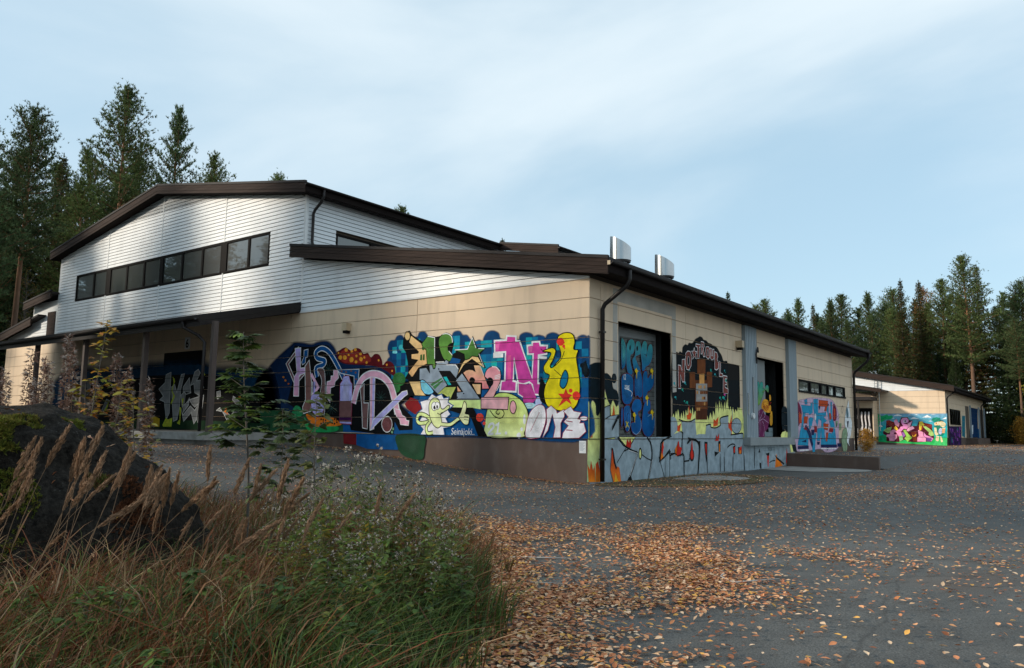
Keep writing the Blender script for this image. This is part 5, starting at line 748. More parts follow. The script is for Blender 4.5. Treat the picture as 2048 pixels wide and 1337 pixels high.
('painted_background','grey painted brick pattern on the roller door',[('f','5d5f5d',0,0,[291,337,542,344,537,188,534,-1,290,4]),('s','17181a',1.5,0,[292,331,540,342]),('s','17181a',1.5,0,[292,316,540,327]),('s','17181a',1.5,0,[292,302,540,311]),('s','17181a',1.5,0,[292,287,540,296]),('s','17181a',1.5,0,[292,273,539,281]),('s','17181a',1.5,0,[292,258,539,266]),('s','17181a',1.5,0,[292,244,539,251]),('s','17181a',1.5,0,[292,229,539,236]),('s','17181a',1.5,0,[292,215,538,221]),('s','17181a',1.5,0,[292,200,538,206]),('s','17181a',1.5,0,[292,186,538,191]),('s','17181a',1.5,0,[292,171,538,177]),('s','17181a',1.5,0,[292,157,538,162]),('s','17181a',1.5,0,[292,143,537,147]),('s','17181a',1.5,0,[292,128,537,132]),('s','17181a',1.5,0,[291,114,537,117]),('s','17181a',1.5,0,[291,100,537,102]),('s','17181a',1.5,0,[291,85,536,88]),('s','17181a',1.5,0,[291,71,536,73]),('s','17181a',1.5,0,[291,57,536,58]),('s','17181a',1.5,0,[291,43,536,43]),('s','17181a',1.5,0,[291,28,536,29]),('s','17181a',1.5,0,[291,14,535,14]),('s','17181a',1.5,0,[291,0,535,-1]),('s','17181a',1.5,0,[300,331,300,317]),('s','17181a',1.5,0,[342,333,342,318]),('s','17181a',1.5,0,[386,335,385,320]),('s','17181a',1.6,0,[430,337,430,322]),('s','17181a',1.6,0,[475,339,475,323]),('s','17181a',1.6,0,[522,341,522,325]),('s','17181a',1.5,0,[321,318,321,303]),('s','17181a',1.5,0,[364,319,364,304]),('s','17181a',1.5,0,[407,321,407,306]),('s','17181a',1.6,0,[452,323,452,308]),('s','17181a',1.6,0,[498,325,498,309]),('s','17181a',1.5,0,[300,302,300,288]),('s','17181a',1.5,0,[342,304,342,289]),('s','17181a',1.5,0,[385,305,385,290]),('s','17181a',1.5,0,[430,307,429,292]),('s','17181a',1.6,0,[475,309,475,294]),('s','17181a',1.6,0,[522,311,521,295]),('s','17181a',1.5,0,[321,288,321,274]),('s','17181a',1.5,0,[364,290,363,275]),('s','17181a',1.5,0,[407,291,407,276]),('s','17181a',1.6,0,[452,293,452,278]),('s','17181a',1.6,0,[498,295,498,279]),('s','17181a',1.5,0,[300,273,300,258]),('s','17181a',1.5,0,[342,274,342,260]),('s','17181a',1.5,0,[385,276,385,261]),('s','17181a',1.5,0,[429,277,429,262]),('s','17181a',1.6,0,[475,279,474,264]),('s','17181a',1.6,0,[521,281,521,265]),('s','17181a',1.5,0,[321,259,321,244]),('s','17181a',1.5,0,[363,261,363,246]),('s','17181a',1.5,0,[407,262,407,247]),('s','17181a',1.6,0,[452,263,451,248]),('s','17181a',1.6,0,[498,265,497,249]),('s','17181a',1.5,0,[300,244,300,229]),('s','17181a',1.5,0,[342,245,342,230]),('s','17181a',1.5,0,[385,247,385,232]),('s','17181a',1.5,0,[429,248,429,233]),('s','17181a',1.6,0,[474,249,474,234]),('s','17181a',1.6,0,[521,251,521,235]),('s','17181a',1.5,0,[321,230,321,215]),('s','17181a',1.5,0,[363,231,363,216]),('s','17181a',1.5,0,[407,232,407,217]),('s','17181a',1.6,0,[451,234,451,219]),('s','17181a',1.6,0,[497,235,497,220]),('s','17181a',1.5,0,[300,215,300,200]),('s','17181a',1.5,0,[342,216,342,201]),('s','17181a',1.5,0,[385,217,385,202]),('s','17181a',1.5,0,[429,218,429,203]),('s','17181a',1.6,0,[474,220,474,204]),('s','17181a',1.6,0,[520,221,520,205]),('s','17181a',1.5,0,[321,201,321,186]),('s','17181a',1.5,0,[363,202,363,187]),('s','17181a',1.5,0,[406,203,406,188]),('s','17181a',1.6,0,[451,204,451,189]),('s','17181a',1.6,0,[497,205,497,190]),('s','17181a',1.5,0,[300,186,300,172]),('s','17181a',1.5,0,[342,187,342,172]),('s','17181a',1.5,0,[385,188,384,173]),('s','17181a',1.5,0,[428,189,428,174]),('s','17181a',1.6,0,[474,190,473,175]),('s','17181a',1.6,0,[520,191,520,176]),('s','17181a',1.5,0,[321,172,321,157]),('s','17181a',1.5,0,[363,173,363,158]),('s','17181a',1.5,0,[406,174,406,159]),('s','17181a',1.5,0,[451,175,451,160]),('s','17181a',1.6,0,[496,176,496,160]),('s','17181a',1.5,0,[300,157,300,143]),('s','17181a',1.5,0,[342,158,341,143]),('s','17181a',1.5,0,[384,159,384,144]),('s','17181a',1.5,0,[428,160,428,145]),('s','17181a',1.6,0,[473,160,473,145]),('s','17181a',1.6,0,[520,161,519,146]),('s','17181a',1.5,0,[320,143,320,129]),('s','17181a',1.5,0,[363,144,363,129]),('s','17181a',1.5,0,[406,145,406,130]),('s','17181a',1.5,0,[450,145,450,130]),('s','17181a',1.6,0,[496,146,496,131]),('s','17181a',1.5,0,[300,128,300,114]),('s','17181a',1.5,0,[341,129,341,114]),('s','17181a',1.5,0,[384,130,384,115]),('s','17181a',1.5,0,[428,130,428,115]),('s','17181a',1.6,0,[473,131,473,116]),('s','17181a',1.6,0,[519,132,519,116]),('s','17181a',1.5,0,[320,114,320,100]),('s','17181a',1.5,0,[362,115,362,100]),('s','17181a',1.5,0,[406,115,406,101]),('s','17181a',1.5,0,[450,116,450,101]),('s','17181a',1.6,0,[496,117,496,101]),('s','17181a',1.5,0,[300,100,300,85]),('s','17181a',1.5,0,[341,100,341,86]),('s','17181a',1.5,0,[384,101,384,86]),('s','17181a',1.5,0,[428,101,428,86]),('s','17181a',1.6,0,[473,102,472,87]),('s','17181a',1.6,0,[519,102,519,87]),('s','17181a',1.5,0,[320,86,320,71]),('s','17181a',1.5,0,[362,86,362,71]),('s','17181a',1.5,0,[405,86,405,72]),('s','17181a',1.5,0,[450,87,450,72]),('s','17181a',1.6,0,[495,87,495,72]),('s','17181a',1.5,0,[300,71,299,57]),('s','17181a',1.5,0,[341,71,341,57]),('s','17181a',1.5,0,[384,72,384,57]),('s','17181a',1.5,0,[427,72,427,57]),('s','17181a',1.6,0,[472,72,472,57]),('s','17181a',1.6,0,[518,73,518,57]),('s','17181a',1.5,0,[320,57,320,43]),('s','17181a',1.5,0,[362,57,362,43]),('s','17181a',1.5,0,[405,57,405,43]),('s','17181a',1.5,0,[450,58,449,43]),('s','17181a',1.6,0,[495,58,495,43]),('s','17181a',1.5,0,[299,43,299,28]),('s','17181a',1.5,0,[341,43,341,28]),('s','17181a',1.5,0,[383,43,383,28]),('s','17181a',1.5,0,[427,43,427,28]),('s','17181a',1.6,0,[472,43,472,28]),('s','17181a',1.6,0,[518,43,518,28]),('s','17181a',1.5,0,[320,28,320,14]),('s','17181a',1.5,0,[362,28,362,14]),('s','17181a',1.5,0,[405,28,405,14]),('s','17181a',1.5,0,[449,29,449,14]),('s','17181a',1.6,0,[495,29,494,13]),('s','17181a',1.5,0,[299,14,299,0]),('s','17181a',1.5,0,[341,14,341,0]),('s','17181a',1.5,0,[383,14,383,0]),('s','17181a',1.5,0,[427,14,427,-1]),('s','17181a',1.5,0,[472,14,471,-1]),('s','17181a',1.6,0,[518,14,517,-1]),('s','17181a',1.5,0,[320,0,320,-14]),('s','17181a',1.5,0,[362,0,362,-15]),('s','17181a',1.5,0,[405,0,405,-15]),('s','17181a',1.5,0,[449,0,449,-15]),('s','17181a',1.6,0,[494,-1,494,-16])]),
('*letter','teal and blue bubble letters of the first line',[('f','3f8f8f','0e5a8a',1,[292,324,308,327,321,311,326,285,321,244,308,231,294,234]),('s','5d1420',1.7,3,[292,324,308,327,321,311,326,285,321,244,308,231,294,234]),('f','3f8f8f','0e5a8a',1,[329,308,346,329,368,334,384,325,385,302,373,284,356,276,358,250,367,232,369,219,353,206,340,213,327,236,325,281]),('s','5d1420',1.7,3,[329,308,346,329,368,334,384,325,385,302,373,284,356,276,358,250,367,232,369,219,353,206,340,213,327,236,325,281]),('f','3f8f8f','0e5a8a',1,[391,322,408,332,424,329,430,310,425,288,399,278,393,270,421,239,429,226,413,218,385,225,367,262,385,283]),('s','5d1420',1.7,3,[391,322,408,332,424,329,430,310,425,288,399,278,393,270,421,239,429,226,413,218,385,225,367,262,385,283]),('f','3f8f8f','0e5a8a',1,[432,310,446,333,463,337,475,326,473,294,466,280,479,310,490,327,507,330,518,314,513,282,491,256,466,246,453,232,437,231,435,256,427,286]),('s','5d1420',1.7,3,[432,310,446,333,463,337,475,326,473,294,466,280,479,310,490,327,507,330,518,314,513,282,491,256,466,246,453,232,437,231,435,256,427,286]),('f','1b1012',0,1,[357,303,356,298,354,295,352,293,350,294,348,298,347,302,348,307,350,311,352,312,354,311,356,308]),('f','1b1012',0,1,[408,306,407,301,405,298,402,297,399,297,397,301,396,305,397,309,399,313,402,314,405,313,407,310]),('s','1b1012',1.9,0,[454,289,471,287,473,296])]),
('*letter','blue bubble letters of the second line',[('f','0e5a8a','0c4f86',1,[295,204,325,215,356,211,374,194,371,145,355,118,328,111,300,122,292,166]),('s','5d1420',2.4,3,[295,204,325,215,356,211,374,194,371,145,355,118,328,111,300,122,292,166]),('f','0e5a8a','0c4f86',1,[384,207,403,226,422,229,438,201,438,148,418,137,402,144,387,140,380,170]),('s','5d1420',2.4,3,[384,207,403,226,422,229,438,201,438,148,418,137,402,144,387,140,380,170]),('f','0e5a8a','0c4f86',1,[442,216,458,233,475,228,478,209,498,223,522,222,524,190,498,167,474,156,464,122,444,124,438,173]),('s','5d1420',2.5,3,[442,216,458,233,475,228,478,209,498,223,522,222,524,190,498,167,474,156,464,122,444,124,438,173]),('t','d6e6e4','12',304,194,18,0.7,0,0.004),('t','d6e6e4','YEARS',314,162,14,0.55,0.1,0.004),('s','d6e6e4',2.4,1,[313,165,349,159,365,151,358,140])]),
('*letter','blue bubble letters of the bottom line',[('f','0f5c96','0d4a82',1,[294,101,288,77,291,36,300,48,302,95]),('s','5d1420',2.4,3,[294,101,288,77,291,36,300,48,302,95]),('f','0f5c96','0d4a82',1,[309,101,334,110,352,100,355,49,336,22,318,28,306,66]),('s','5d1420',2.4,3,[309,101,334,110,352,100,355,49,336,22,318,28,306,66]),('f','0f5c96','0d4a82',1,[358,100,377,128,406,134,428,126,430,99,405,86,427,62,429,32,395,12,364,19,355,49,380,58,383,79]),('s','5d1420',2.4,3,[358,100,377,128,406,134,428,126,430,99,405,86,427,62,429,32,395,12,364,19,355,49,380,58,383,79]),('f','0f5c96','0d4a82',1,[437,87,451,121,477,134,494,129,497,101,477,88,510,82,529,64,523,30,492,6,456,9,433,35]),('s','5d1420',2.5,3,[437,87,451,121,477,134,494,129,497,101,477,88,510,82,529,64,523,30,492,6,456,9,433,35]),('s','9ec6da',1.2,1,[476,75,497,82,517,76,526,61,522,36]),('s','9ec6da',1.2,1,[367,22,395,14,424,32,425,62]),('s','9ec6da',1.2,1,[349,100,351,49,336,25]),('f','d9b51e',0,0,[369,82,380,88,384,83,392,78,385,73,382,52,380,52,379,72,370,74]),('f','d9b51e',0,0,[459,142,471,150,475,144,484,140,476,134,473,113,470,112,469,133,460,134]),('f','d9b51e',0,0,[497,94,509,101,513,95,522,91,514,86,511,64,508,64,507,84,498,86]),('f','d9b51e',0,0,[383,230,395,238,399,232,408,228,400,223,397,201,395,201,393,221,385,223]),('f','d9b51e',0,0,[497,238,509,246,513,240,522,236,514,231,511,208,508,208,507,229,498,230]),('s','d9c01e',3.6,0,[320,56,338,37]),('s','d9c01e',3.6,0,[336,55,319,35]),('s','1b1012',2.4,1,[327,52,330,78,337,84])])]),
('mural','black arched mural with the words no trouble in brown letters',0,0,[
('painted_background','black cloud with teal and pink paint splashes',[('f','dbe184',0,0,[550,88,575,105,642,113,710,118,773,117,839,122,907,131,943,150,978,144,1052,161,1107,138,1204,123,1197,-7,548,-5]),('h','0b1216',2.5,1,[554,296,565,304,580,301,591,306,605,303,617,310,635,308,640,327,663,340,682,339,694,348,717,349,735,356,749,367,774,376,790,382,811,381,827,373,852,372,869,365,895,364,916,359,951,355,977,340,999,327,1017,307,1045,309,1058,299,1054,219,1016,181,840,153,680,147,551,141]),('f','0b1216',0,0,[552,160,1055,226,1052,161,1045,125,1038,154,1029,111,1020,146,1010,103,1003,135,993,110,987,145,977,116,968,151,958,95,951,136,941,108,935,143,923,87,906,107,896,73,880,100,862,69,846,92,829,71,796,84,764,70,741,103,726,86,718,115,706,82,698,108,689,92,682,114,671,85,661,104,652,68,641,100,633,71,623,93,612,64,604,86,596,105,588,80,580,98,569,70,561,88,550,73]),('f','0b1216',0,0,[1060,234,1181,241,1176,115,1160,129,1149,99,1135,121,1120,102,1107,127,1096,105,1080,130,1068,112,1055,133]),('f','c0478a',0,1,[671,278,670,276,667,275,664,274,661,274,659,276,658,277,659,279,661,280,664,281,667,281,670,280]),('f','1f7a76',0,1,[675,272,675,271,673,270,672,269,670,270,668,270,668,271,668,273,670,274,672,274,674,274,675,273]),('f','2a8f96',0,1,[575,194,574,192,571,190,568,189,564,189,562,191,561,193,562,196,564,198,568,199,571,198,574,197]),('f','1f7a76',0,1,[578,188,578,187,577,186,575,186,573,186,572,186,571,188,572,189,573,190,575,190,577,190,578,189]),('f','2a8f96',0,1,[663,201,662,199,659,197,656,196,652,196,649,198,648,200,649,203,652,205,656,206,660,205,662,204]),('f','1f7a76',0,1,[667,195,666,194,665,193,663,192,661,193,660,193,659,194,660,196,661,197,663,197,665,197,667,196]),('f','1f9a86',0,1,[679,131,678,128,675,126,672,125,668,126,665,128,664,130,665,133,668,135,672,135,676,135,678,133]),('f','1f7a76',0,1,[683,124,682,123,681,122,679,122,677,122,676,123,675,124,676,125,677,126,679,126,681,126,682,125]),('f','2a8f96',0,1,[943,282,942,279,940,277,937,276,933,276,931,278,930,281,931,284,934,286,937,287,940,287,943,285]),('f','1f7a76',0,1,[950,275,949,274,948,273,945,273,943,273,942,274,941,275,942,276,943,277,946,278,948,277,949,277]),('f','2a8f96',0,1,[1023,161,1022,158,1019,156,1016,156,1014,156,1011,158,1011,160,1012,163,1014,165,1017,166,1020,165,1022,163]),('f','1f7a76',0,1,[1030,154,1029,153,1028,152,1025,151,1023,152,1021,153,1021,154,1022,155,1023,156,1026,156,1028,156,1030,155]),('f','1f9a86',0,1,[645,211,643,209,640,207,636,206,632,206,629,208,628,210,630,213,633,215,637,216,641,215,644,214]),('f','1f7a76',0,1,[648,205,647,204,646,203,644,202,642,203,641,203,640,204,641,206,642,207,644,207,646,207,647,206]),('f','1f9a86',0,1,[1016,162,1015,160,1011,158,1006,157,1002,157,998,159,997,161,998,164,1002,166,1007,167,1012,166,1015,165]),('f','1f7a76',0,1,[1020,155,1019,154,1018,153,1015,153,1013,153,1011,154,1011,155,1012,156,1013,157,1016,158,1018,157,1019,156]),('f','1f9a86',0,1,[982,159,981,157,978,155,974,154,971,155,968,156,967,159,968,161,971,163,975,164,978,164,981,162]),('f','1f7a76',0,1,[988,153,987,151,985,150,983,150,981,150,979,151,979,152,979,153,981,154,983,155,986,155,987,154]),('f','1f9a86',0,1,[652,222,651,220,648,218,645,218,641,218,639,219,638,221,639,224,641,225,645,226,648,226,651,224]),('f','1f7a76',0,1,[656,216,655,215,654,214,652,214,650,214,649,214,648,216,649,217,650,218,652,218,654,218,655,217]),('f','2a8f96',0,1,[646,218,645,216,643,214,639,214,636,214,633,215,632,217,633,219,636,220,639,221,643,221,645,220]),('f','1f7a76',0,1,[650,212,650,210,648,210,647,209,645,209,643,210,643,211,643,212,645,213,647,214,649,214,650,213]),('f','1f9a86',0,1,[894,263,894,260,891,257,889,256,886,257,884,259,883,262,884,265,886,267,889,268,892,267,894,265]),('f','1f7a76',0,1,[901,256,901,255,899,254,897,253,895,254,893,254,893,256,893,257,895,258,897,258,899,258,901,257]),('f','2a8f96',0,1,[1029,270,1028,268,1026,266,1023,266,1020,266,1019,267,1018,269,1019,272,1021,273,1024,274,1026,274,1028,272]),('f','1f7a76',0,1,[1037,264,1036,262,1035,261,1032,261,1030,261,1028,262,1028,263,1028,264,1030,265,1032,266,1035,266,1036,265]),('f','c0478a',0,1,[1030,175,1028,172,1025,170,1020,169,1015,170,1012,172,1011,175,1012,177,1016,180,1020,181,1025,180,1028,178]),('f','1f7a76',0,1,[1034,168,1033,167,1031,166,1029,166,1027,166,1025,167,1024,168,1025,169,1027,170,1029,171,1031,170,1033,170]),('f','1f9a86',0,1,[695,254,694,252,692,251,689,250,686,250,684,251,683,253,684,255,686,256,689,257,692,257,694,255]),('f','1f7a76',0,1,[700,248,700,246,698,246,696,245,694,245,693,246,692,247,693,248,694,249,696,250,698,250,700,249]),('f','2a8f96',0,1,[935,249,934,247,931,245,927,244,923,244,920,246,919,248,920,251,923,252,927,253,931,253,934,251]),('f','1f7a76',0,1,[940,243,939,241,938,240,935,240,933,240,932,241,931,242,932,243,933,244,935,245,938,245,939,244]),('f','1f9a86',0,1,[652,134,652,133,650,131,647,131,645,131,643,132,643,134,643,136,645,137,648,137,650,137,652,136]),('f','1f7a76',0,1,[659,128,658,127,657,126,655,126,653,126,652,127,651,128,652,129,653,130,655,130,657,130,658,129]),('f','1f9a86',0,1,[638,175,637,173,635,171,631,171,628,171,626,173,625,175,626,177,628,179,632,180,635,179,637,178]),('f','1f7a76',0,1,[643,169,642,168,641,167,639,167,637,167,636,168,635,169,636,170,637,171,639,171,641,171,642,170]),('f','2a8f96',0,1,[581,146,580,143,577,142,573,141,570,142,567,143,566,145,567,147,570,149,573,149,577,149,580,148]),('f','1f7a76',0,1,[584,139,584,138,582,137,580,137,579,137,577,138,577,139,577,140,579,141,581,141,582,141,584,140]),('f','1f9a86',0,1,[1042,234,1041,231,1038,229,1034,228,1030,229,1028,230,1027,233,1028,235,1031,237,1035,238,1038,238,1041,236]),('f','1f7a76',0,1,[1048,227,1047,226,1046,224,1043,224,1041,224,1039,225,1039,226,1039,228,1041,229,1043,229,1046,229,1047,228])]),
('letter','dark brown stand-in patch of square blocks',[('f','6b3a1c',0,0,[763,294,837,300,835,245,761,240]),('f','6b3a1c',0,0,[694,242,741,245,740,185,693,183]),('f','6b3a1c',0,0,[848,253,899,256,897,197,846,194]),('f','5a2e16',0,0,[741,215,855,222,851,109,737,106]),('f','8f8a86',0,0,[748,203,850,208,848,140,746,136]),('f','6b3a1c',0,0,[746,136,848,140,845,72,744,70]),('f','c98f4f',0,0,[779,241,825,244,824,207,778,204]),('f','4a2412',0,0,[757,110,847,112,845,72,756,70]),('f','9a948f',0,0,[752,196,766,197,766,185,752,185]),('f','b5814a',0,0,[768,197,782,198,782,186,768,186]),('f','b5814a',0,0,[784,198,799,199,798,187,784,186]),('f','9a948f',0,0,[800,199,815,199,815,188,800,187]),('f','b5814a',0,0,[817,199,832,200,831,189,816,188]),('f','9a948f',0,0,[833,200,848,201,848,190,833,189]),('f','b5814a',0,0,[751,175,766,176,765,165,751,164]),('f','9a948f',0,0,[767,176,782,177,781,165,767,165]),('f','7a4522',0,0,[783,177,798,178,798,166,783,165]),('f','7a4522',0,0,[800,178,814,178,814,167,799,166]),('f','6b3a1c',0,0,[816,178,831,179,831,168,816,167]),('f','6b3a1c',0,0,[833,179,848,180,847,168,832,168]),('f','9a948f',0,0,[751,155,765,155,765,144,750,143]),('f','9a948f',0,0,[767,155,781,156,781,145,766,144]),('f','9a948f',0,0,[783,156,797,157,797,145,782,145]),('f','b5814a',0,0,[799,157,814,157,813,146,799,145]),('f','6b3a1c',0,0,[815,157,830,158,830,147,815,146]),('f','9a948f',0,0,[832,158,847,159,847,147,831,147]),('f','6b3a1c',0,0,[750,134,764,135,764,123,750,123]),('f','7a4522',0,0,[766,135,780,135,780,124,766,123]),('f','6b3a1c',0,0,[782,135,797,136,796,124,782,124]),('f','7a4522',0,0,[798,136,813,136,813,125,798,124]),('f','b5814a',0,0,[815,136,829,137,829,125,814,125]),('f','7a4522',0,0,[831,137,846,138,846,126,831,126]),('f','b5814a',0,0,[749,114,764,114,763,103,749,102]),('f','b5814a',0,0,[765,114,780,115,779,103,765,103])]),
('*letter','brown block letters with white outline reading no trouble',[('f','7a4038',0,0,[596,261,617,260,628,238,629,283,652,286,648,203,629,202,613,227,615,178,595,177]),('s','ece8ea',2.2,2,[596,261,617,260,628,238,629,283,652,286,648,203,629,202,613,227,615,178,595,177]),('f','7a4038',0,0,[660,308,677,318,699,318,709,303,705,266,687,249,668,250,657,269]),('s','ece8ea',2.3,2,[660,308,677,318,699,318,709,303,705,266,687,249,668,250,657,269]),('f','0b1216',0,1,[691,283,690,275,686,268,682,265,678,267,675,273,674,282,675,291,679,297,683,300,687,298,690,292]),('s','ece8ea',1.6,3,[691,283,690,275,686,268,682,265,678,267,675,273,674,282,675,291,679,297,683,300,687,298,690,292]),('f','7a4038',0,0,[734,335,741,322,756,323,745,311,751,295,733,302,719,291,725,309,710,320,727,322]),('s','ece8ea',2.3,2,[734,335,741,322,756,323,745,311,751,295,733,302,719,291,725,309,710,320,727,322]),('f','7a4038',0,0,[749,351,787,352,787,342,779,341,778,299,759,298,762,340,748,341]),('s','ece8ea',2.3,2,[749,351,787,352,787,342,779,341,778,299,759,298,762,340,748,341]),('f','7a4038',0,0,[796,365,821,364,825,349,815,337,832,310,816,308,805,331,804,318,793,317]),('s','ece8ea',2.4,2,[796,365,821,364,825,349,815,337,832,310,816,308,805,331,804,318,793,317]),('f','0b1216',0,1,[811,349,811,346,809,344,808,343,806,344,805,346,805,348,805,351,806,353,808,354,810,354,811,352]),('s','ece8ea',1.4,3,[811,349,811,346,809,344,808,343,806,344,805,346,805,348,805,351,806,353,808,354,810,354,811,352]),('f','7a4038',0,0,[840,348,864,351,879,340,876,313,859,302,842,309,836,331]),('s','ece8ea',2.4,2,[840,348,864,351,879,340,876,313,859,302,842,309,836,331]),('f','0b1216',0,1,[863,328,862,322,860,317,857,316,854,317,852,321,851,327,852,333,855,337,858,339,861,338,863,334]),('s','ece8ea',1.4,3,[863,328,862,322,860,317,857,316,854,317,852,321,851,327,852,333,855,337,858,339,861,338,863,334]),('f','7a4038',0,0,[878,347,896,346,894,318,901,319,903,345,917,345,914,308,892,301,880,310]),('s','ece8ea',2.4,2,[878,347,896,346,894,318,901,319,903,345,917,345,914,308,892,301,880,310]),('f','7a4038',0,0,[922,337,946,334,954,320,945,308,961,295,957,274,939,266,921,268]),('s','ece8ea',2.5,2,[922,337,946,334,954,320,945,308,961,295,957,274,939,266,921,268]),('f','7a4038',0,0,[965,302,980,300,976,257,999,255,997,243,964,243]),('s','ece8ea',2.5,2,[965,302,980,300,976,257,999,255,997,243,964,243]),('f','7a4038',0,0,[1004,249,1043,248,1042,237,1022,237,1021,225,1038,224,1038,214,1021,214,1020,203,1052,197,1051,179,999,180]),('s','ece8ea',2.5,2,[1004,249,1043,248,1042,237,1022,237,1021,225,1038,224,1038,214,1021,214,1020,203,1052,197,1051,179,999,180])])]),
('mural','teal, orange and purple throw-up letters on grey sliding door',0,-0.35,[
('*letter','teal bubble letters',[('f','2a8f86','6a8a35',1,[1455,250,1471,263,1490,260,1491,239,1468,216,1452,202]),('s','141a1a',1.6,3,[1455,250,1471,263,1490,260,1491,239,1468,216,1452,202]),('f','2a8f86','6a8a35',1,[1477,235,1494,251,1512,251,1513,229,1493,199,1473,169,1455,184,1460,211]),('s','141a1a',1.6,3,[1477,235,1494,251,1512,251,1513,229,1493,199,1473,169,1455,184,1460,211]),('f','2a8f86','6a8a35',1,[1514,232,1533,253,1556,252,1561,237,1552,223,1570,229,1571,210,1542,179,1505,148,1483,156,1493,188]),('s','141a1a',1.6,3,[1514,232,1533,253,1556,252,1561,237,1552,223,1570,229,1571,210,1542,179,1505,148,1483,156,1493,188]),('f','2a8f86','6a8a35',1,[1584,225,1596,239,1621,244,1634,235,1629,210,1611,215,1595,220,1559,207,1552,212]),('s','141a1a',1.6,3,[1584,225,1596,239,1621,244,1634,235,1629,210,1611,215,1595,220,1559,207,1552,212])]),
('letter','orange tangled letters',[('f','e0982c',0,1,[1536,149,1557,172,1588,178,1624,171,1630,150,1658,151,1656,123,1628,117,1577,121,1539,133]),('f','e0982c',0,1,[1641,197,1658,199,1662,178,1644,172]),('f','e0982c',0,1,[1648,114,1673,123,1673,68,1652,59,1638,76]),('s','a1301c',1.4,0,[1571,164,1625,168]),('s','a1301c',1.4,0,[1590,154,1554,141]),('s','a1301c',1.4,0,[1543,149,1556,164]),('s','a1301c',1.4,0,[1578,130,1562,157]),('s','a1301c',1.4,0,[1597,124,1615,149]),('s','a1301c',1.4,0,[1633,172,1650,156]),('s','a1301c',1.4,0,[1554,165,1582,125]),('s','a1301c',1.4,0,[1556,142,1623,151]),('s','a1301c',1.4,0,[1592,170,1555,158]),('s','a1301c',1.4,0,[1604,151,1583,138]),('s','a1301c',1.4,0,[1582,157,1640,133]),('s','a1301c',1.4,0,[1562,142,1607,123]),('s','a1301c',1.4,0,[1609,159,1665,166]),('s','a1301c',1.4,0,[1578,133,1565,143]),('s','a1301c',1.4,0,[1542,137,1637,140]),('s','a1301c',1.4,0,[1623,158,1629,139]),('s','a1301c',1.4,0,[1594,149,1645,120]),('s','a1301c',1.4,0,[1583,138,1553,131]),('s','a1301c',1.4,0,[1598,122,1645,156]),('s','a1301c',1.4,0,[1575,138,1550,144]),('s','a1301c',1.4,0,[1556,166,1553,127]),('s','a1301c',1.4,0,[1552,159,1591,123]),('s','a1301c',1.4,0,[1547,148,1610,122]),('s','a1301c',1.4,0,[1615,129,1580,147]),('s','a1301c',1.4,0,[1572,127,1662,164]),('s','a1301c',1.4,0,[1557,160,1574,143]),('s','a1301c',1.7,1,[1651,106,1661,79,1648,67])]),
('letter','purple bubble letters with white streaks',[('f','5d1a44','6a2450',1,[1446,104,1477,113,1508,127,1554,131,1568,110,1622,100,1629,78,1611,53,1619,48,1566,28,1561,7,1463,7,1457,44,1444,65]),('s','c5a9c4',1.3,1,[1462,54,1475,91,1512,130]),('s','c5a9c4',1.3,1,[1500,10,1507,60,1503,119]),('s','c5a9c4',1.3,1,[1465,49,1497,76,1553,123]),('s','c5a9c4',1.3,1,[1512,79,1543,87,1582,80,1620,70]),('s','c5a9c4',1.4,1,[1546,10,1564,45,1543,77]),('s','c5a9c4',1.4,1,[1553,123,1575,104,1559,93]),('f','6d7a7e',0,0,[1566,28,1674,29,1671,7,1563,7]),('f','6d7a7e',0,0,[1615,48,1671,49,1674,30,1618,30])])]),
('mural','graffiti of tall blue and rust letters right of the loading bay',0,0,[
('painted_background','lilac and maroon haze behind the blue letters',[('h','b79bb0',4.7,1,[1929,71,1938,171,2056,194,2204,207,2488,213,2581,198,2636,167,2671,130,2658,27,2648,-49,2436,-75,2313,-53,2127,-58,1917,-58,1893,0]),('f','6a1838',0,1,[1938,173,1976,167,2002,125,1967,71,1928,61,1917,104]),('f','b0431f',0,0,[1961,131,2002,115,1998,74,1959,74]),('f','6a1838',0,1,[2571,190,2626,167,2630,118,2598,96,2551,106]),('f','b0431f',0,0,[2577,166,2606,161,2599,107,2570,107])]),
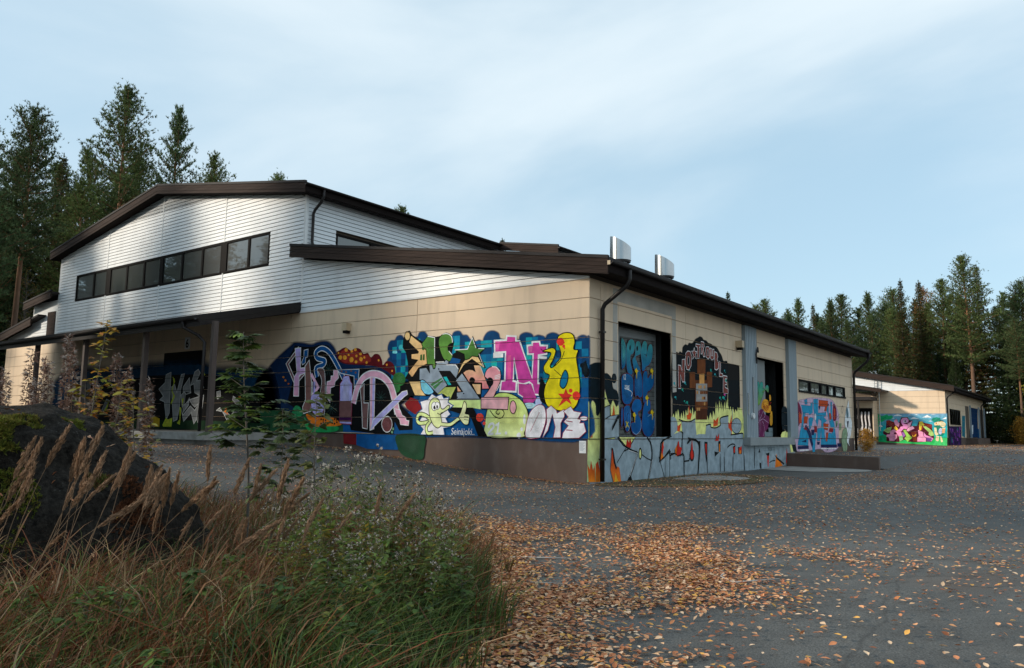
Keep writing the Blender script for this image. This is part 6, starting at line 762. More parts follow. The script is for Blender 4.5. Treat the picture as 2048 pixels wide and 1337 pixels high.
('*letter','blue letters with navy shadows',[('f','2286aa',0,0,[1995,165,2150,165,2151,178,2189,187,2184,132,2129,118,2113,127,2018,127]),('s','101c3a',1.4,2,[1995,165,2150,165,2151,178,2189,187,2184,132,2129,118,2113,127,2018,127]),('f','2286aa',0,0,[2048,191,2096,198,2098,171,2054,170]),('s','101c3a',1.5,2,[2048,191,2096,198,2098,171,2054,170]),('f','2286aa',0,0,[2022,125,2065,126,2020,67,2026,48,2067,66,2121,44,2097,-36,1931,-33,1963,31,1988,57]),('s','101c3a',1.5,2,[2022,125,2065,126,2020,67,2026,48,2067,66,2121,44,2097,-36,1931,-33,1963,31,1988,57]),('f','2286aa',0,0,[2203,202,2280,205,2281,132,2424,140,2422,119,2376,113,2437,94,2381,82,2390,0,2319,0,2329,92,2287,101,2256,60,2226,95,2198,150]),('s','101c3a',1.5,2,[2203,202,2280,205,2281,132,2424,140,2422,119,2376,113,2437,94,2381,82,2390,0,2319,0,2329,92,2287,101,2256,60,2226,95,2198,150]),('f','2286aa',0,0,[2427,167,2474,176,2475,99,2502,92,2515,198,2543,199,2541,106,2577,85,2611,-35,2315,-33,2319,-3,2390,-3,2467,31,2522,26]),('s','101c3a',1.6,2,[2427,167,2474,176,2475,99,2502,92,2515,198,2543,199,2541,106,2577,85,2611,-35,2315,-33,2319,-3,2390,-3,2467,31,2522,26]),('f','2286aa',0,0,[2144,108,2193,104,2156,59,2113,39,2111,98]),('s','101c3a',1.5,2,[2144,108,2193,104,2156,59,2113,39,2111,98]),('f','2286aa',0,0,[2153,30,2235,25,2209,-69,2167,-71]),('s','101c3a',1.5,2,[2153,30,2235,25,2209,-69,2167,-71]),('f','2286aa',0,0,[2255,50,2325,56,2300,-13,2248,-12]),('s','101c3a',1.5,2,[2255,50,2325,56,2300,-13,2248,-12]),('f','12204a',0,0,[1930,-37,2105,-36,2102,-52,1929,-52]),('f','12204a',0,0,[2315,-33,2621,-35,2619,-51,2314,-48]),('f','12204a',0,0,[1989,-16,2068,-5,2067,-20]),('f','12204a',0,0,[2248,-17,2300,-18,2289,-33,2255,-33]),('f','12204a',0,0,[2043,63,2068,68,2137,34,2179,-30,2161,-49,2117,0]),('f','12204a',0,0,[2421,-49,2457,-50,2432,-67]),('f','12204a',0,0,[2285,167,2320,168,2300,147]),('f','12204a',0,0,[2448,188,2480,187,2474,176,2447,175]),('f','12204a',0,0,[2146,44,2204,45,2193,17,2151,17]),('f','12204a',0,0,[2631,-27,2711,-28,2709,-47,2629,-46]),('f','b0431f',0,0,[2297,201,2468,202,2456,178,2425,146,2388,145,2409,169,2338,169,2294,168]),('s','101c3a',1.3,2,[2297,201,2468,202,2456,178,2425,146,2388,145,2409,169,2338,169,2294,168]),('f','b0431f',0,0,[2032,108,2100,110,2084,75,2029,75]),('s','101c3a',1.2,2,[2032,108,2100,110,2084,75,2029,75]),('f','b0431f',0,0,[2363,79,2463,78,2441,44,2369,49]),('s','101c3a',1.3,2,[2363,79,2463,78,2441,44,2369,49]),('f','b0431f',0,0,[2479,136,2516,135,2522,106,2484,100]),('s','101c3a',1.3,2,[2479,136,2516,135,2522,106,2484,100]),('f','b0431f',0,0,[2412,31,2448,31,2434,-16,2402,-16]),('s','101c3a',1.3,2,[2412,31,2448,31,2434,-16,2402,-16]),('f','8a1c20',0,0,[2198,65,2248,63,2245,30,2203,32]),('f','8a1c20',0,0,[2489,63,2555,58,2542,34,2458,36]),('f','8a1c20',0,0,[2031,53,2066,56,2081,41,2034,43]),('f','d6eaf2',0,1,[2237,110,2234,101,2228,95,2221,92,2215,95,2211,101,2210,110,2213,119,2218,125,2225,128,2232,125,2236,119]),('s','c9d9df',2,0,[2131,61,2622,56]),('f','e6d8e4',0,0,[1955,-55,2103,-55,2103,-61,1954,-61]),('f','e6d8e4',0,0,[2313,-51,2608,-54,2608,-59,2313,-56])]),
('cartoon_figure','pale white and green painted shapes at the end of the wall',[('f','d3d6d8',0,1,[2790,100,2829,162,2867,200,2885,220,2905,170,2921,125,2948,85,2918,28,2869,-17,2886,-45,2856,-34,2816,-12,2843,28,2796,66]),('s','3a3f48',1.7,3,[2790,100,2829,162,2867,200,2885,220,2905,170,2921,125,2948,85,2918,28,2869,-17,2886,-45,2856,-34,2816,-12,2843,28,2796,66]),('f','56707a',0,1,[2830,168,2863,174,2878,129,2834,117]),('f','3a3440',0,0,[2837,98,2880,101,2859,64,2837,64]),('s','23293a',2.2,1,[2739,184,2769,177,2744,143,2725,159,2760,188]),('s','23293a',1.6,1,[2640,119,2682,136,2690,120,2648,108]),('f','7f9476',0,1,[2752,49,2826,55,2829,0,2831,-56,2797,-81,2755,-80,2729,-50,2715,0]),('s','2b3a34',1.4,3,[2752,49,2826,55,2829,0,2831,-56,2797,-81,2755,-80,2729,-50,2715,0]),('f','7f9476',0,0,[2598,96,2647,97,2634,70,2604,64]),('f','7f9476',0,0,[2665,84,2716,85,2711,49,2670,46]),('f','c59ca8',0,0,[2723,60,2764,60,2756,77]),('f','101418',0,0,[2616,86,2631,86,2623,64,2609,64])])]),
('mural','bright mural of pink and green letters under painted clouds',1,70.3,[
('painted_background','painted blue sky, clouds and green grass',[('f','6f98b4','1b9aa8',0,[-779,244,-89,245,-95,103,-784,120]),('f','1b9aa8','16a08a',0,[-784,121,-95,104,-100,1,-788,4]),('f','1f9a56','2fae55',0,[-788,5,-100,2,-104,-79,-235,-75,-790,-53]),('f','1c9a62',0,0,[-779,240,-729,242,-703,215,-649,236,-642,220,-604,224,-590,203,-621,183,-666,178,-706,154,-729,153,-746,5,-673,23,-675,-51,-790,-45]),('f','e4e8ee',0,0,[-589,218,-574,226,-558,236,-536,234,-503,218]),('f','e4e8ee',0,0,[-430,188,-411,202,-393,208,-375,198,-343,188]),('f','e4e8ee',0,0,[-320,204,-294,214,-272,230,-251,217,-232,204]),('f','e4e8ee',0,0,[-135,187,-117,201,-99,209,-97,189]),('f','e4e8ee',0,0,[-451,228,-436,234,-418,226]),('f','e4e8ee',0,0,[-388,230,-370,236,-352,229]),('f','e4e8ee',0,0,[-236,234,-218,240,-190,234]),('f','e4e8ee',0,0,[-264,165,-246,171,-228,164]),('f','e4e8ee',0,0,[-738,104,-726,129,-711,121,-696,104]),('f','e4e8ee',0,0,[-605,193,-594,201,-579,193]),('s','10302a',1.9,1,[-720,182,-689,191,-661,211]),('s','10302a',1.3,0,[-639,203,-616,211]),('s','10302a',1.9,1,[-736,-28,-701,-31]),('f','3fae62',0,0,[-228,-77,-197,-9,-161,8,-102,-7,-104,-79])]),
('letter','pink, green and maroon letters',[('f','4a1224',0,0,[-698,55,-671,64,-659,170,-636,174,-584,154,-560,191,-540,147,-515,204,-455,208,-438,176,-407,172,-422,115,-371,116,-351,168,-297,148,-230,133,-232,93,-217,30,-218,-5,-248,-45,-291,-42,-378,-52,-458,-46,-495,-27,-548,-52,-668,-47,-665,15,-695,26]),('f','7a2a22',0,0,[-663,166,-629,175,-581,146,-586,97,-610,81,-624,113,-653,129]),('f','8fae6a',0,0,[-679,55,-690,67,-658,92,-609,105,-626,48,-649,39]),('f','e58aa8',0,0,[-625,64,-587,81,-558,49,-588,48,-593,28,-559,25,-564,-8,-592,-41,-637,-42,-643,-9,-666,2,-661,23,-631,27]),('f','e88fae',0,0,[-586,167,-560,191,-547,155,-532,139,-545,106,-578,126]),('f','e2b13a',0,0,[-594,89,-571,118,-550,82,-561,65]),('f','dd86ae',0,0,[-573,57,-542,82,-521,49,-512,1,-545,1]),('f','7fae72',0,0,[-545,9,-511,17,-506,-27,-540,-48]),('f','dd86b8',0,0,[-520,175,-504,196,-467,202,-445,180,-450,151,-480,147,-495,139,-458,131,-452,107,-464,83,-497,86,-521,58,-542,73,-526,106,-500,114,-517,147]),('f','e79ab4',0,0,[-458,139,-411,168,-429,123,-445,103,-411,115,-394,91,-454,59,-472,70,-449,99]),('f','8fbf52',0,0,[-502,70,-479,78,-455,34,-420,-5,-466,-46,-494,-11,-475,10]),('f','8a58a0',0,0,[-517,50,-499,50,-482,18,-505,-7]),('f','7a3226',0,0,[-429,51,-381,60,-378,-44,-414,-45,-419,11]),('f','e2a52e',0,0,[-422,27,-405,11,-378,36,-386,11,-412,3]),('f','7a2a22',0,0,[-348,140,-322,164,-312,140,-301,148,-230,129,-235,93,-270,109,-306,116,-322,76,-351,68]),('f','e2b13a',0,0,[-349,160,-318,164,-302,132,-306,108,-323,132,-333,72,-351,72]),('f','e88fae',0,0,[-362,76,-316,53,-314,13,-293,-3,-295,-42,-374,-44,-372,0,-357,12]),('f','9ab868',0,0,[-313,112,-291,117,-250,85,-223,54,-217,22,-246,14,-266,29,-262,53,-293,85]),('f','dd86b8',0,0,[-309,53,-288,21,-246,6,-225,-9,-244,-37,-287,-38,-289,1,-310,13]),('f','6a3a7a',0,0,[-289,-3,-247,-6,-236,-17,-255,-42,-287,-38]),('f','f0c0d0',0,1,[-461,163,-464,156,-471,151,-480,149,-489,151,-496,156,-498,163,-495,170,-488,175,-479,177,-470,175,-463,170]),('f','5a1a3a',0,1,[-467,165,-468,161,-471,158,-475,156,-479,158,-482,161,-483,165,-482,170,-479,173,-474,174,-470,173,-468,170]),('s','e2c23a',1.3,1,[-508,179,-489,198,-456,198,-445,180]),('s','5a1a3a',1,1,[-501,86,-460,87,-452,115,-469,135])]),
('cartoon_figure','figure in green cap and shirt beside the pink letters',[('f','12806a',0,0,[-233,177,-223,197,-187,207,-156,199,-150,177,-161,165,-211,155]),('f','0b1512',0,0,[-168,161,-150,175,-122,172,-129,161,-154,156]),('f','e8b98f',0,1,[-208,149,-165,161,-162,130,-202,125]),('f','efc49c',0,1,[-165,157,-136,164,-109,146,-110,122,-128,106,-153,114]),('f','f4f0ea',0,0,[-181,155,-172,157,-172,144,-180,143]),('f','a33a2a',0,0,[-193,149,-185,150,-185,139,-193,138]),('f','12705e',0,0,[-213,113,-184,128,-142,110,-124,40,-139,20,-175,19,-196,86]),('f','efc49c',0,0,[-213,102,-192,102,-187,54,-174,35,-196,19,-209,34]),('f','efc49c',0,0,[-199,15,-171,15,-177,-32,-191,-36,-205,-25]),('f','efc49c',0,0,[-164,12,-150,12,-138,-39,-156,-47]),('f','a9b3d2',0,1,[-174,70,-157,98,-143,87,-149,39,-163,33,-173,47]),('f','d99a70',0,0,[-139,98,-111,99,-120,48,-142,47]),('f','efc49c',0,0,[-139,98,-109,101,-111,93,-140,89])])]),
('mural','dark purple and blue graffiti on the side of the far building',0,-1.0,[
('letter','purple scrawled letters below the barred window',[('f','2a1440',0,0,[7183,118,8041,128,7966,-82,7121,-75]),('f','6a2a7a',0,0,[7497,57,7579,52,7593,21,7506,26]),('f','27586a',0,0,[7299,9,7378,4,7391,-27,7308,-22]),('f','4a1f6a',0,0,[7496,-25,7578,-31,7591,-63,7505,-57]),('f','4a1f6a',0,0,[7382,-31,7463,-36,7475,-68,7391,-62]),('f','1a1030',0,0,[7689,91,7775,86,7789,54,7699,59]),('f','6a2a7a',0,0,[7832,51,7921,46,7934,13,7842,19]),('f','7a3f8a',0,0,[7361,97,7442,93,7455,62,7370,66]),('f','4a1f6a',0,0,[7744,-41,7831,-47,7844,-79,7754,-73]),('f','4a1f6a',0,0,[7709,57,7796,52,7809,19,7719,25]),('f','6a2a7a',0,0,[7822,86,7910,82,7924,49,7832,54]),('f','4a1f6a',0,0,[7673,50,7759,45,7773,13,7683,18]),('f','1a1030',0,0,[7679,-28,7765,-34,7778,-66,7689,-60]),('f','6a2a7a',0,0,[7354,-11,7434,-17,7447,-48,7363,-42]),('f','1a1030',0,0,[7685,117,7771,113,7784,81,7694,85]),('f','1a1030',0,0,[7229,55,7308,50,7320,19,7238,24]),('f','4a1f6a',0,0,[7290,77,7370,73,7383,42,7300,46]),('f','7a3f8a',0,0,[7866,120,7954,115,7968,82,7876,87]),('f','27586a',0,0,[7297,-18,7377,-23,7389,-54,7306,-49]),('f','7a3f8a',0,0,[7214,100,7293,96,7305,65,7223,70]),('f','7a3f8a',0,0,[7804,38,7892,33,7905,0,7814,6]),('f','1a1030',0,0,[7490,-29,7573,-34,7586,-66,7500,-60]),('f','4a1f6a',0,0,[7247,84,7326,79,7339,48,7257,53]),('f','7a3f8a',0,0,[7671,95,7757,90,7771,58,7681,63]),('f','27586a',0,0,[7690,112,7776,107,7790,75,7700,80]),('f','6a2a7a',0,0,[7546,21,7630,15,7643,-16,7556,-11]),('f','7a3f8a',0,0,[7670,0,7755,-5,7769,-38,7679,-32])]),
('letter','deep blue painted band by the doors',[('f','0a2a4a','0a3058',0,[8797,356,9468,363,9318,6,8661,6]),('f','1f6a7a',0,0,[8120,246,8352,251,8259,0,8040,23]),('f','0c4068',0,0,[9362,112,9600,114,9514,-87,9326,-86]),('f','cfd6da',0,0,[8841,143,8976,156,8932,48,8799,36])])])]

def catmull(pts, closed, n=5):
    N = len(pts); out = []
    rng = range(N) if closed else range(N - 1)
    for i in rng:
        p0 = pts[i - 1] if (closed or i > 0) else pts[i]
        p1 = pts[i]; p2 = pts[(i + 1) % N]; p3 = pts[(i + 2) % N] if (closed or i + 2 < N) else p2
        for k in range(n):
            t = k / n
            out.append(tuple(0.5 * (2 * p1[j] + (p2[j] - p0[j]) * t + (2 * p0[j] - 5 * p1[j] + 4 * p2[j] - p3[j]) * t * t + (3 * p1[j] - p0[j] - 3 * p2[j] + p3[j]) * t ** 3) for j in (0, 1)))
    if not closed: out.append(pts[-1])
    return out

def tri_poly(pts):
    t = tessellate_polygon([[Vector((p[0], p[1], 0)) for p in pts]])
    return [[pts[i] for i in f] for f in t]

def clip_band(poly, z0, z1):
    for s, lim in ((1, z0), (-1, z1)):
        out = []
        for i in range(len(poly)):
            a, c = poly[i - 1], poly[i]
            da, dc = s * (a[1] - lim), s * (c[1] - lim)
            if (da >= 0) != (dc >= 0):
                t = da / (da - dc); out.append(tuple(a[j] + (c[j] - a[j]) * t for j in range(len(a))))
            if dc >= 0: out.append(c)
        poly = out
        if len(poly) < 3: return []
    return poly

def inside(p, poly):
    r = False
    for i in range(len(poly)):
        a, c = poly[i - 1], poly[i]
        if (a[1] > p[1]) != (c[1] > p[1]) and p[0] < (c[0] - a[0]) * (p[1] - a[1]) / (c[1] - a[1]) + a[0]: r = not r
    return r

def text_tris(txt, h, wx, shear, stroke):
    cu = bpy.data.curves.new('lettering', 'FONT'); cu.body = txt; cu.size = h / 0.7; cu.shear = shear; cu.offset = stroke
    ob = bpy.data.objects.new('lettering_tmp', cu); COL.objects.link(ob)
    bpy.context.view_layer.update()
    me = ob.to_mesh(); me.calc_loop_triangles()
    v = [(x.co.x * wx, x.co.y) for x in me.vertices]
    T = [[v[i] for i in t.vertices] for t in me.loop_triangles]
    ob.to_mesh_clear(); bpy.data.objects.remove(ob); bpy.data.curves.remove(cu)
    return T

PAINT_GAIN = 1.25
def paint_subpart(name, label, ops, plane, val, base, parent, bands):
    tris = []     # (triangle pts with rgba, layer)
    layer = base
    for op in ops:
        k = op[0]; col = None if k == 'c' else tuple(min(0.85, c * PAINT_GAIN) for c in lin(op[1]))
        if k in 'fshc':
            raw = op[4]; pts = [(raw[i] / 100, raw[i + 1] / 100) for i in range(0, len(raw), 2)]
        if k == 'f':
            if int(op[3]) & 1: pts = catmull(pts, True)
            c2 = tuple(min(0.85, c * PAINT_GAIN) for c in lin(op[2])) if op[2] and op[2] != '0' else col
            zs = [p[1] for p in pts]; za, zb = min(zs), max(zs)
            for t in tri_poly(pts):
                tris.append(([(p[0], p[1], *[c2[j] + (col[j] - c2[j]) * (p[1] - za) / max(zb - za, 1e-3) for j in range(3)], 1.0) for p in t], layer))
        elif k == 's':
            fl = int(op[3]); cl = bool(fl & 2)
            if fl & 1: pts = catmull(pts, cl)
            w = op[2] / 200; n = len(pts); L0 = []; R0 = []
            for i in range(n):
                a = pts[i - 1] if (cl or i > 0) else pts[i]; c = pts[(i + 1) % n] if (cl or i < n - 1) else pts[i]
                p = pts[i]
                d1 = Vector((p[0] - a[0], p[1] - a[1])); d2 = Vector((c[0] - p[0], c[1] - p[1]))
                d1 = d1.normalized() if d1.length > 1e-6 else d2.normalized(); d2 = d2.normalized() if d2.length > 1e-6 else d1
                t = d1 + d2
                t = t.normalized() if t.length > 0.2 else d1
                nn = Vector((-t.y, t.x)); m = min(2.0, 1 / max(0.35, nn.dot(Vector((-d1.y, d1.x)))))
                L0.append((p[0] + nn.x * w * m, p[1] + nn.y * w * m)); R0.append((p[0] - nn.x * w * m, p[1] - nn.y * w * m))
            for i in range(n if cl else n - 1):
                j = (i + 1) % n
                for t in ((L0[i], R0[i], R0[j]), (L0[i], R0[j], L0[j])): tris.append(([(p[0], p[1], *col, 1.0) for p in t], layer))
        elif k == 'h':
            if int(op[3]) & 1: pts = catmull(pts, True, 4)
            ar = sum(pts[i - 1][0] * pts[i][1] - pts[i][0] * pts[i - 1][1] for i in range(len(pts)))
            s = 1 if ar > 0 else -1; w = op[2] / 100; n = len(pts); out = []
            for i in range(n):
                a, c = pts[i - 1], pts[(i + 1) % n]; t = Vector((c[0] - a[0], c[1] - a[1])).normalized()
                out.append((pts[i][0] + s * t.y * w, pts[i][1] - s * t.x * w))
            for t in tri_poly(pts): tris.append(([(p[0], p[1], *col, 1.0) for p in t], layer))
            for i in range(n):
                j = (i + 1) % n; A_ = (*pts[i], *col, 1.0); B_ = (*pts[j], *col, 1.0); C_ = (*out[j], *col, 0.0); D_ = (*out[i], *col, 0.0)
                tris.append(([A_, B_, C_], layer)); tris.append(([A_, C_, D_], layer))
        elif k == 'c':
            cell = op[3] / 100; xs = [p[0] for p in pts]; zs = [p[1] for p in pts]
            x = min(xs)
            while x < max(xs):
                zq = min(zs)
                while zq < max(zs):
                    if inside((x + cell / 2, zq + cell / 2), pts) and random.random() < 0.8:
                        c = tuple(min(.85, v * PAINT_GAIN) for v in lin(random.choice(op[1])))
                        q = [(x, zq), (x + cell, zq), (x + cell, zq + cell), (x, zq + cell)]
                        for t in ((q[0], q[1], q[2]), (q[0], q[2], q[3])): tris.append(([(p[0], p[1], *c, 1.0) for p in t], layer))
                    zq += cell
                x += cell
        elif k == 't':
            for t in text_tris(op[2], op[5] / 100, op[6], op[7], op[8]):
                tris.append(([(op[3] / 100 + p[0], op[4] / 100 + p[1], *col, 1.0) for p in t], layer))
        if k == 'f' and len(pts) > 5:                 # airbrushed lighter middle inside convex shapes
            cxm = sum(p[0] for p in pts) / len(pts); czm = sum(p[1] for p in pts) / len(pts)
            sc = lambda p, s_, dz=0: (cxm + (p[0] - cxm) * s_, czm + (p[1] - czm) * s_ + dz)
            hz = 0.08 * (max(p[1] for p in pts) - min(p[1] for p in pts))
            outer = [sc(p, .84, hz * .5) for p in pts]; inner = [sc(p, .30, hz) for p in pts]
            if max(p[0] for p in pts) - min(p[0] for p in pts) > .3 and all(inside(p, pts) for p in outer):
                lc = tuple(min(.85, c * 1.35 + .03) for c in col); layer += 1; N_ = len(pts)
                for i in range(N_):
                    j = (i + 1) % N_
                    A_, B_, C_, D_ = (*inner[i], *lc, .55), (*inner[j], *lc, .55), (*outer[j], *lc, 0.0), (*outer[i], *lc, 0.0)
                    tris.append(([A_, B_, C_], layer)); tris.append(([A_, C_, D_], layer)); tris.append(([A_, B_, (cxm, czm + hz, *lc, .6)], layer))
        layer += 1
    b = MB()
    sgn = -1 if plane == 1 else 1
    for t, ly in tris:
        za, zb = min(p[1] for p in t), max(p[1] for p in t)
        for (z0, z1, d) in bands:
            if zb <= z0 or za >= z1: continue
            q = t if (za >= z0 and zb <= z1) else clip_band(t, z0, z1)
            if len(q) < 3: continue
            off = val + sgn * (d + 0.002 + ly * 0.0003)
            vs = [((p[0], off, p[1]) if plane == 1 else (off, p[0], p[1])) for p in q]
            b.add(vs, [tuple(range(len(q)))], [tuple(p[2:6]) for p in q])
    if b.f:
        o = b.build(name, M_SPRAY, parent, fix=False)
        if label: o['label'] = label
    return layer

def paint_murals(root_of):
    for name, label, plane, val, subs in MURALS:
        root = root_of(plane, val)
        flat = abs(val) > 0.01 and abs(val) < 0.9
        if flat: bands = [(-9, 9, 0.0)]
        else:
            bands = [(0.6 * k + 0.0095, 0.6 * (k + 1) - 0.0095, 0.0) for k in range(0, 8)] + [(-1.6, -0.016, -0.0195)]
        m = bpy.data.objects.new(name, None); COL.objects.link(m)
        m.parent = root; m.matrix_parent_inverse = Matrix.Translation(-PIV[root.name]); m['label'] = label
        PIV[m.name] = Vector((0, 0, 0))
        layer = 0
        for sname, slabel, ops in subs:
            if sname[0] == '*':                     # letters that stand apart: one object each
                groups = []
                for i, op in enumerate(ops):
                    if not groups or (op[0] == 'f' and i + 1 < len(ops) and ops[i + 1][0] == 's' and ops[i + 1][4] == op[4]): groups.append([])
                    groups[-1].append(op)
                for g in groups: layer = paint_subpart(sname[1:], slabel, g, plane, val, layer, m, bands)
            else: layer = paint_subpart(sname, slabel, ops, plane, val, layer, m, bands)

# ------------------------------------------------------------------ the second building across the yard
FB = thing('storage_building', 'smaller cream building across the yard with bright pink and green mural', 'building', (-1, 70.3, -0.8))
FX, FY = -1.0, 70.3
panels(FB, 1, FY, -1, [-8.0, FX - 0.55, FX], 0.0, 4.8, [], M_CREAM)
panels(FB, 0, FX, 1, [FY, FY + 7, FY + 14, FY + 21, FY + 30], 0.0, 4.8, [(72.7, 79.9, 1.4, 2.98), (83.9, 87.0, 0, 3.66), (87.6, 94.5, 0, 3.6), (95.6, 100.2, 0, 3.6)], M_CREAM)
b = MB(); b.box(-8.0, FX - .05, FY + .05, FY + .4, -1, 5); b.box(FX - .4, FX - .05, FY + .06, FY + 30, -1, 5); b.box(-25, FX - .4, FY + 29.6, FY + 30, -1, 5)
b.build('wall', M_BACK, FB)
b = MB(); b.box(-8.0, FX - 0.02, FY + .02, FY + .05, -1.2, -.012); b.box(FX - .05, FX - .02, FY + .05, FY + 30, -1.2, -.012)
b.build('plinth', M_PLINTH, FB)
def soff_f(x): return 4.92 - 0.19 * (x - FX)
z = 4.83
while z < 6.9:
    xr = [min(FX, FX - (zz - 4.92) / 0.19) for zz in (z, z + 0.2)]
    if xr[1] > -14: board_x(FB, FY, (-14, -14), tuple(xr), z, z + 0.2)
    z += 0.2
MB().prism([(-14, 4.8), (FX, 4.8), (FX, 4.9), (-14, 7.3)], 1, FY + .003, FY + .3).build('gable_wall', M_SIDING, FB)
slope_slab(-14.5, 7.95, -0.1, 5.20, FY - .5, FY + 31, 0.1).build('roof', M_ROOF, FB)
slope_slab(-14.5, 7.42, -0.12, 4.70, FY - .5, FY + 31, 0.03).build('soffit', M_SOFFIT, FB)
fascia_x(FB, -14.5, 7.9, -0.1, 5.16, FY - .5, 0.5, 3)
MB().box(-0.14, -0.09, FY - .48, FY + 31, 4.70, 5.1).build('eave_board', M_SOFFIT, FB)
gutter(FB, (0.0, FY - .5, 5.05), (0.0, FY + 31, 5.02))
MB().tube([(0, FY + .4, 4.98), (0, FY + .4, 4.75), (-.75, FY + .3, 4.2), (-.88, FY + .3, 4.0), (-.88, FY + .3, -.8)], 0.07, 8).build('downpipe', M_PIPE, FB)
MB().tube([(0, FY + 27, 4.98), (0, FY + 27, 4.75), (-.75, FY + 27, 4.2), (-.88, FY + 27, 4.0), (-.88, FY + 27, -.8)], 0.07, 8).build('downpipe', M_PIPE, FB)
window_y(FB, 72.7, 79.9, 1.4, 2.98, [72.7, 75.1, 77.5, 79.9], x=FX, bars=5)
for y0, y1 in ((83.9, 87.0), (87.6, 94.5), (95.6, 100.2)): MB().box(FX - .12, FX - .06, y0, y1, 0, 3.63).build('loading_door', M_FRAME, FB)
for y in (87.3, 95.0, 100.4): MB().box(FX - .02, FX + .15, y - .2, y + .2, 0, 3.8).build('door_jamb', M_GMETAL, FB)
MB().box(FX, FX + 1.2, 83.5, 94.6, -0.9, -0.05).build('dock', M_PLINTH, FB)
# link part standing forward on the left
LY = 68.3
panels(FB, 1, LY, -1, [-18.0, -12.6, -7.4], 0.0, 4.2, [(-11, -7.5, -.1, 2.95)], M_CREAM)
panels(FB, 0, -7.4, 1, [LY, FY], 0.0, 4.2, [], M_CREAM)
b = MB(); b.box(-18, -7.45, LY + .05, LY + .3, -.9, 4.6); b.box(-7.8, -7.45, LY + .3, FY, -.9, 4.6); b.build('wall', M_BACK, FB)
MB().box(-18, -7.42, LY + .02, LY + .05, -1, -.012).build('plinth', M_PLINTH, FB)
MB().box(-10.95, -7.55, LY - .01, LY + .04, -.2, 2.93).build('door', M_FRAME, FB)
for x in (-10.4, -9.9, -9.4): MB().box(x - .05, x + .05, LY - .03, LY, -.1, 2.9).build('door_slat', M_GMETAL, FB)
slope_slab(-18, 6.9, -6.3, 4.85, LY - 1.2, FY, 0.12).build('roof', M_ROOF, FB)
fascia_x(FB, -18, 6.86, -6.3, 4.82, LY - 1.2, 0.30, 2)
gutter(FB, (-6.2, LY - 1.2, 4.7), (-6.2, FY - .6, 4.7))
MB().box(-15, -6.95, LY - 3.0, LY - .02, 3.7, 4.05).build('canopy_roof', M_ROOF, FB)
for x in (-8.2, -12): MB().box(x - .08, x + .08, LY - 2.9, LY - 2.74, -.8, 3.7).build('canopy_post', M_PIPE, FB)
MB().box(-14, -7.2, LY - 2.6, LY - .05, -1.0, -.45).build('dock_slab', M_CONC, FB)
b = MB()
for k in range(3): b.box(-9.9, -7.2, LY - 2.7, LY - 2.64, .25 + .4 * k, .29 + .4 * k)
for x in (-9.9, -9.0, -8.1, -7.2): b.box(x - .03, x + .03, LY - 2.7, LY - 2.64, -.6, 1.1)
b.build('railing', M_GALV, FB)
# white long-eared shapes painted on the link door
b = MB()
for x in (-8.95, -8.6, -8.25, -7.9):
    pts = catmull([(x, 2.55), (x + .14, 2.5), (x + .10, 1.9), (x + .16, 1.2), (x + .12, .7), (x + .15, .2), (x, .1), (x - .05, .7), (x + .03, 1.2), (x - .03, 1.9)], True, 3)
    for t in tri_poly(pts): b.add([(p[0], LY - .02, p[1]) for p in t], [(0, 1, 2)], [(0.62, 0.58, 0.58, 1)] * 3)
for k in range(30):
    x = random.uniform(-10.8, -7.7); zq = random.uniform(-.1, .8); c = random.choice(['c0553a', 'e0c0b0', '101010', '1a4a6a', 'd8d0d0', '1f7a5a'])
    b.add([(x, LY - .015 - k * .0004, zq), (x + .18, LY - .015 - k * .0004, zq + .05), (x + .1, LY - .015 - k * .0004, zq + .4)], [(0, 1, 2)], [(*lin(c), 1)] * 3)
g = b.build('mural', M_SPRAY, FB, fix=False); g['label'] = 'white long-eared shapes and scrawls on the dark door'
# roof ladder
LD = thing('roof_ladder', 'galvanised roof ladder with curved hand rails on the far gable', 'ladder', (-7.4, FY - .4, -.8))
for x in (-7.55, -7.15):
    MB().tube([(x, FY - .3, 0.6), (x, FY - .3, 6.0), (x - .15, FY - .28, 6.7), (x - .45, FY - .2, 6.95), (x - .75, FY - .1, 6.7), (x - .85, FY, 6.0)], 0.035, 6).build('rail', M_GALV, LD)
for k in range(18): MB().tube([(-7.55, FY - .3, .8 + .3 * k), (-7.15, FY - .3, .8 + .3 * k)], 0.02, 5).build('rung', M_GALV, LD)

paint_murals(lambda plane, val: FB if (plane == 1 and val > 1) or val < -0.9 else WH)
# the plate reads 6
for t in text_tris('6', 0.42, 0.9, 0, 0.012): pass
b = MB()
for t in text_tris('6', 0.40, 0.9, 0, 0.012): b.add([(-22.11 + p[0], -0.0145, 3.80 + p[1]) for p in t], [(0, 1, 2)])
b.build('number', M_FRAME, WH, fix=False)

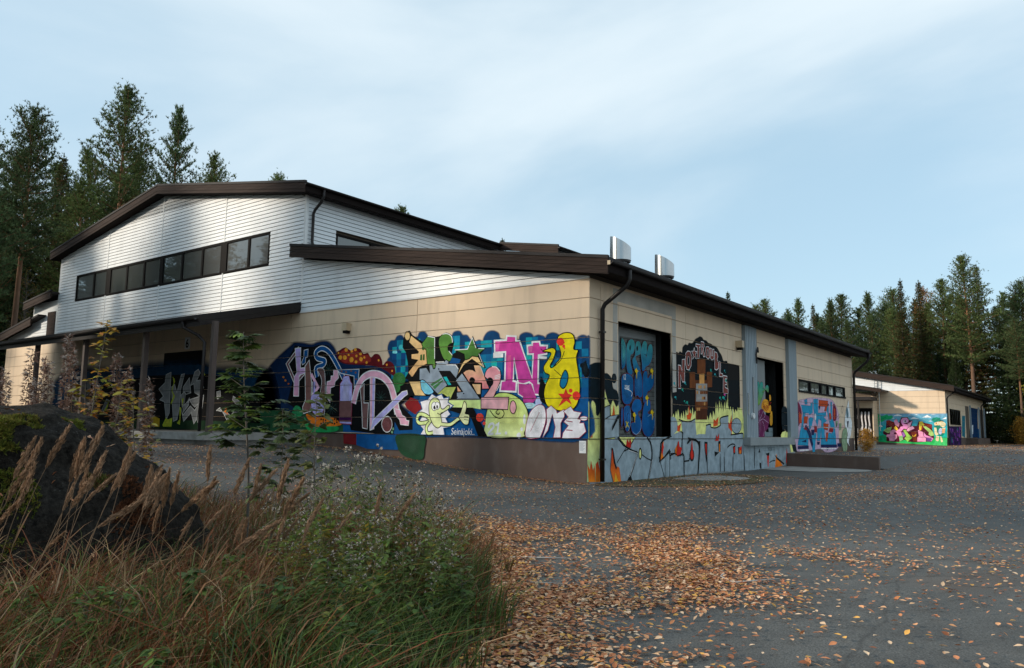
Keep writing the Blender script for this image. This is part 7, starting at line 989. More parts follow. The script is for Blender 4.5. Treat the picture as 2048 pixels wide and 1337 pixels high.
# ------------------------------------------------------------------ trees
def bark_mat():
    m = bpy.data.materials.new('pine_bark'); m.use_nodes = True
    nt = m.node_tree; b = nt.nodes['Principled BSDF']; b.inputs['Roughness'].default_value = 0.9
    tc = nt.nodes.new('ShaderNodeTexCoord'); sx = nt.nodes.new('ShaderNodeSeparateXYZ'); nt.links.new(tc.outputs['Object'], sx.inputs[0])
    mr = nt.nodes.new('ShaderNodeMapRange'); mr.inputs['From Min'].default_value = 5; mr.inputs['From Max'].default_value = 14; nt.links.new(sx.outputs['Z'], mr.inputs['Value'])
    n = nt.nodes.new('ShaderNodeTexNoise'); n.inputs['Scale'].default_value = 3; n.inputs['Detail'].default_value = 8
    mp = nt.nodes.new('ShaderNodeMapping'); mp.inputs['Scale'].default_value = (3, 3, .7); nt.links.new(tc.outputs['Object'], mp.inputs[0]); nt.links.new(mp.outputs[0], n.inputs['Vector'])
    r1 = nt.nodes.new('ShaderNodeValToRGB'); r1.color_ramp.elements[0].color = (.03, .022, .017, 1); r1.color_ramp.elements[1].color = (.14, .10, .075, 1)
    r2 = nt.nodes.new('ShaderNodeValToRGB'); r2.color_ramp.elements[0].color = (.10, .045, .02, 1); r2.color_ramp.elements[1].color = (.34, .16, .075, 1)
    for r in (r1, r2): nt.links.new(n.outputs['Fac'], r.inputs[0])
    mx = nt.nodes.new('ShaderNodeMixRGB'); nt.links.new(mr.outputs[0], mx.inputs[0]); nt.links.new(r1.outputs[0], mx.inputs[1]); nt.links.new(r2.outputs[0], mx.inputs[2])
    nt.links.new(mx.outputs[0], b.inputs['Base Color'])
    return m
M_BARK = bark_mat()
M_GBARK = mat('grey_bark', (0.10, 0.085, 0.07), 0.9, var=0.5, scale=4, stretch=(3, 3, .6))
M_WBARK = mat('birch_bark', (0.42, 0.40, 0.37), 0.8, var=0.25, scale=3, stretch=(1, 1, 4), dirt=((0.03, 0.03, 0.03), 5, (1, 1, 5), 0.6, 0.66))
M_NEEDLE = attr_mat('needles', 0.7, trans=0.2, spec=0.2, var=0.3, scale=0.5, rnd=0.22)
M_LEAF = attr_mat('leaves', 0.6, trans=0.35, spec=0.3, var=0.2, scale=3, rnd=0.12)

def tufts(P, D, size, col, rng, per=8, thin=0.14, spread=1.0):
    """needle tufts: per thin triangles radiating from each point P about direction D"""
    n = len(P)
    P = np.repeat(P, per, 0); D = np.repeat(D, per, 0); s = np.repeat(size, per)[:, None]; c = np.repeat(col, per, 0)
    d = D + rng.normal(0, 0.62 * spread, (n * per, 3)); d /= np.linalg.norm(d, axis=1)[:, None]
    w = np.cross(d, rng.normal(0, 1, (n * per, 3))); w /= np.linalg.norm(w, axis=1)[:, None] + 1e-9
    L_ = s * rng.uniform(.6, 1.25, (n * per, 1))
    a = P - d * L_ * .15 + w * L_ * thin; b2 = P - d * L_ * .15 - w * L_ * thin; e = P + d * L_
    v = np.stack([a, b2, e], 1).reshape(-1, 3)
    return v, np.repeat(c * rng.uniform(.7, 1.3, (n * per, 1)), 3, 0)

def make_pine(seed, h, crown0, width, flat=0.0, dens=1.0, green=(0.110, 0.150, 0.050)):
    rng = np.random.default_rng(seed)
    bend = rng.normal(0, .012, 2)
    def axis(z): return np.array([bend[0] * z * math.sin(z * .13) * 2, bend[1] * z * math.cos(z * .11) * 2, z])
    tr = MB(); zs = np.linspace(-0.6, h * .985, 16)
    r0 = h * .0095 + .06
    tr.tube([axis(z) for z in zs], [max(.02, r0 * (1 - .92 * (max(z, 0) / h) ** 1.1)) for z in zs], 8)
    P = []; D = []; S = []
    z = h * crown0
    while z < h * .985:
        t = (z - h * crown0) / (h * (1 - crown0))
        prof = (0.55 + .45 * math.sin(min(1, t * 1.9 + .12) * math.pi * .62)) * (1 - t ** (2.2 + flat * 2)) + .06
        nb = rng.integers(4, 7)
        a0 = rng.uniform(0, 6.28)
        for k in range(nb):
            az = a0 + 6.283 * k / nb + rng.normal(0, .25); ln = width * prof * rng.uniform(.6, 1.2)
            if rng.random() > .86 * dens: continue
            el = .12 + .75 * t + rng.normal(0, .1)
            dv = np.array([math.cos(az) * math.cos(el), math.sin(az) * math.cos(el), math.sin(el)])
            o = axis(z + rng.uniform(-.2, .2)); ns = max(3, int(ln / .38))
            sag = rng.uniform(.02, .09)
            pts = [o + dv * ln * q + np.array([0, 0, (-sag * ln * q + .16 * ln * q * q)]) for q in np.linspace(0, 1, 5)]
            tr.tube(pts, [max(.012, .035 * ln / 2.5 * (1 - q) + .012) for q in np.linspace(0, 1, 5)], 4, cap=False)
            for q in np.linspace(.28 if t < .75 else .12, 1, ns):
                base = o + dv * ln * q + np.array([0, 0, (-sag * ln * q + .16 * ln * q * q)])
                side = np.cross(dv, [0, 0, 1]); side /= np.linalg.norm(side) + 1e-9
                m = int(rng.integers(9, 16))
                w = (.22 + .42 * math.sin(q * 2.6)) * min(1.2, ln * .5)
                for _ in range(m):
                    off = side * rng.normal(0, w) + dv * rng.normal(0, .2) + np.array([0, 0, rng.normal(.02, .09)])
                    P.append(base + off); D.append(dv * .5 + side * np.sign(rng.normal()) * .3 + np.array([0, 0, .55])); S.append(rng.uniform(.17, .32) * (1 - .25 * t))
        z += h * (1 - crown0) / 24 * (1.25 - .5 * t) * rng.uniform(.8, 1.2)
    top = axis(h * .985)
    for k in range(10): P.append(top + np.array([0, 0, -.12 * k]) + rng.normal(0, .05, 3)); D.append([0, 0, 1]); S.append(.28)
    P = np.array(P); D = np.array(D); S = np.array(S)
    t = np.clip((P[:, 2] / h), 0, 1)[:, None]
    g = np.array(green); c = g * rng.uniform(.6, 1.45, (len(P), 1)) * np.array([1, 1, 1]) + rng.normal(0, .004, (len(P), 3)).clip(-.006, .008) * np.array([1, 1, .6])
    v, cc = tufts(P, D, S, np.clip(c, .004, .3), rng, per=9, thin=.12)
    cm = raw_mesh('crown', v, np.arange(len(v)), 3, cc, [M_NEEDLE])
    to = tr.build('trunk', M_BARK, smooth=True); tm = to.data; bpy.data.objects.remove(to)
    return tm, cm, h

def make_spruce(seed, h, width, green=(0.062, 0.095, 0.036), cones=0.0):
    rng = np.random.default_rng(seed)
    tr = MB(); tr.tube([(0, 0, -.6), (0, 0, h * .4), (0, 0, h * .985)], [h * .011 + .05, h * .007 + .03, .02], 8)
    P = []; D = []; S = []; C = []
    z = h * .06; g = np.array(green)
    while z < h * .99:
        t = z / h
        ln0 = width * (1 - t) ** .82 + .12
        nb = int(6 + 5 * (1 - t)); a0 = rng.uniform(0, 6.28)
        for k in range(nb):
            az = a0 + 6.283 * k / nb + rng.normal(0, .2); ln = ln0 * rng.uniform(.7, 1.15)
            dr = .28 * (1 - t) - .35 * t
            dv = np.array([math.cos(az), math.sin(az), 0]); side = np.array([-math.sin(az), math.cos(az), 0])
            for q in np.linspace(.15, 1, max(3, int(ln / .26))):
                base = np.array([0, 0, z]) + dv * ln * q + np.array([0, 0, -dr * ln * q + .25 * ln * q * q * (1 - t)])
                for _ in range(4 if t > .8 else 7):
                    off = side * rng.normal(0, .20 * (1.15 - q) * ln + .08) + np.array([0, 0, rng.normal(-.06, .09)])
                    P.append(base + off); D.append(dv * .8 + side * rng.normal(0, .35) + np.array([0, 0, -.35 * (1 - t) + .15])); S.append(rng.uniform(.18, .34) * (.5 + .6 * (1 - t)))
                    cc = g * rng.uniform(.55, 1.4)
                    if rng.random() < cones and t > .25: cc = np.array([.16, .07, .03]) * rng.uniform(.7, 1.4)
                    C.append(cc)
        z += (.30 + .32 * (1 - t)) * rng.uniform(.85, 1.15)
    for k in range(12): P.append([0, 0, h - .1 * k]); D.append([0, 0, 1]); S.append(.2); C.append(g)
    v, cc = tufts(np.array(P), np.array(D), np.array(S), np.array(C), rng, per=7, thin=.18, spread=.75)
    cm = raw_mesh('crown', v, np.arange(len(v)), 3, cc, [M_NEEDLE])
    to = tr.build('trunk', M_GBARK, smooth=True); tm = to.data; bpy.data.objects.remove(to)
    return tm, cm, h

def leaf_quads(P, N, size, col, rng):
    """small folded rhombic leaves"""
    n = len(P); d = rng.normal(0, 1, (n, 3)); d -= (d * N).sum(1)[:, None] * N; d /= np.linalg.norm(d, axis=1)[:, None] + 1e-9
    w = np.cross(N, d); s = size[:, None]
    a = P - d * s * .5; b2 = P + w * s * .34 + N * s * .08; c = P + d * s * .6; e = P - w * s * .34 + N * s * .08
    v = np.stack([a, b2, c, e], 1).reshape(-1, 3)
    f = (np.arange(n)[:, None] * 4 + np.array([[0, 1, 2, 0, 2, 3]])).reshape(-1)
    return v, f, np.repeat(col, 4, 0)

def make_broadleaf(seed, h, width, crown0, cols, nleaf=5000, size=.16, bark=None, trunk_r=None):
    rng = np.random.default_rng(seed); tr = MB()
    r0 = trunk_r or h * .009 + .03
    zs = np.linspace(-.5, h * .95, 9); bx = rng.normal(0, .1, (9, 2)).cumsum(0) * .25
    ax = [np.array([bx[i, 0], bx[i, 1], zs[i]]) for i in range(9)]
    tr.tube(ax, [max(.012, r0 * (1 - .9 * i / 8)) for i in range(9)], 7)
    P = []
    nb = 46
    for k in range(nb):
        t = crown0 + (1 - crown0) * (k / nb); i = min(7, int(t * 8)); o = ax[i] + (ax[i + 1] - ax[i]) * (t * 8 - i)
        az = rng.uniform(0, 6.28); el = rng.uniform(.35, .95); ln = width * math.sin(min(1, (t - crown0) / (1 - crown0) + .25) * math.pi * .8) * rng.uniform(.5, 1.1) + .15
        dv = np.array([math.cos(az) * math.cos(el), math.sin(az) * math.cos(el), math.sin(el)])
        tr.tube([o, o + dv * ln * .6, o + dv * ln + np.array([0, 0, -.1 * ln])], [r0 * .25, r0 * .14, .008], 4, cap=False)
        m = nleaf // nb
        q = rng.uniform(.25, 1.05, (m, 1)); P.append(o + dv * ln * q + rng.normal(0, .16 * ln + .05, (m, 3)))
    P = np.concatenate(P); N = rng.normal(0, 1, P.shape) + np.array([0, 0, .6]); N /= np.linalg.norm(N, axis=1)[:, None]
    cols = np.array(cols); c = cols[rng.integers(0, len(cols), len(P))] * rng.uniform(.65, 1.3, (len(P), 1))
    v, f, cc = leaf_quads(P, N, rng.uniform(.7, 1.3, len(P)) * size, c, rng)
    cm = raw_mesh('crown', v, f, 3, cc, [M_LEAF])
    to = tr.build('trunk', bark or M_GBARK, smooth=True); tm = to.data; bpy.data.objects.remove(to)
    return tm, cm, h

def plant_tree(name, label, proto, x, y, top, group=None, rot=None, wid=1.0, cat='tree', z0=None):
    tm, cm, h = proto
    g0 = float(gz(x, y)) - .05 if z0 is None else z0
    s = (top - g0) / h
    o = bpy.data.objects.new(name, None); o.location = (x, y, g0); o.scale = (s * wid, s * wid, s); o.rotation_euler = (0, 0, random.uniform(0, 6.28) if rot is None else rot)
    COL.objects.link(o); tag(o, label, cat, group)
    for nm, me in (('trunk', tm), ('crown', cm)):
        c = bpy.data.objects.new(nm, me); COL.objects.link(c); c.parent = o
    return o

PINE = [make_pine(1, 25, .42, 3.6), make_pine(2, 25, .52, 3.1, flat=.6, green=(.098, .138, .054)), make_pine(3, 24, .32, 3.8, green=(.115, .155, .046)), make_pine(4, 22, .28, 3.1, green=(.092, .134, .054))]
SPRUCE = [make_spruce(5, 24, 2.7), make_spruce(6, 22, 2.2, green=(.078, .088, .030), cones=.16), make_spruce(7, 20, 3.0, green=(.040, .068, .028))]
BIRCH = make_broadleaf(8, 22, 2.6, .35, [(.30, .13, .05), (.33, .17, .05), (.26, .10, .04)], 9000, .17, M_WBARK)
BARE = make_broadleaf(9, 20, 2.8, .4, [(.12, .10, .03), (.20, .12, .03)], 2200, .13, M_GBARK)

# behind the warehouse, on the left: tops as they stand over the roof
GL = 'trees rising behind the warehouse'
for nm, p, x, y, top, wid, lab in (
    ('pine_tree', 3, -50.2, -0.6, 23.4, 1.0, 'tall dark pine at the very left edge'),
    ('pine_tree', 1, -52.1, 3.6, 24.3, .92, 'slim pine with long bare trunk, second from the left edge'),
    ('pine_tree', 2, -67.0, 14.5, 27.6, 1.0, 'bushy pine left of the tallest pine'),
    ('pine_tree', 0, -61.7, 15.3, 32.6, 1.0, 'tallest pine, standing behind the left slope of the gable'),
    ('pine_tree', 3, -63.4, 21.6, 32.7, .85, 'pine with pointed top just left of the roof ridge'),
    ('pine_tree', 2, -66.8, 26.9, 30.8, .9, 'shorter pine next right of the pointed pine'),
    ('pine_tree', 0, -70.3, 39.3, 31.9, .9, 'pine tip barely showing above the flat part of the gable roof'),
    ('pine_tree', 0, -65.7, 55.6, 30.9, .9, 'pine tip showing above the long clerestory eave')):
    plant_tree(nm, lab, PINE[p], x, y, top, GL, wid=wid)
plant_tree('spruce_tree', 'spruce with brown cone-laden top between two pines on the left', SPRUCE[1], -63.0, 10.4, 24.7, GL)
plant_tree('spruce_tree', 'small spruce tip above the end of the clerestory eave', SPRUCE[0], -60.4, 72.6, 29.2, GL)
for x, y, top in ((-56, -3.5, 15), (-58, 1.5, 19), (-63, 3.0, 19), (-66, 7.5, 20), (-60, 7.0, 17.5), (-72, 9, 23), (-74, 16, 24), (-70, 21, 23), (-78, 26, 27), (-55, 12, 15)):
    plant_tree('spruce_tree', 'dense dark spruce filling the shade behind the left end of the warehouse', SPRUCE[2], x, y, top, GL)
for x, y, top in ((-72, 10, 26.5), (-66, 19, 27.5), (-58.5, 9.5, 21.5), (-76, 22, 29), (-71, 30, 29), (-60, 5, 18), (-68, 12, 25)):
    plant_tree('pine_tree', 'pine in the dense stand behind the left slope of the gable', PINE[random.choice((0, 2, 3))], x, y, top, GL, wid=1.1)
plant_tree('deciduous_tree', 'sparse yellowing tree in the shade left of the warehouse', BARE, -54, 5, 12, GL)

# forest beyond the far building
GR = 'trees beyond the far building'
for nm, pr, x, y, top, wid, lab in (
    ('spruce_tree', SPRUCE[0], -37.1, 103.9, 23.4, 1, 'lone spruce tip rising over the loading-side eave'),
    ('pine_tree', PINE[0], -30.5, 102.9, 21.2, 1.1, 'first broad pine right of the lone spruce tip over the eave'),
    ('pine_tree', PINE[3], -27.2, 109.1, 21.8, 1, 'pine with bushy top above the eave end'),
    ('spruce_tree', SPRUCE[1], -23.6, 104.5, 20.3, .9, 'brown-topped spruce tip among the middle pines'),
    ('spruce_tree', SPRUCE[1], -10.5, 101.5, 22.4, .85, 'slender brown cone-laden spruce, tallest of the brown ones'),
    ('spruce_tree', SPRUCE[1], -8.8, 105.3, 22.6, 1.1, 'wider brown cone-laden spruce beside the slender brown one'),
    ('birch_tree', BIRCH, -10.0, 118.1, 24.1, 1, 'birch with pale orange leaves behind the brown spruces'),
    ('pine_tree', PINE[0], -2.3, 102.3, 24.8, 1.15, 'tallest pine at the right, above the far building end'),
    ('spruce_tree', SPRUCE[1], -1.7, 107.9, 24.6, 1.0, 'spruce with reddish tip beside the tallest right pine'),
    ('pine_tree', PINE[1], 3.5, 109.7, 22.0, 1.2, 'pine cut by the right edge of the picture'),
    ('birch_tree', BARE, 5.5, 103.5, 17.5, .8, 'thin grey tree with bare trunk at the right edge')):
    plant_tree(nm, lab, pr, x, y, top, GR, wid=wid)
for x, y, top in ((-22.5, 110.2, 21.4), (-22.4, 115.1, 23.0), (-17.2, 111.6, 22.2), (-14.8, 118.3, 24.0), (-6.6, 109.5, 23.0), (0.6, 117.7, 21.5), (-34, 112, 22), (-12.8, 108, 19), (-19, 106, 17.5), (-26, 118, 21), (-5, 116, 21.5), (7.5, 116, 21), (8.5, 108, 17), (12, 113, 20), (-41, 112, 21), (3.2, 101.5, 15.5), (-28, 106, 18.5), (-25, 112, 19.5), (-20.5, 118, 21), (-16, 108, 18.5), (-12, 121, 22), (-9, 113, 20), (-32, 118, 21.5), (-38, 118, 22), (0.5, 110, 18.5), (5.5, 120, 21), (15, 105, 19), (19, 110, 22), (24, 106, 20), (29, 112, 23), (35, 107, 20), (41, 113, 22), (47, 108, 21), (54, 112, 22), (60, 100, 20), (66, 92, 20), (22, 118, 22), (38, 120, 23), (-29, 104, 17), (-23, 107, 18), (-15, 114, 21), (-11.5, 106.5, 17), (-4, 110.5, 20), (-7.5, 119, 22), (2, 114, 20.5), (-36, 107, 18.5)):
    plant_tree('pine_tree', 'green pine in the forest belt beyond the far building', PINE[random.randrange(4)], x, y, top, GR, wid=random.uniform(.95, 1.25))
for x, y, top in ((-31, 112, 15), (-16, 104, 14), (-4.5, 104.5, 13), (1.5, 106, 14.5), (6.2, 104, 11), (9.5, 103, 13), (-13, 112, 14), (-21, 122, 17), (-29, 126, 18), (-8, 124, 18), (2, 126, 17), (10, 124, 18), (-37, 124, 18), (5, 112, 13), (-25, 103.5, 11), (-33, 105, 12), (-19.5, 112, 14), (-7, 107, 12), (17, 103, 12), (22, 104, 10), (28, 105, 13), (34, 103, 11), (44, 104, 12), (-11, 104, 10)):
    plant_tree('spruce_tree', 'young dark spruce low in the forest belt', SPRUCE[random.choice((0, 2))], x, y, top, GR, wid=1.25)

# tall pines out of view shade the yard and show in the windows; spruces and leaf trees are added for shade
GS = 'roadside trees facing the gable, seen in its windows'
for x, y, top, k in ((-41, -21, 22, 0), (-31, -24, 22, 1), (-37, -28, 25, 1), (-16, -30, 26, 2), (-12, -27, 24, 1), (-48, -26, 24, 2), (-19, -36, 27, 1), (-46, -15, 20, 1), (-53, -9, 21, 0), (-66, -17, 26, 2), (-78, -22, 27, 1), (-68, -25, 26, 0), (-88, -30, 27, 2)):
    plant_tree('pine_tree', 'roadside pine out of view, mirrored in the gable windows', PINE[k], x, y, top, GS, wid=1.15)
for x, y, top in ((-17, -15.5, 10), (-22, -13.5, 11.5), (-27, -12.5, 12), (-32, -11, 12), (-37, -9.5, 12.5), (-43, -9, 13), (-30, -16, 13), (-25, -17, 12)):  # spruces added out of view to block low sky and darken the canopy wall
    plant_tree('spruce_tree', 'unseen spruce added before the canopy to darken the wall under it', SPRUCE[2], x, y, top, GS, wid=1.3)
for x, y, top in ((-25, -27, 23), (-20.5, -25, 21), (-29, -31, 25), (-33, -29, 25), (-23, -33, 26), (-18, -29, 22), (-32, -19, 15), (-23, -21, 14), (-13, -22.5, 15)):  # sparse trees added out of view for faint dapples on the gable
    plant_tree('deciduous_tree', 'unseen sparse leaf tree added to dapple the sun on the gable', BARE, x, y, top, GS, wid=1.2)
# bushes at the forest edge
OBUSH = make_broadleaf(21, 3.2, 1.3, .08, [(.45, .22, .03), (.50, .28, .04), (.36, .16, .02)], 2600, .15, M_GBARK, .03)
GBUSH = make_broadleaf(22, 3.0, 1.5, .05, [(.05, .075, .02), (.09, .09, .02), (.04, .06, .018)], 2600, .16, M_GBARK, .03)
plant_tree('bush', 'bright orange leafed bush at the forest edge right of the far building', OBUSH, 3.4, 98.6, 2.4, 'bushes at the forest edge', cat='bush')
plant_tree('bush', 'yellow leafed tall bush above the orange one at the right edge', make_broadleaf(23, 6, 1.2, .3, [(.30, .26, .03), (.22, .22, .04)], 1500, .18, M_GBARK, .04), 4.6, 101, 8.2, 'bushes at the forest edge', cat='bush')
for x, y, t in ((-0.5, 103.5, 2.6), (1.4, 100.5, 1.9), (5.2, 99.2, 2.3), (6.8, 99.8, 2.8), (8.4, 98.8, 2.2), (10.5, 99.6, 3.0), (2.2, 102.6, 3.4)):
    plant_tree('bush', 'dark green bush in the shade of the forest edge', GBUSH, x, y, t, 'bushes at the forest edge', cat='bush', wid=1.3)
for x, y, t, l in ((0.75, 29.4, -0.15, 'small yellow weed at the foot of the corner downpipe'), (-5.6, 57.4, 0.6, 'yellow leafed shrub by the steps of the far link building')):
    plant_tree('shrub', l, OBUSH, x, y, t, cat='shrub', wid=1.5)

# ------------------------------------------------------------------ the rough verge in front
VERGE = [(9.7, -17.6), (8.6, -15.7), (8.0, -14.6), (6.7, -12.9), (4.9, -11.2), (2.4, -10.6), (-1, -11.3), (-5, -12.8), (-10, -15), (-10, -24), (10.2, -24)]
def vz(x, y):
    return float(gz(x, y)) + 0.02
def in_verge(x, y): return inside((x, y), VERGE)
vb = []
P_ = catmull(VERGE, True, 4)
c0 = (1.5, -17.0)
rings = [1.0, .93, .8, .55, .25]
vs = []
for k, r in enumerate(rings):
    for p in P_:
        x, y = c0[0] + (p[0] - c0[0]) * r, c0[1] + (p[1] - c0[1]) * r
        vs.append((x, y, vz(x, y) + (0.0, .03, .06, .10, .12)[k] + random.uniform(-.01, .02)))
n = len(P_); fs = [(k * n + i, k * n + (i + 1) % n, (k + 1) * n + (i + 1) % n, (k + 1) * n + i) for k in range(len(rings) - 1) for i in range(n)]
fs.append(tuple(range((len(rings) - 1) * n, len(rings) * n)))
vo = MB().add(vs, fs).build('verge_soil', M_SOIL); vo['kind'] = 'structure'

# boulder ---------------------------------------------------------
def rock_mat():
    m = bpy.data.materials.new('dark_rock'); m.use_nodes = True
    nt = m.node_tree; b = nt.nodes['Principled BSDF']; b.inputs['Roughness'].default_value = 0.95; b.inputs['Specular IOR Level'].default_value = 0.12
    tc = nt.nodes.new('ShaderNodeTexCoord')
    def noise(s, d=8):
        n = nt.nodes.new('ShaderNodeTexNoise'); n.inputs['Scale'].default_value = s; n.inputs['Detail'].default_value = d; n.inputs['Roughness'].default_value = .65
        nt.links.new(tc.outputs['Object'], n.inputs['Vector']); return n
    r = nt.nodes.new('ShaderNodeValToRGB'); r.color_ramp.elements[0].position = .32; r.color_ramp.elements[1].position = .72
    r.color_ramp.elements[0].color = (.006, .005, .0042, 1); r.color_ramp.elements[1].color = (.050, .043, .036, 1)
    nt.links.new(noise(17, 12).outputs['Fac'], r.inputs[0])
    v = nt.nodes.new('ShaderNodeTexVoronoi'); v.inputs['Scale'].default_value = 26; nt.links.new(tc.outputs['Object'], v.inputs['Vector'])
    r2 = nt.nodes.new('ShaderNodeValToRGB'); r2.color_ramp.elements[0].position = .10; r2.color_ramp.elements[1].position = .24; r2.color_ramp.elements[0].color = (1, 1, 1, 1); r2.color_ramp.elements[1].color = (0, 0, 0, 1)
    nt.links.new(v.outputs['Distance'], r2.inputs[0])
    n4 = noise(2.2); m4 = nt.nodes.new('ShaderNodeMath'); m4.operation = 'MULTIPLY'
    r4 = nt.nodes.new('ShaderNodeValToRGB'); r4.color_ramp.elements[0].position = .52; r4.color_ramp.elements[1].position = .62; nt.links.new(n4.outputs['Fac'], r4.inputs[0])
    nt.links.new(r2.outputs[0], m4.inputs[0]); nt.links.new(r4.outputs[0], m4.inputs[1])
    mx = nt.nodes.new('ShaderNodeMixRGB'); mx.inputs[2].default_value = (.085, .083, .076, 1); nt.links.new(m4.outputs[0], mx.inputs[0]); nt.links.new(r.outputs[0], mx.inputs[1])
    nt.links.new(mx.outputs[0], b.inputs['Base Color'])
    bu = nt.nodes.new('ShaderNodeBump'); bu.inputs['Strength'].default_value = 1.0; bu.inputs['Distance'].default_value = .08
    nt.links.new(noise(30, 12).outputs['Fac'], bu.inputs['Height']); nt.links.new(bu.outputs[0], b.inputs['Normal'])
    return m
M_ROCK = rock_mat()
from mathutils import noise as mnoise
RC = Vector((2.60, -16.80, -1.4)); RR = Vector((.796, .605, 0)); RD = Vector((-.605, .796, 0))
def rock_point(th, ph):
    """th: angle round, ph: 0 at rim .. pi/2 at top"""
    e = 0.62
    sg = lambda v, p: math.copysign(abs(v) ** p, v)
    cx = sg(math.cos(ph), .75) * sg(math.cos(th), .85); cy = sg(math.cos(ph), .75) * sg(math.sin(th), .9); cz = sg(math.sin(ph), .8)
    p = RC + RR * (2.95 * cx) + RD * (1.5 * cy) + Vector((0, 0, 2.0 * cz - 0.30 * cx - .25 * max(0, cx) ** 2 - .05))
    q = p * 0.9
    d = mnoise.noise(q) * .16 + (.5 - abs(mnoise.noise(q * 1.6 + Vector((3, 1, 7))))) * .16 - .08 + mnoise.noise(q * 3.1) * .08 + (.4 - abs(mnoise.noise(q * 5.5))) * .05 + mnoise.noise(q * 13) * .018
    return p + (p - (RC + Vector((0, 0, .5)))).normalized() * d
nu, nv = 220, 100
vs = []; fs = []
for j in range(nv + 1):
    ph = -0.15 + (math.pi / 2 + .15) * j / nv
    for i in range(nu): vs.append(rock_point(2 * math.pi * i / nu, ph))
for j in range(nv):
    for i in range(nu): fs.append((j * nu + i, j * nu + (i + 1) % nu, (j + 1) * nu + (i + 1) % nu, (j + 1) * nu + i))
RK = thing('boulder', 'big dark lichen-speckled boulder in the tall grass', 'boulder', tuple(RC))
MB().add(vs, fs).build('rock', M_ROCK, RK, smooth=True)
from mathutils.bvhtree import BVHTree
BV = BVHTree.FromPolygons([Vector(v) for v in vs], fs)
def drop_rock(x, y):
    h = BV.ray_cast(Vector((x, y, 5)), Vector((0, 0, -1)))
    return (h[0], h[1]) if h[0] is not None else (None, None)
# moss cushions on the boulder
M_MOSS = attr_mat('moss', 0.95, trans=.1, var=.35, scale=14)
def moss(cx, cy, r, cols, num, hgt):
    rng = np.random.default_rng(int(abs(cx * 97 + cy * 31) * 10)); P = []; N = []
    for k in range(num):
        a = rng.uniform(0, 6.28); d = r * math.sqrt(rng.uniform(0, 1)) * (1 + .35 * math.sin(3 * a + cx * 9))
        p, nn = drop_rock(cx + math.cos(a) * d, cy + math.sin(a) * d)
        if p is None: continue
        t = 1 - min(1, d / (r * 1.1)); P.append(np.array(p) + np.array(nn) * hgt * t * rng.uniform(.3, 1.1)); N.append(np.array(nn))
    P = np.array(P); N = np.array(N); c = np.array(cols)[rng.integers(0, len(cols), len(P))] * rng.uniform(.6, 1.4, (len(P), 1))
    v, cc = tufts(P, N, np.full(len(P), .035), c, rng, per=5, thin=.22)
    o = link('moss', raw_mesh('moss', v, np.arange(len(v)), 3, cc, [M_MOSS]), RK); o['kind'] = 'stuff'
    return o
moss(4.15, -17.0, .42, [(.11, .12, .015), (.08, .10, .012), (.15, .13, .02)], 2600, .05)
moss(3.9, -16.75, .25, [(.10, .115, .014), (.14, .12, .02)], 900, .035)
moss(4.75, -15.85, .20, [(.14, .05, .02), (.10, .04, .018)], 700, .03)
moss(4.5, -16.1, .10, [(.09, .10, .02), (.12, .06, .02)], 220, .02)
moss(3.6, -16.0, .13, [(.10, .115, .014)], 260, .02)
M_GRASS = attr_mat('grass_blades', 0.65, trans=.25, spec=.25, var=.15, scale=3)
TAN, RUST, GRN, DGRN, STRAW = (.17, .088, .040), (.155, .052, .020), (.085, .135, .028), (.035, .066, .016), (.42, .29, .17)

def blades(P, H_, lean, width, col, rng, curl=.5):
    """curved grass blades, 3 segments each; P base points, lean = horizontal bend vector"""
    n = len(P); t = np.array([0, .4, .75, 1.0]); a = rng.uniform(0, 6.28, n); w = np.stack([np.cos(a), np.sin(a), np.zeros(n)], 1)
    vs = []
    for k, q in enumerate(t):
        c = P + lean * (q ** 2)[..., None] * 1.0 if np.ndim(q) else P + lean * q ** 2
        c = c + np.stack([np.zeros(n), np.zeros(n), H_ * (q - curl * .35 * q ** 3)], 1)
        wd_ = (width * (1, .85, .55, 0)[k])[:, None] * w
        if k < 3: vs += [c - wd_, c + wd_]
        else: vs.append(c)
    v = np.stack(vs, 1).reshape(-1, 3)
    f = np.array([0, 1, 3, 0, 3, 2, 2, 3, 5, 2, 5, 4, 4, 5, 6])
    F_ = (np.arange(n)[:, None] * 7 + f[None]).reshape(-1)
    sh = np.array([.6, .6, .9, .9, 1.1, 1.1, 1.15])
    cc = (col[:, None, :] * np.ones((1, 7, 1))).reshape(-1, 3)
    return v, F_, cc

rng = np.random.default_rng(77)
pts = []
while len(pts) < 46000:
    x, y = rng.uniform(-6, 10.2), rng.uniform(-20.5, -10.6)
    d = math.hypot(x - CAM.x, y - CAM.y)
    if d < 2.0: continue
    if not in_verge(x, y):
        if mnoise.noise(Vector((x * 2.6, y * 2.6, 5.5))) < .22 or not in_verge(x - .22, y - .12): continue
    if rng.random() > min(1, (6.5 / d) ** 1.6): continue
    rx, ry = (x - RC.x) * RR.x + (y - RC.y) * RR.y, (x - RC.x) * RD.x + (y - RC.y) * RD.y
    if ((rx + .1) / 2.6) ** 2 + (ry / 1.3) ** 2 < 1: continue
    pts.append((x, y, d))
pts = np.array(pts)
edge = np.array([min(math.hypot(p[0] - q[0], p[1] - q[1]) for q in P_) for p in pts])
Hh = np.where(edge < .35, .26 + .6 * edge, .50) * rng.uniform(.5, 1.5, len(pts))
Hh *= np.array([.62 + .75 * max(0, .5 + mnoise.noise(Vector((p[0] * 1.5, p[1] * 1.5, 2.2)))) for p in pts])
P3 = np.stack([pts[:, 0], pts[:, 1], np.array([vz(p[0], p[1]) + .04 for p in pts])], 1)
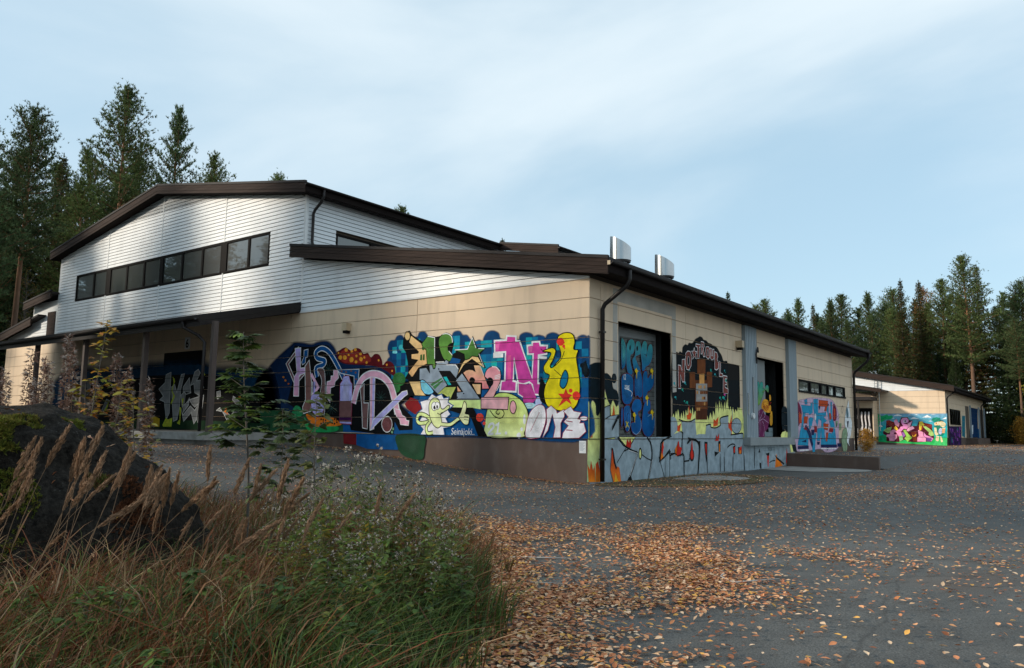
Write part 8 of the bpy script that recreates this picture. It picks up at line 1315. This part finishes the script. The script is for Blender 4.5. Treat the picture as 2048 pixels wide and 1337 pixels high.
ang = rng.normal(.65, 1.5, len(pts)); ln = Hh * np.where(rng.random(len(pts)) < .3, rng.uniform(.9, 1.6, len(pts)), rng.uniform(.1, .8, len(pts)))
lean = np.stack([np.cos(ang) * ln, np.sin(ang) * ln, np.zeros(len(pts))], 1)
g = sstep(6.4, 8.3, pts[:, 0] + .15 * (pts[:, 1] + 15)) * .5 + .22 + .25 * np.sin(pts[:, 0] * 2.1) * np.sin(pts[:, 1] * 1.7)
u = rng.random(len(pts))
pal = np.array([TAN, RUST, STRAW, GRN, DGRN])
idx = np.where(u < g, rng.choice([3, 4], len(pts)), rng.choice([0, 0, 0, 0, 1, 1, 1, 1, 1, 1, 1, 2], len(pts)))
col = pal[idx] * rng.uniform(.55, 1.3, (len(pts), 1))
v, F_, cc = blades(P3, Hh, lean, np.where(rng.random(len(pts)) < .14, rng.uniform(.006, .010, len(pts)), rng.uniform(.002, .005, len(pts))), col, rng, curl=.9)
gr = link('tall_grass', raw_mesh('tall_grass', v, F_, 3, cc, [M_GRASS])); tag(gr, 'tangled tall dry grass, rusty brown and green, around the boulder', 'grass', kind='stuff')

# --- stem plants -------------------------------------------------
def tri_leaf(vs, fs, cs, p, d, nrm, L_, w, c):
    o = len(vs); s = np.cross(d, nrm); s = s / (np.linalg.norm(s) + 1e-9)
    q = [p, p + d * L_ * .35 + s * w, p + d * L_ * .35 - s * w, p + d * L_ * .75 + s * w * .6 - nrm * L_ * .06, p + d * L_ * .75 - s * w * .6 - nrm * L_ * .06, p + d * L_ - nrm * L_ * .16]
    vs += q; fs += [o, o + 1, o + 2, o + 1, o + 3, o + 2, o + 2, o + 3, o + 4, o + 3, o + 5, o + 4]; cs += [c] * 6
def flush(name, vs, fs, cs, m=None): return raw_mesh(name, np.array(vs), np.array(fs), 3, np.array(cs), [m or M_LEAF])
M_STEM = mat('dry_stem', (.14, .085, .045), .8, var=.4, scale=8)
M_GSTEM = mat('green_stem', (.10, .11, .035), .7, var=.3, scale=8)
def stem_mesh(pts, r0, r1, m, n=5):
    o = MB().tube(pts, [r0 + (r1 - r0) * i / (len(pts) - 1) for i in range(len(pts))], n, cap=False).build('stem', m, smooth=True); me = o.data; bpy.data.objects.remove(o); return me

def make_reed(seed, h=1.25):
    rng = np.random.default_rng(seed); bend = rng.uniform(.04, .55); pts = [np.array([bend * (q ** 2) * h, 0, q * h * (1 - .12 * bend)]) for q in np.linspace(0, 1, 8)]
    st = stem_mesh(pts, .0028, .0012, M_STEM)
    P = []; D = []; S = []
    n = 330
    for k in range(n):
        q = rng.uniform(.81, 1.0); i = min(6, int(q * 7)); b_ = pts[i] + (pts[i + 1] - pts[i]) * (q * 7 - i)
        r = .013 * math.sin((q - .80) / .205 * math.pi) ** .7 * h
        P.append(b_ + rng.normal(0, 1, 3) * r * .5); D.append((pts[7] - pts[6]) / np.linalg.norm(pts[7] - pts[6]) * 1.6); S.append(rng.uniform(.016, .034))
    c = np.array([(.26, .16, .095)]) * rng.uniform(.6, 1.5, (n, 1)) + np.array([.02, .012, .008])
    v, cc = tufts(np.array(P), np.array(D), np.array(S), c, rng, per=3, thin=.10, spread=.5)
    pl_ = raw_mesh('plume', v, np.arange(len(v)), 3, cc, [M_GRASS])
    vs, fs, cs = [], [], []
    for k in range(4):
        q = rng.uniform(.12, .55); i = min(6, int(q * 7)); b_ = pts[i]; a = rng.uniform(0, 6.28); d = np.array([math.cos(a) * .7, math.sin(a) * .7, .7]); 
        tri_leaf(vs, fs, cs, b_, d / np.linalg.norm(d), np.array([0, 0, 1.]), rng.uniform(.25, .45), .005, np.array(random.choice([TAN, RUST, STRAW])))
    return dict(stem=st, plume=pl_, leaves=flush('leaves', vs, fs, cs, M_GRASS)), h

def make_fluff_weed(seed, h=1.15):
    rng = np.random.default_rng(seed); vs, fs, cs = [], [], []; P = []; D = []; S = []; st = MB()
    bx, by = rng.normal(0, .06, 2)
    pts = [np.array([bx * q * q * h, by * q * q * h, q * h * .9]) for q in np.linspace(0, 1, 8)]
    st.tube(pts, [.0045 - .0028 * i / 7 for i in range(8)], 5, cap=False)
    for k in range(58):
        q = rng.uniform(.08, .90); i = min(6, int(q * 7)); b_ = pts[i] + (pts[i + 1] - pts[i]) * (q * 7 - i); a = k * 2.4; d = np.array([math.cos(a), math.sin(a), rng.uniform(-.1, .7)]); d /= np.linalg.norm(d)
        c = np.array((.13, .20, .04)) * rng.uniform(.5, 1.4) if rng.random() < .8 else np.array((.28, .22, .03))
        tri_leaf(vs, fs, cs, b_, d, np.array([0, 0, 1.]), rng.uniform(.09, .19) * (1.2 - q * .5), rng.uniform(.012, .024), c)
    for k in range(11):
        q = rng.uniform(.66, 1); i = min(6, int(q * 7)); b_ = pts[i] + (pts[i + 1] - pts[i]) * (q * 7 - i); a = rng.uniform(0, 6.28); e = b_ + np.array([math.cos(a) * .09, math.sin(a) * .09, rng.uniform(.05, .16)]) * rng.uniform(.6, 1.3)
        st.tube([b_, (b_ + e) / 2 + [0, 0, -.01], e], [.0018, .0015, .001], 4, cap=False)
        for _ in range(rng.integers(1, 4)):
            hc = e + rng.normal(0, .022, 3)
            for _k in range(9): P.append(hc + rng.normal(0, .003, 3)); dd_ = rng.normal(0, 1, 3); D.append(dd_ / np.linalg.norm(dd_)); S.append(rng.uniform(.010, .019))
    o = st.build('stem', M_GSTEM, smooth=True); sm = o.data; bpy.data.objects.remove(o)
    c = np.where(rng.random((len(P), 1)) < .62, np.array([[.55, .50, .44]]), np.array([[.05, .035, .025]])) * rng.uniform(.6, 1.3, (len(P), 1))
    v, cc = tufts(np.array(P), np.array(D), np.array(S), c, rng, per=4, thin=.3, spread=.9)
    return dict(stem=sm, leaves=flush('leaves', vs, fs, cs), seed_heads=raw_mesh('seed_heads', v, np.arange(len(v)), 3, cc, [M_GRASS])), h

def make_fireweed(seed, h=2.0):
    rng = np.random.default_rng(seed); bx, by = rng.normal(0, .05, 2)
    pts = [np.array([bx * q * q * h, by * q * q * h, q * h]) for q in np.linspace(0, 1, 9)]
    st = stem_mesh(pts, .006, .002, M_STEM)
    P = []; D = []; S = []; C = []
    for k in range(430):
        q = rng.uniform(.42, 1.0); i = min(7, int(q * 8)); b_ = pts[i] + (pts[i + 1] - pts[i]) * (q * 8 - i); a = rng.uniform(0, 6.28)
        r = (.055 - .03 * (q - .42)) * rng.uniform(.3, 1.1); d = np.array([math.cos(a), math.sin(a), rng.uniform(-.7, .4)])
        P.append(b_ + d * r); D.append(d); S.append(rng.uniform(.02, .05)); C.append(np.array((.17, .10, .075)) * rng.uniform(.6, 1.5) if rng.random() < .8 else np.array((.38, .33, .30)))
    v, cc = tufts(np.array(P), np.array(D), np.array(S), np.array(C), rng, per=4, thin=.16, spread=.8)
    vs, fs, cs = [], [], []
    for k in range(22):
        q = rng.uniform(.1, .5); i = min(7, int(q * 8)); a = k * 2.4; d = np.array([math.cos(a), math.sin(a), -.3]); tri_leaf(vs, fs, cs, pts[i], d / np.linalg.norm(d), np.array([0, 0, 1.]), rng.uniform(.07, .13), .010, np.array((.16, .09, .04)) * rng.uniform(.6, 1.4))
    return dict(stem=st, seed_tufts=raw_mesh('seed_tufts', v, np.arange(len(v)), 3, cc, [M_GRASS]), leaves=flush('leaves', vs, fs, cs)), h

def make_sapling(seed, h, cols, leaf, nb, spread, lobed=False, start=.2):
    rng = np.random.default_rng(seed); st = MB(); vs, fs, cs = [], [], []
    pts = [np.array([.05 * math.sin(q * 3 + seed), .05 * math.cos(q * 4 + seed), q * h]) for q in np.linspace(0, 1, 10)]
    st.tube(pts, [.010 * h / 1.6 * (1 - .8 * i / 9) for i in range(10)], 5, cap=False)
    cols = [np.array(c) for c in cols]
    for k in range(nb):
        q = start + (1 - start) * k / nb; i = min(8, int(q * 9)); b_ = pts[i] + (pts[i + 1] - pts[i]) * (q * 9 - i); a = k * 2.399 + rng.normal(0, .7); ln = spread * (1.15 - q) * rng.uniform(.5, 1.2) + .04
        d = np.array([math.cos(a), math.sin(a), .55]); d /= np.linalg.norm(d); e = b_ + d * ln
        st.tube([b_, e], [.003, .0015], 4, cap=False)
        for j in range(int(rng.integers(4, 9))):
            f_ = rng.uniform(.3, 1.05); p = b_ + d * ln * f_; a2 = a + rng.normal(0, 1.0); dl = np.array([math.cos(a2), math.sin(a2), rng.uniform(-.5, .35)]); dl /= np.linalg.norm(dl); c = cols[rng.integers(0, len(cols))] * rng.uniform(.7, 1.3); s = leaf * rng.uniform(.7, 1.25)
            nn = np.array([rng.normal(0, .3), rng.normal(0, .3), 1.]); nn /= np.linalg.norm(nn)
            if lobed:
                for b3 in (-.85, -.4, 0, .4, .85):
                    cz, sz = math.cos(b3), math.sin(b3); d3 = np.array([dl[0] * cz - dl[1] * sz, dl[0] * sz + dl[1] * cz, dl[2]]); tri_leaf(vs, fs, cs, p, d3, nn, s * (1 - .25 * abs(b3)), s * .20, c)
            else: tri_leaf(vs, fs, cs, p, dl, nn, s, s * .33, c)
    o = st.build('stem', M_GBARK, smooth=True); sm = o.data; bpy.data.objects.remove(o)
    return dict(stem=sm, leaves=flush('leaves', vs, fs, cs)), h

def plant(name, label, proto, x, y, top, group=None, cat='plant', rot=None, tilt=0.0, wid=None):
    meshes, h = proto; z0 = vz(x, y) if in_verge(x, y) else float(gz(x, y)); s = (top - z0) / h
    o = bpy.data.objects.new(name, None); o.location = (x, y, z0); o.scale = (s * (wid or 1), s * (wid or 1), s); o.rotation_euler = (0, tilt, random.uniform(0, 6.28) if rot is None else rot)
    o.empty_display_size = .1; COL.objects.link(o); tag(o, label, cat, group)
    for k, me in meshes.items():
        c = bpy.data.objects.new(k, me); COL.objects.link(c); c.parent = o
        if k != 'stem': c['kind'] = 'stuff'
    return o

REEDS = [(6.55, -17.66, -0.11), (6.13, -17.46, 0.04), (6.45, -17.53, 0.07), (6.13, -17.37, 0.16), (6.14, -17.33, 0.15), (6.98, -17.66, 0.04), (7.14, -17.63, 0.01), (5.97, -17.09, 0.25), (6.89, -17.43, 0.28), (6.9, -17.42, 0.05), (5.79, -16.9, -0.1), (6.73, -17.14, 0.08), (6.24, -16.87, 0.12), (6.79, -17.09, 0.15), (6.62, -16.92, 0.07), (7.23, -17.32, 0.03), (6.58, -16.94, -0.06), (6.33, -16.72, -0.02), (6.9, -16.92, 0.08), (6.58, -16.76, 0.01), (6.8, -16.75, 0.2), (7.57, -17.21, 0.01), (6.69, -16.63, -0.11), (7.01, -16.69, -0.06), (7.35, -16.94, -0.1), (7.78, -17.09, -0.1), (6.77, -16.39, -0.07), (7.31, -16.68, -0.03), (6.84, -16.56, -0.28), (6.69, -16.37, -0.43), (6.09, -17.13, -0.35), (5.99, -16.87, -0.19), (7.19, -16.46, 0.07), (6.68, -15.93, 0.06), (7.28, -16.28, 0.02), (6.58, -15.67, -0.14), (6.75, -15.68, -0.04), (8.01, -16.51, 0.02), (8.0, -16.43, 0.04), (7.75, -16.39, -0.27), (6.55, -15.6, -0.32), (7.28, -16.23, -0.41), (7.19, -15.87, -0.37), (7.71, -16.22, -0.36), (7.55, -15.89, -0.25), (7.79, -16.0, -0.16), (7.82, -16.01, -0.39), (7.9, -15.46, -0.16), (7.94, -15.42, -0.23), (6.26, -15.99, -0.14), (6.57, -16.23, -0.34)]
RP = [make_reed(31 + k) for k in range(5)]
for k, (x, y, t) in enumerate(REEDS):
    # the plume leans to the photograph's right, so the root stands a little to the left of it
    plant('reed_grass', 'reed grass stalk with brown feathery plume leaning over the boulder grass', RP[k % 5], x - .30, y - .22, t + .03, 'reed grass plumes in front of the boulder', cat='grass', rot=.65 + random.uniform(-1.1, 1.1), tilt=random.uniform(-.05, .28))
WEEDS = [(6.08, -14.9, -0.08), (6.36, -14.96, 0.03), (6.75, -15.16, 0.0), (6.66, -14.98, 0.08), (7.02, -15.2, -0.03), (6.47, -14.62, 0.02), (6.71, -14.69, 0.06), (6.47, -14.37, 0.09), (6.98, -14.74, 0.04), (7.19, -14.81, -0.1), (6.89, -14.41, -0.08), (7.38, -14.79, -0.12), (7.29, -14.6, -0.17), (7.69, -14.91, -0.26), (7.48, -14.57, -0.25), (7.74, -14.74, -0.29), (7.74, -14.61, -0.33), (7.7, -15.41, -0.23), (7.66, -15.68, -0.31), (7.31, -15.57, -0.3), (7.02, -15.53, -0.36), (7.98, -15.42, -0.41), (8.13, -15.3, -0.49), (7.95, -14.94, -0.46), (6.46, -15.35, -0.2), (6.72, -15.65, -0.3), (8.0, -15.79, -0.45), (7.98, -16.04, -0.53)]
WP = [make_fluff_weed(41 + k) for k in range(4)]
for k, (x, y, t) in enumerate(WEEDS):
    plant('weed', 'green weed with grey fluffy seed heads at the asphalt edge', WP[k % 4], x, y, t, 'fluffy weeds at the edge of the verge', cat='weed')
    for j in range(2): plant('weed', 'green weed with grey fluffy seed heads at the asphalt edge', WP[(k + j + 1) % 4], x + random.uniform(-.3, .2), y + random.uniform(-.3, .2), t - random.uniform(.05, .4), 'fluffy weeds at the edge of the verge', cat='weed')
FIRE = [(0.94, -15.68, 0.95), (1.9, -15.95, 0.84), (1.6, -15.71, 1.14), (2.05, -15.82, 0.75), (1.74, -15.59, 1.05), (2.26, -15.69, 0.96), (2.04, -15.41, 1.32), (2.52, -15.51, 1.11), (2.3, -15.86, 0.57), (3.14, -15.29, 1.06), (3.02, -15.1, 0.92), (3.55, -15.16, 0.64), (3.05, -15.31, 0.76), (2.63, -15.38, 0.76), (3.21, -14.93, 0.78)]
FP = [make_fireweed(51 + k) for k in range(3)]
def push(x, y, z, k): return CAM.x + (x - CAM.x) * k, CAM.y + (y - CAM.y) * k, CAM.z + (z - CAM.z) * k
for k, (x, y, t) in enumerate(FIRE):
    x, y, t = push(x, y, t, 1.13)
    plant('fireweed', 'dry brown fireweed stem gone to seed behind the boulder', FP[k % 3], x, y, t, 'dry fireweed stems behind the boulder')
YEL = [(.42, .27, .03), (.50, .26, .04), (.30, .26, .04), (.40, .16, .03)]
x, y, t = push(2.76, -15.38, 1.47, 1.1)
plant('birch_sapling', 'thin sapling with yellow and orange leaves rising above the boulder', make_sapling(61, 2.6, YEL + [(.30, .32, .05)], .075, 40, .34, start=.35), x, y, t, cat='sapling')
SP = [make_sapling(62 + k, 1.8, YEL + [(.20, .20, .04), (.10, .12, .03)], .075, 34, .40) for k in range(2)]
for k, (q, lab) in enumerate((((3.24, -15.42, 0.75), 'yellow leafed shrub behind the boulder, nearest the sapling'), ((2.58, -15.41, 0.71), 'yellow leafed shrub behind the boulder, leftmost of three'), ((3.65, -15.32, 0.58), 'yellow leafed shrub behind the boulder, rightmost of three'))):
    x, y, t = push(*q, 1.12); plant('shrub', lab, SP[k % 2], x, y, t, 'yellow shrubs behind the boulder', cat='shrub', wid=1.15)
GRL = [(.10, .16, .035), (.07, .12, .035), (.16, .23, .045), (.05, .085, .03), (.06, .09, .035)]
plant('maple_sapling', 'tall maple sapling with bright green lobed leaves before the pink mural', make_sapling(71, 2.5, GRL, .115, 30, .52, lobed=True, start=.5), 4.95, -14.85, 1.24, cat='sapling', wid=1.2)
plant('maple_sapling', 'lower dark green sapling right of the tall maple sapling', make_sapling(72, 1.8, [(.06, .09, .035), (.09, .12, .04), (.05, .07, .03)], .11, 26, .6, lobed=True, start=.45), 5.55, -14.9, .42, cat='sapling')
plant('shrub', 'slender dark shrub before the lavender letters', make_sapling(73, 1.7, [(.07, .10, .035), (.12, .13, .04)], .09, 24, .35, start=.5), 6.05, -14.8, .58, cat='shrub')
DOCK = make_sapling(74, 1.0, [(.07, .13, .03), (.10, .16, .035), (.05, .10, .03)], .16, 20, .22, start=.08)
LOW = [make_sapling(75 + k, .6, [(.06, .12, .025), (.09, .16, .03), (.12, .15, .03)], .07, 24, .18, start=.08) for k in range(2)]
for k in range(100):
    x, y = random.choice([(random.uniform(6.4, 8.7), random.uniform(-16.6, -14.0)), (random.uniform(6.0, 9.0), random.uniform(-17.6, -15.0))])
    if not in_verge(x, y): continue
    plant('herb', 'low green leafy herb in the tall grass', DOCK if k % 4 == 0 else LOW[k % 2], x, y, vz(x, y) + random.uniform(.25, .6), 'low green herbs in the verge', cat='herb')

# ------------------------------------------------------------------ fallen leaves
M_FALL = attr_mat('fallen_leaves', 0.7, trans=.15, spec=.3, var=.15, scale=20)
def fall_mat(cols):
    m = mat('fallen_leaf', cols[0], .7)
    nt = m.node_tree; b = nt.nodes['Principled BSDF']; oi = nt.nodes.new('ShaderNodeObjectInfo'); r = nt.nodes.new('ShaderNodeValToRGB'); r.color_ramp.interpolation = 'CONSTANT'
    for k, c in enumerate(cols):
        e = r.color_ramp.elements[k] if k < 2 else r.color_ramp.elements.new(k / len(cols))
        e.position = k / len(cols); e.color = (*c, 1)
    nt.links.new(oi.outputs['Random'], r.inputs[0])
    n = nt.nodes.new('ShaderNodeTexNoise'); n.inputs['Scale'].default_value = 40; mr = nt.nodes.new('ShaderNodeMapRange'); mr.inputs['To Min'].default_value = .7; mr.inputs['To Max'].default_value = 1.3
    tc = nt.nodes.new('ShaderNodeTexCoord'); nt.links.new(tc.outputs['Object'], n.inputs['Vector']); nt.links.new(n.outputs['Fac'], mr.inputs['Value'])
    vm = nt.nodes.new('ShaderNodeVectorMath'); vm.operation = 'SCALE'; nt.links.new(r.outputs[0], vm.inputs[0]); nt.links.new(mr.outputs[0], vm.inputs['Scale'])
    nt.links.new(vm.outputs[0], b.inputs['Base Color'])
    return m
LC = np.array([(.66, .32, .15), (.70, .42, .23), (.56, .23, .10), (.66, .37, .20), (.46, .17, .07), (.72, .38, .09), (.28, .10, .045), (.78, .54, .35), (.56, .22, .10), (.40, .15, .07)])
M_FALL1 = fall_mat([tuple(c) for c in LC])
SHAPE = np.array([(0, -.55, 0), (.30, -.22, .06), (.33, .08, .09), (.16, .38, .05), (0, .62, -.02), (-.16, .38, .06), (-.33, .08, .10), (-.30, -.22, .05), (0, 0, -.02)])
SF = np.array([(8, i, (i + 1) % 8) for i in range(8)])
def dens(x, y):
    """leaves per square metre: drifts beside the verge, a loose scatter over the yard"""
    d = 0.0
    e = min(math.hypot(x - q[0], y - q[1]) for q in P_[::2])
    n = mnoise.noise(Vector((x * .55, y * .55, 3.1))) + .5 * mnoise.noise(Vector((x * 1.7, y * 1.7, 8.1)))
    n2 = mnoise.noise(Vector((x * .16, y * .22, 1.7)))
    if e < 2.6: d += 1900 * (1 - e / 2.6) ** 1.2 * max(.10, .55 + 1.1 * n)
    c = (x - 7.4, y + 10.6); q = (c[0] / 3.6) ** 2 + (c[1] / 4.4) ** 2
    if q < 1: d += 1150 * (1 - q) ** 1.6 * max(.05, .42 + 1.25 * n)
    d += 58 * max(.15, .75 + 1.1 * n2) + 260 * max(0, n - .36)
    if -14 < x < 0.2 and -.55 < y < 0: d += 230 * (1 + y / .6)
    if 0 < x < 3.2 and .3 < y < 9: d += 90 * max(0, .5 + n)
    if x > 4 and 4 < y < 24: d += 300 * max(0, n2 - .10)
    return d
rng = np.random.default_rng(5)
LP = []
def scatter(x0, x1, y0, y1, top, k=1.0, sz=1.0):
    m = int((x1 - x0) * (y1 - y0) * top * k)
    X = rng.uniform(x0, x1, m); Y = rng.uniform(y0, y1, m); U = rng.uniform(0, top, m)
    for x, y, u_ in zip(X, Y, U):
        if u_ < dens(x, y) and not in_verge(x - .02, y) and not (x < 0 and y > 0): LP.append((x, y, sz))
for (a, b_, c, d_, top) in ((2, 13, -18, -5, 1500), (-14, 2, -12, 0, 75), (2, 15, -5, 4, 90), (0, 4, 0, 9, 110), (4, 18, 4, 24, 150), (-14, 0.2, -.55, 0, 240)):
    scatter(a, b_, c, d_, top)
scatter(0, 40, 24, 97, 40, .28, 1.7)
scatter(0, 4, 18, 30, 30)
scatter(-30, 2, -12, -4.6, 8)
LP = np.array(LP)
n = len(LP)
dd = np.hypot(LP[:, 0] - CAM.x, LP[:, 1] - CAM.y)
# keep what the camera's side of the yard can show
fx = (LP[:, 0] - CAM.x) * _R.x + (LP[:, 1] - CAM.y) * _R.y; fz = (LP[:, 0] - CAM.x) * -.606 + (LP[:, 1] - CAM.y) * .795
vis = (fz > 2) & (np.abs(fx) < fz * .72 + 1.0)
LP = LP[vis]; dd = dd[vis]; o_ = np.argsort(dd); LP = LP[o_]; dd = dd[o_]; n = len(LP)
Zg = gz(LP[:, 0], LP[:, 1]) + .012
big = np.where((LP[:, 0] < 4.1) & (LP[:, 1] > 17.9) & (LP[:, 0] > 0)); Zg[big] = -.72
sz = rng.uniform(.028, .064, n) * LP[:, 2]
rz = rng.uniform(0, 6.28, n); tx = rng.normal(0, .16, n); ty = rng.normal(0, .16, n)
tx[rng.random(n) < .1] += .5
NI = 300
fr = (fz[vis][o_] * 1.0)
cand = [i for i in range(n) if (Zg[i] - CAM.z) / fr[i] > -.305][:NI]     # the nearest ones inside the picture
LM = []
for k in range(4):
    v = SHAPE * np.array([rng.uniform(.85, 1.1), 1, rng.uniform(.4, 1.6)]) + rng.normal(0, .012, SHAPE.shape)
    LM.append(raw_mesh('fallen_leaf', v, SF.ravel(), 3, None, [M_FALL1]))
for i in cand:
    o = bpy.data.objects.new('fallen_leaf', LM[i % 4]); o.location = (LP[i, 0], LP[i, 1], Zg[i] + .006 + .004 * (i % 5)); o.rotation_euler = (tx[i], ty[i], rz[i]); o.scale = (sz[i],) * 3
    COL.objects.link(o); tag(o, 'fallen birch leaf lying in the near leaf drift', 'leaf', 'fallen leaves in front')
rest = np.setdiff1d(np.arange(n), np.array(cand))
m = len(rest)
S_ = SHAPE[None] * sz[rest][:, None, None]
cx, sx = np.cos(tx[rest]), np.sin(tx[rest]); cy, sy = np.cos(ty[rest]), np.sin(ty[rest]); cz, sz_ = np.cos(rz[rest]), np.sin(rz[rest])
X, Y, Zq = S_[..., 0], S_[..., 1], S_[..., 2]
Y, Zq = Y * cx[:, None] - Zq * sx[:, None], Y * sx[:, None] + Zq * cx[:, None]
X, Zq = X * cy[:, None] + Zq * sy[:, None], -X * sy[:, None] + Zq * cy[:, None]
X, Y = X * cz[:, None] - Y * sz_[:, None], X * sz_[:, None] + Y * cz[:, None]
V = np.stack([X + LP[rest, 0][:, None], Y + LP[rest, 1][:, None], Zq + (Zg[rest] + rng.uniform(.004, .022, m))[:, None]], -1).reshape(-1, 3)
FF = (np.arange(m)[:, None, None] * 9 + SF[None]).reshape(-1)
CC = np.repeat(LC[rng.integers(0, len(LC), m)] * rng.uniform(.7, 1.2, (m, 1)), 9, 0)
ll = link('leaf_litter', raw_mesh('leaf_litter', V, FF, 3, CC, [M_FALL])); tag(ll, 'pale orange birch leaves scattered and drifted over the asphalt', 'leaves', kind='stuff')
# leaves on the boulder
for k in range(70):
    p, nn = drop_rock(random.uniform(3.2, 5.3), random.uniform(-17.4, -15.4))
    if p is None or nn.z < .55: continue
    o = bpy.data.objects.new('fallen_leaf', LM[k % 4]); o.location = p + nn * .012; q = nn.to_track_quat('Z', 'Y').to_euler(); o.rotation_euler = (q.x, q.y, q.z + random.uniform(0, 6)); o.scale = (random.uniform(.045, .065),) * 3
    COL.objects.link(o); tag(o, 'pale fallen leaf lying on the dark boulder', 'leaf', 'fallen leaves on the boulder')
M_PALE = mat('weathered_wood', (.42, .39, .36), .8, var=.25, scale=9)
# fallen sticks
for lab, pts, r in (('straight pale stick lying across the leaf drift', [(6.2, -11.9), (6.5, -11.66), (6.85, -11.42)], .009), ('bent grey stick with hooked end on the asphalt', [(8.62, -11.15), (8.66, -11.35), (8.9, -11.6), (9.05, -11.33), (9.2, -11.05)], .008), ('short thin stick among the leaves nearer the grass', [(7.3, -13.0), (7.6, -12.85)], .007)):
    o = MB().tube([(p[0], p[1], float(gz(*p)) + .028) for p in pts], [r, *([r * .9] * (len(pts) - 2)), r * .5], 6).build('stick', M_PALE, smooth=True); tag(o, lab, 'stick')
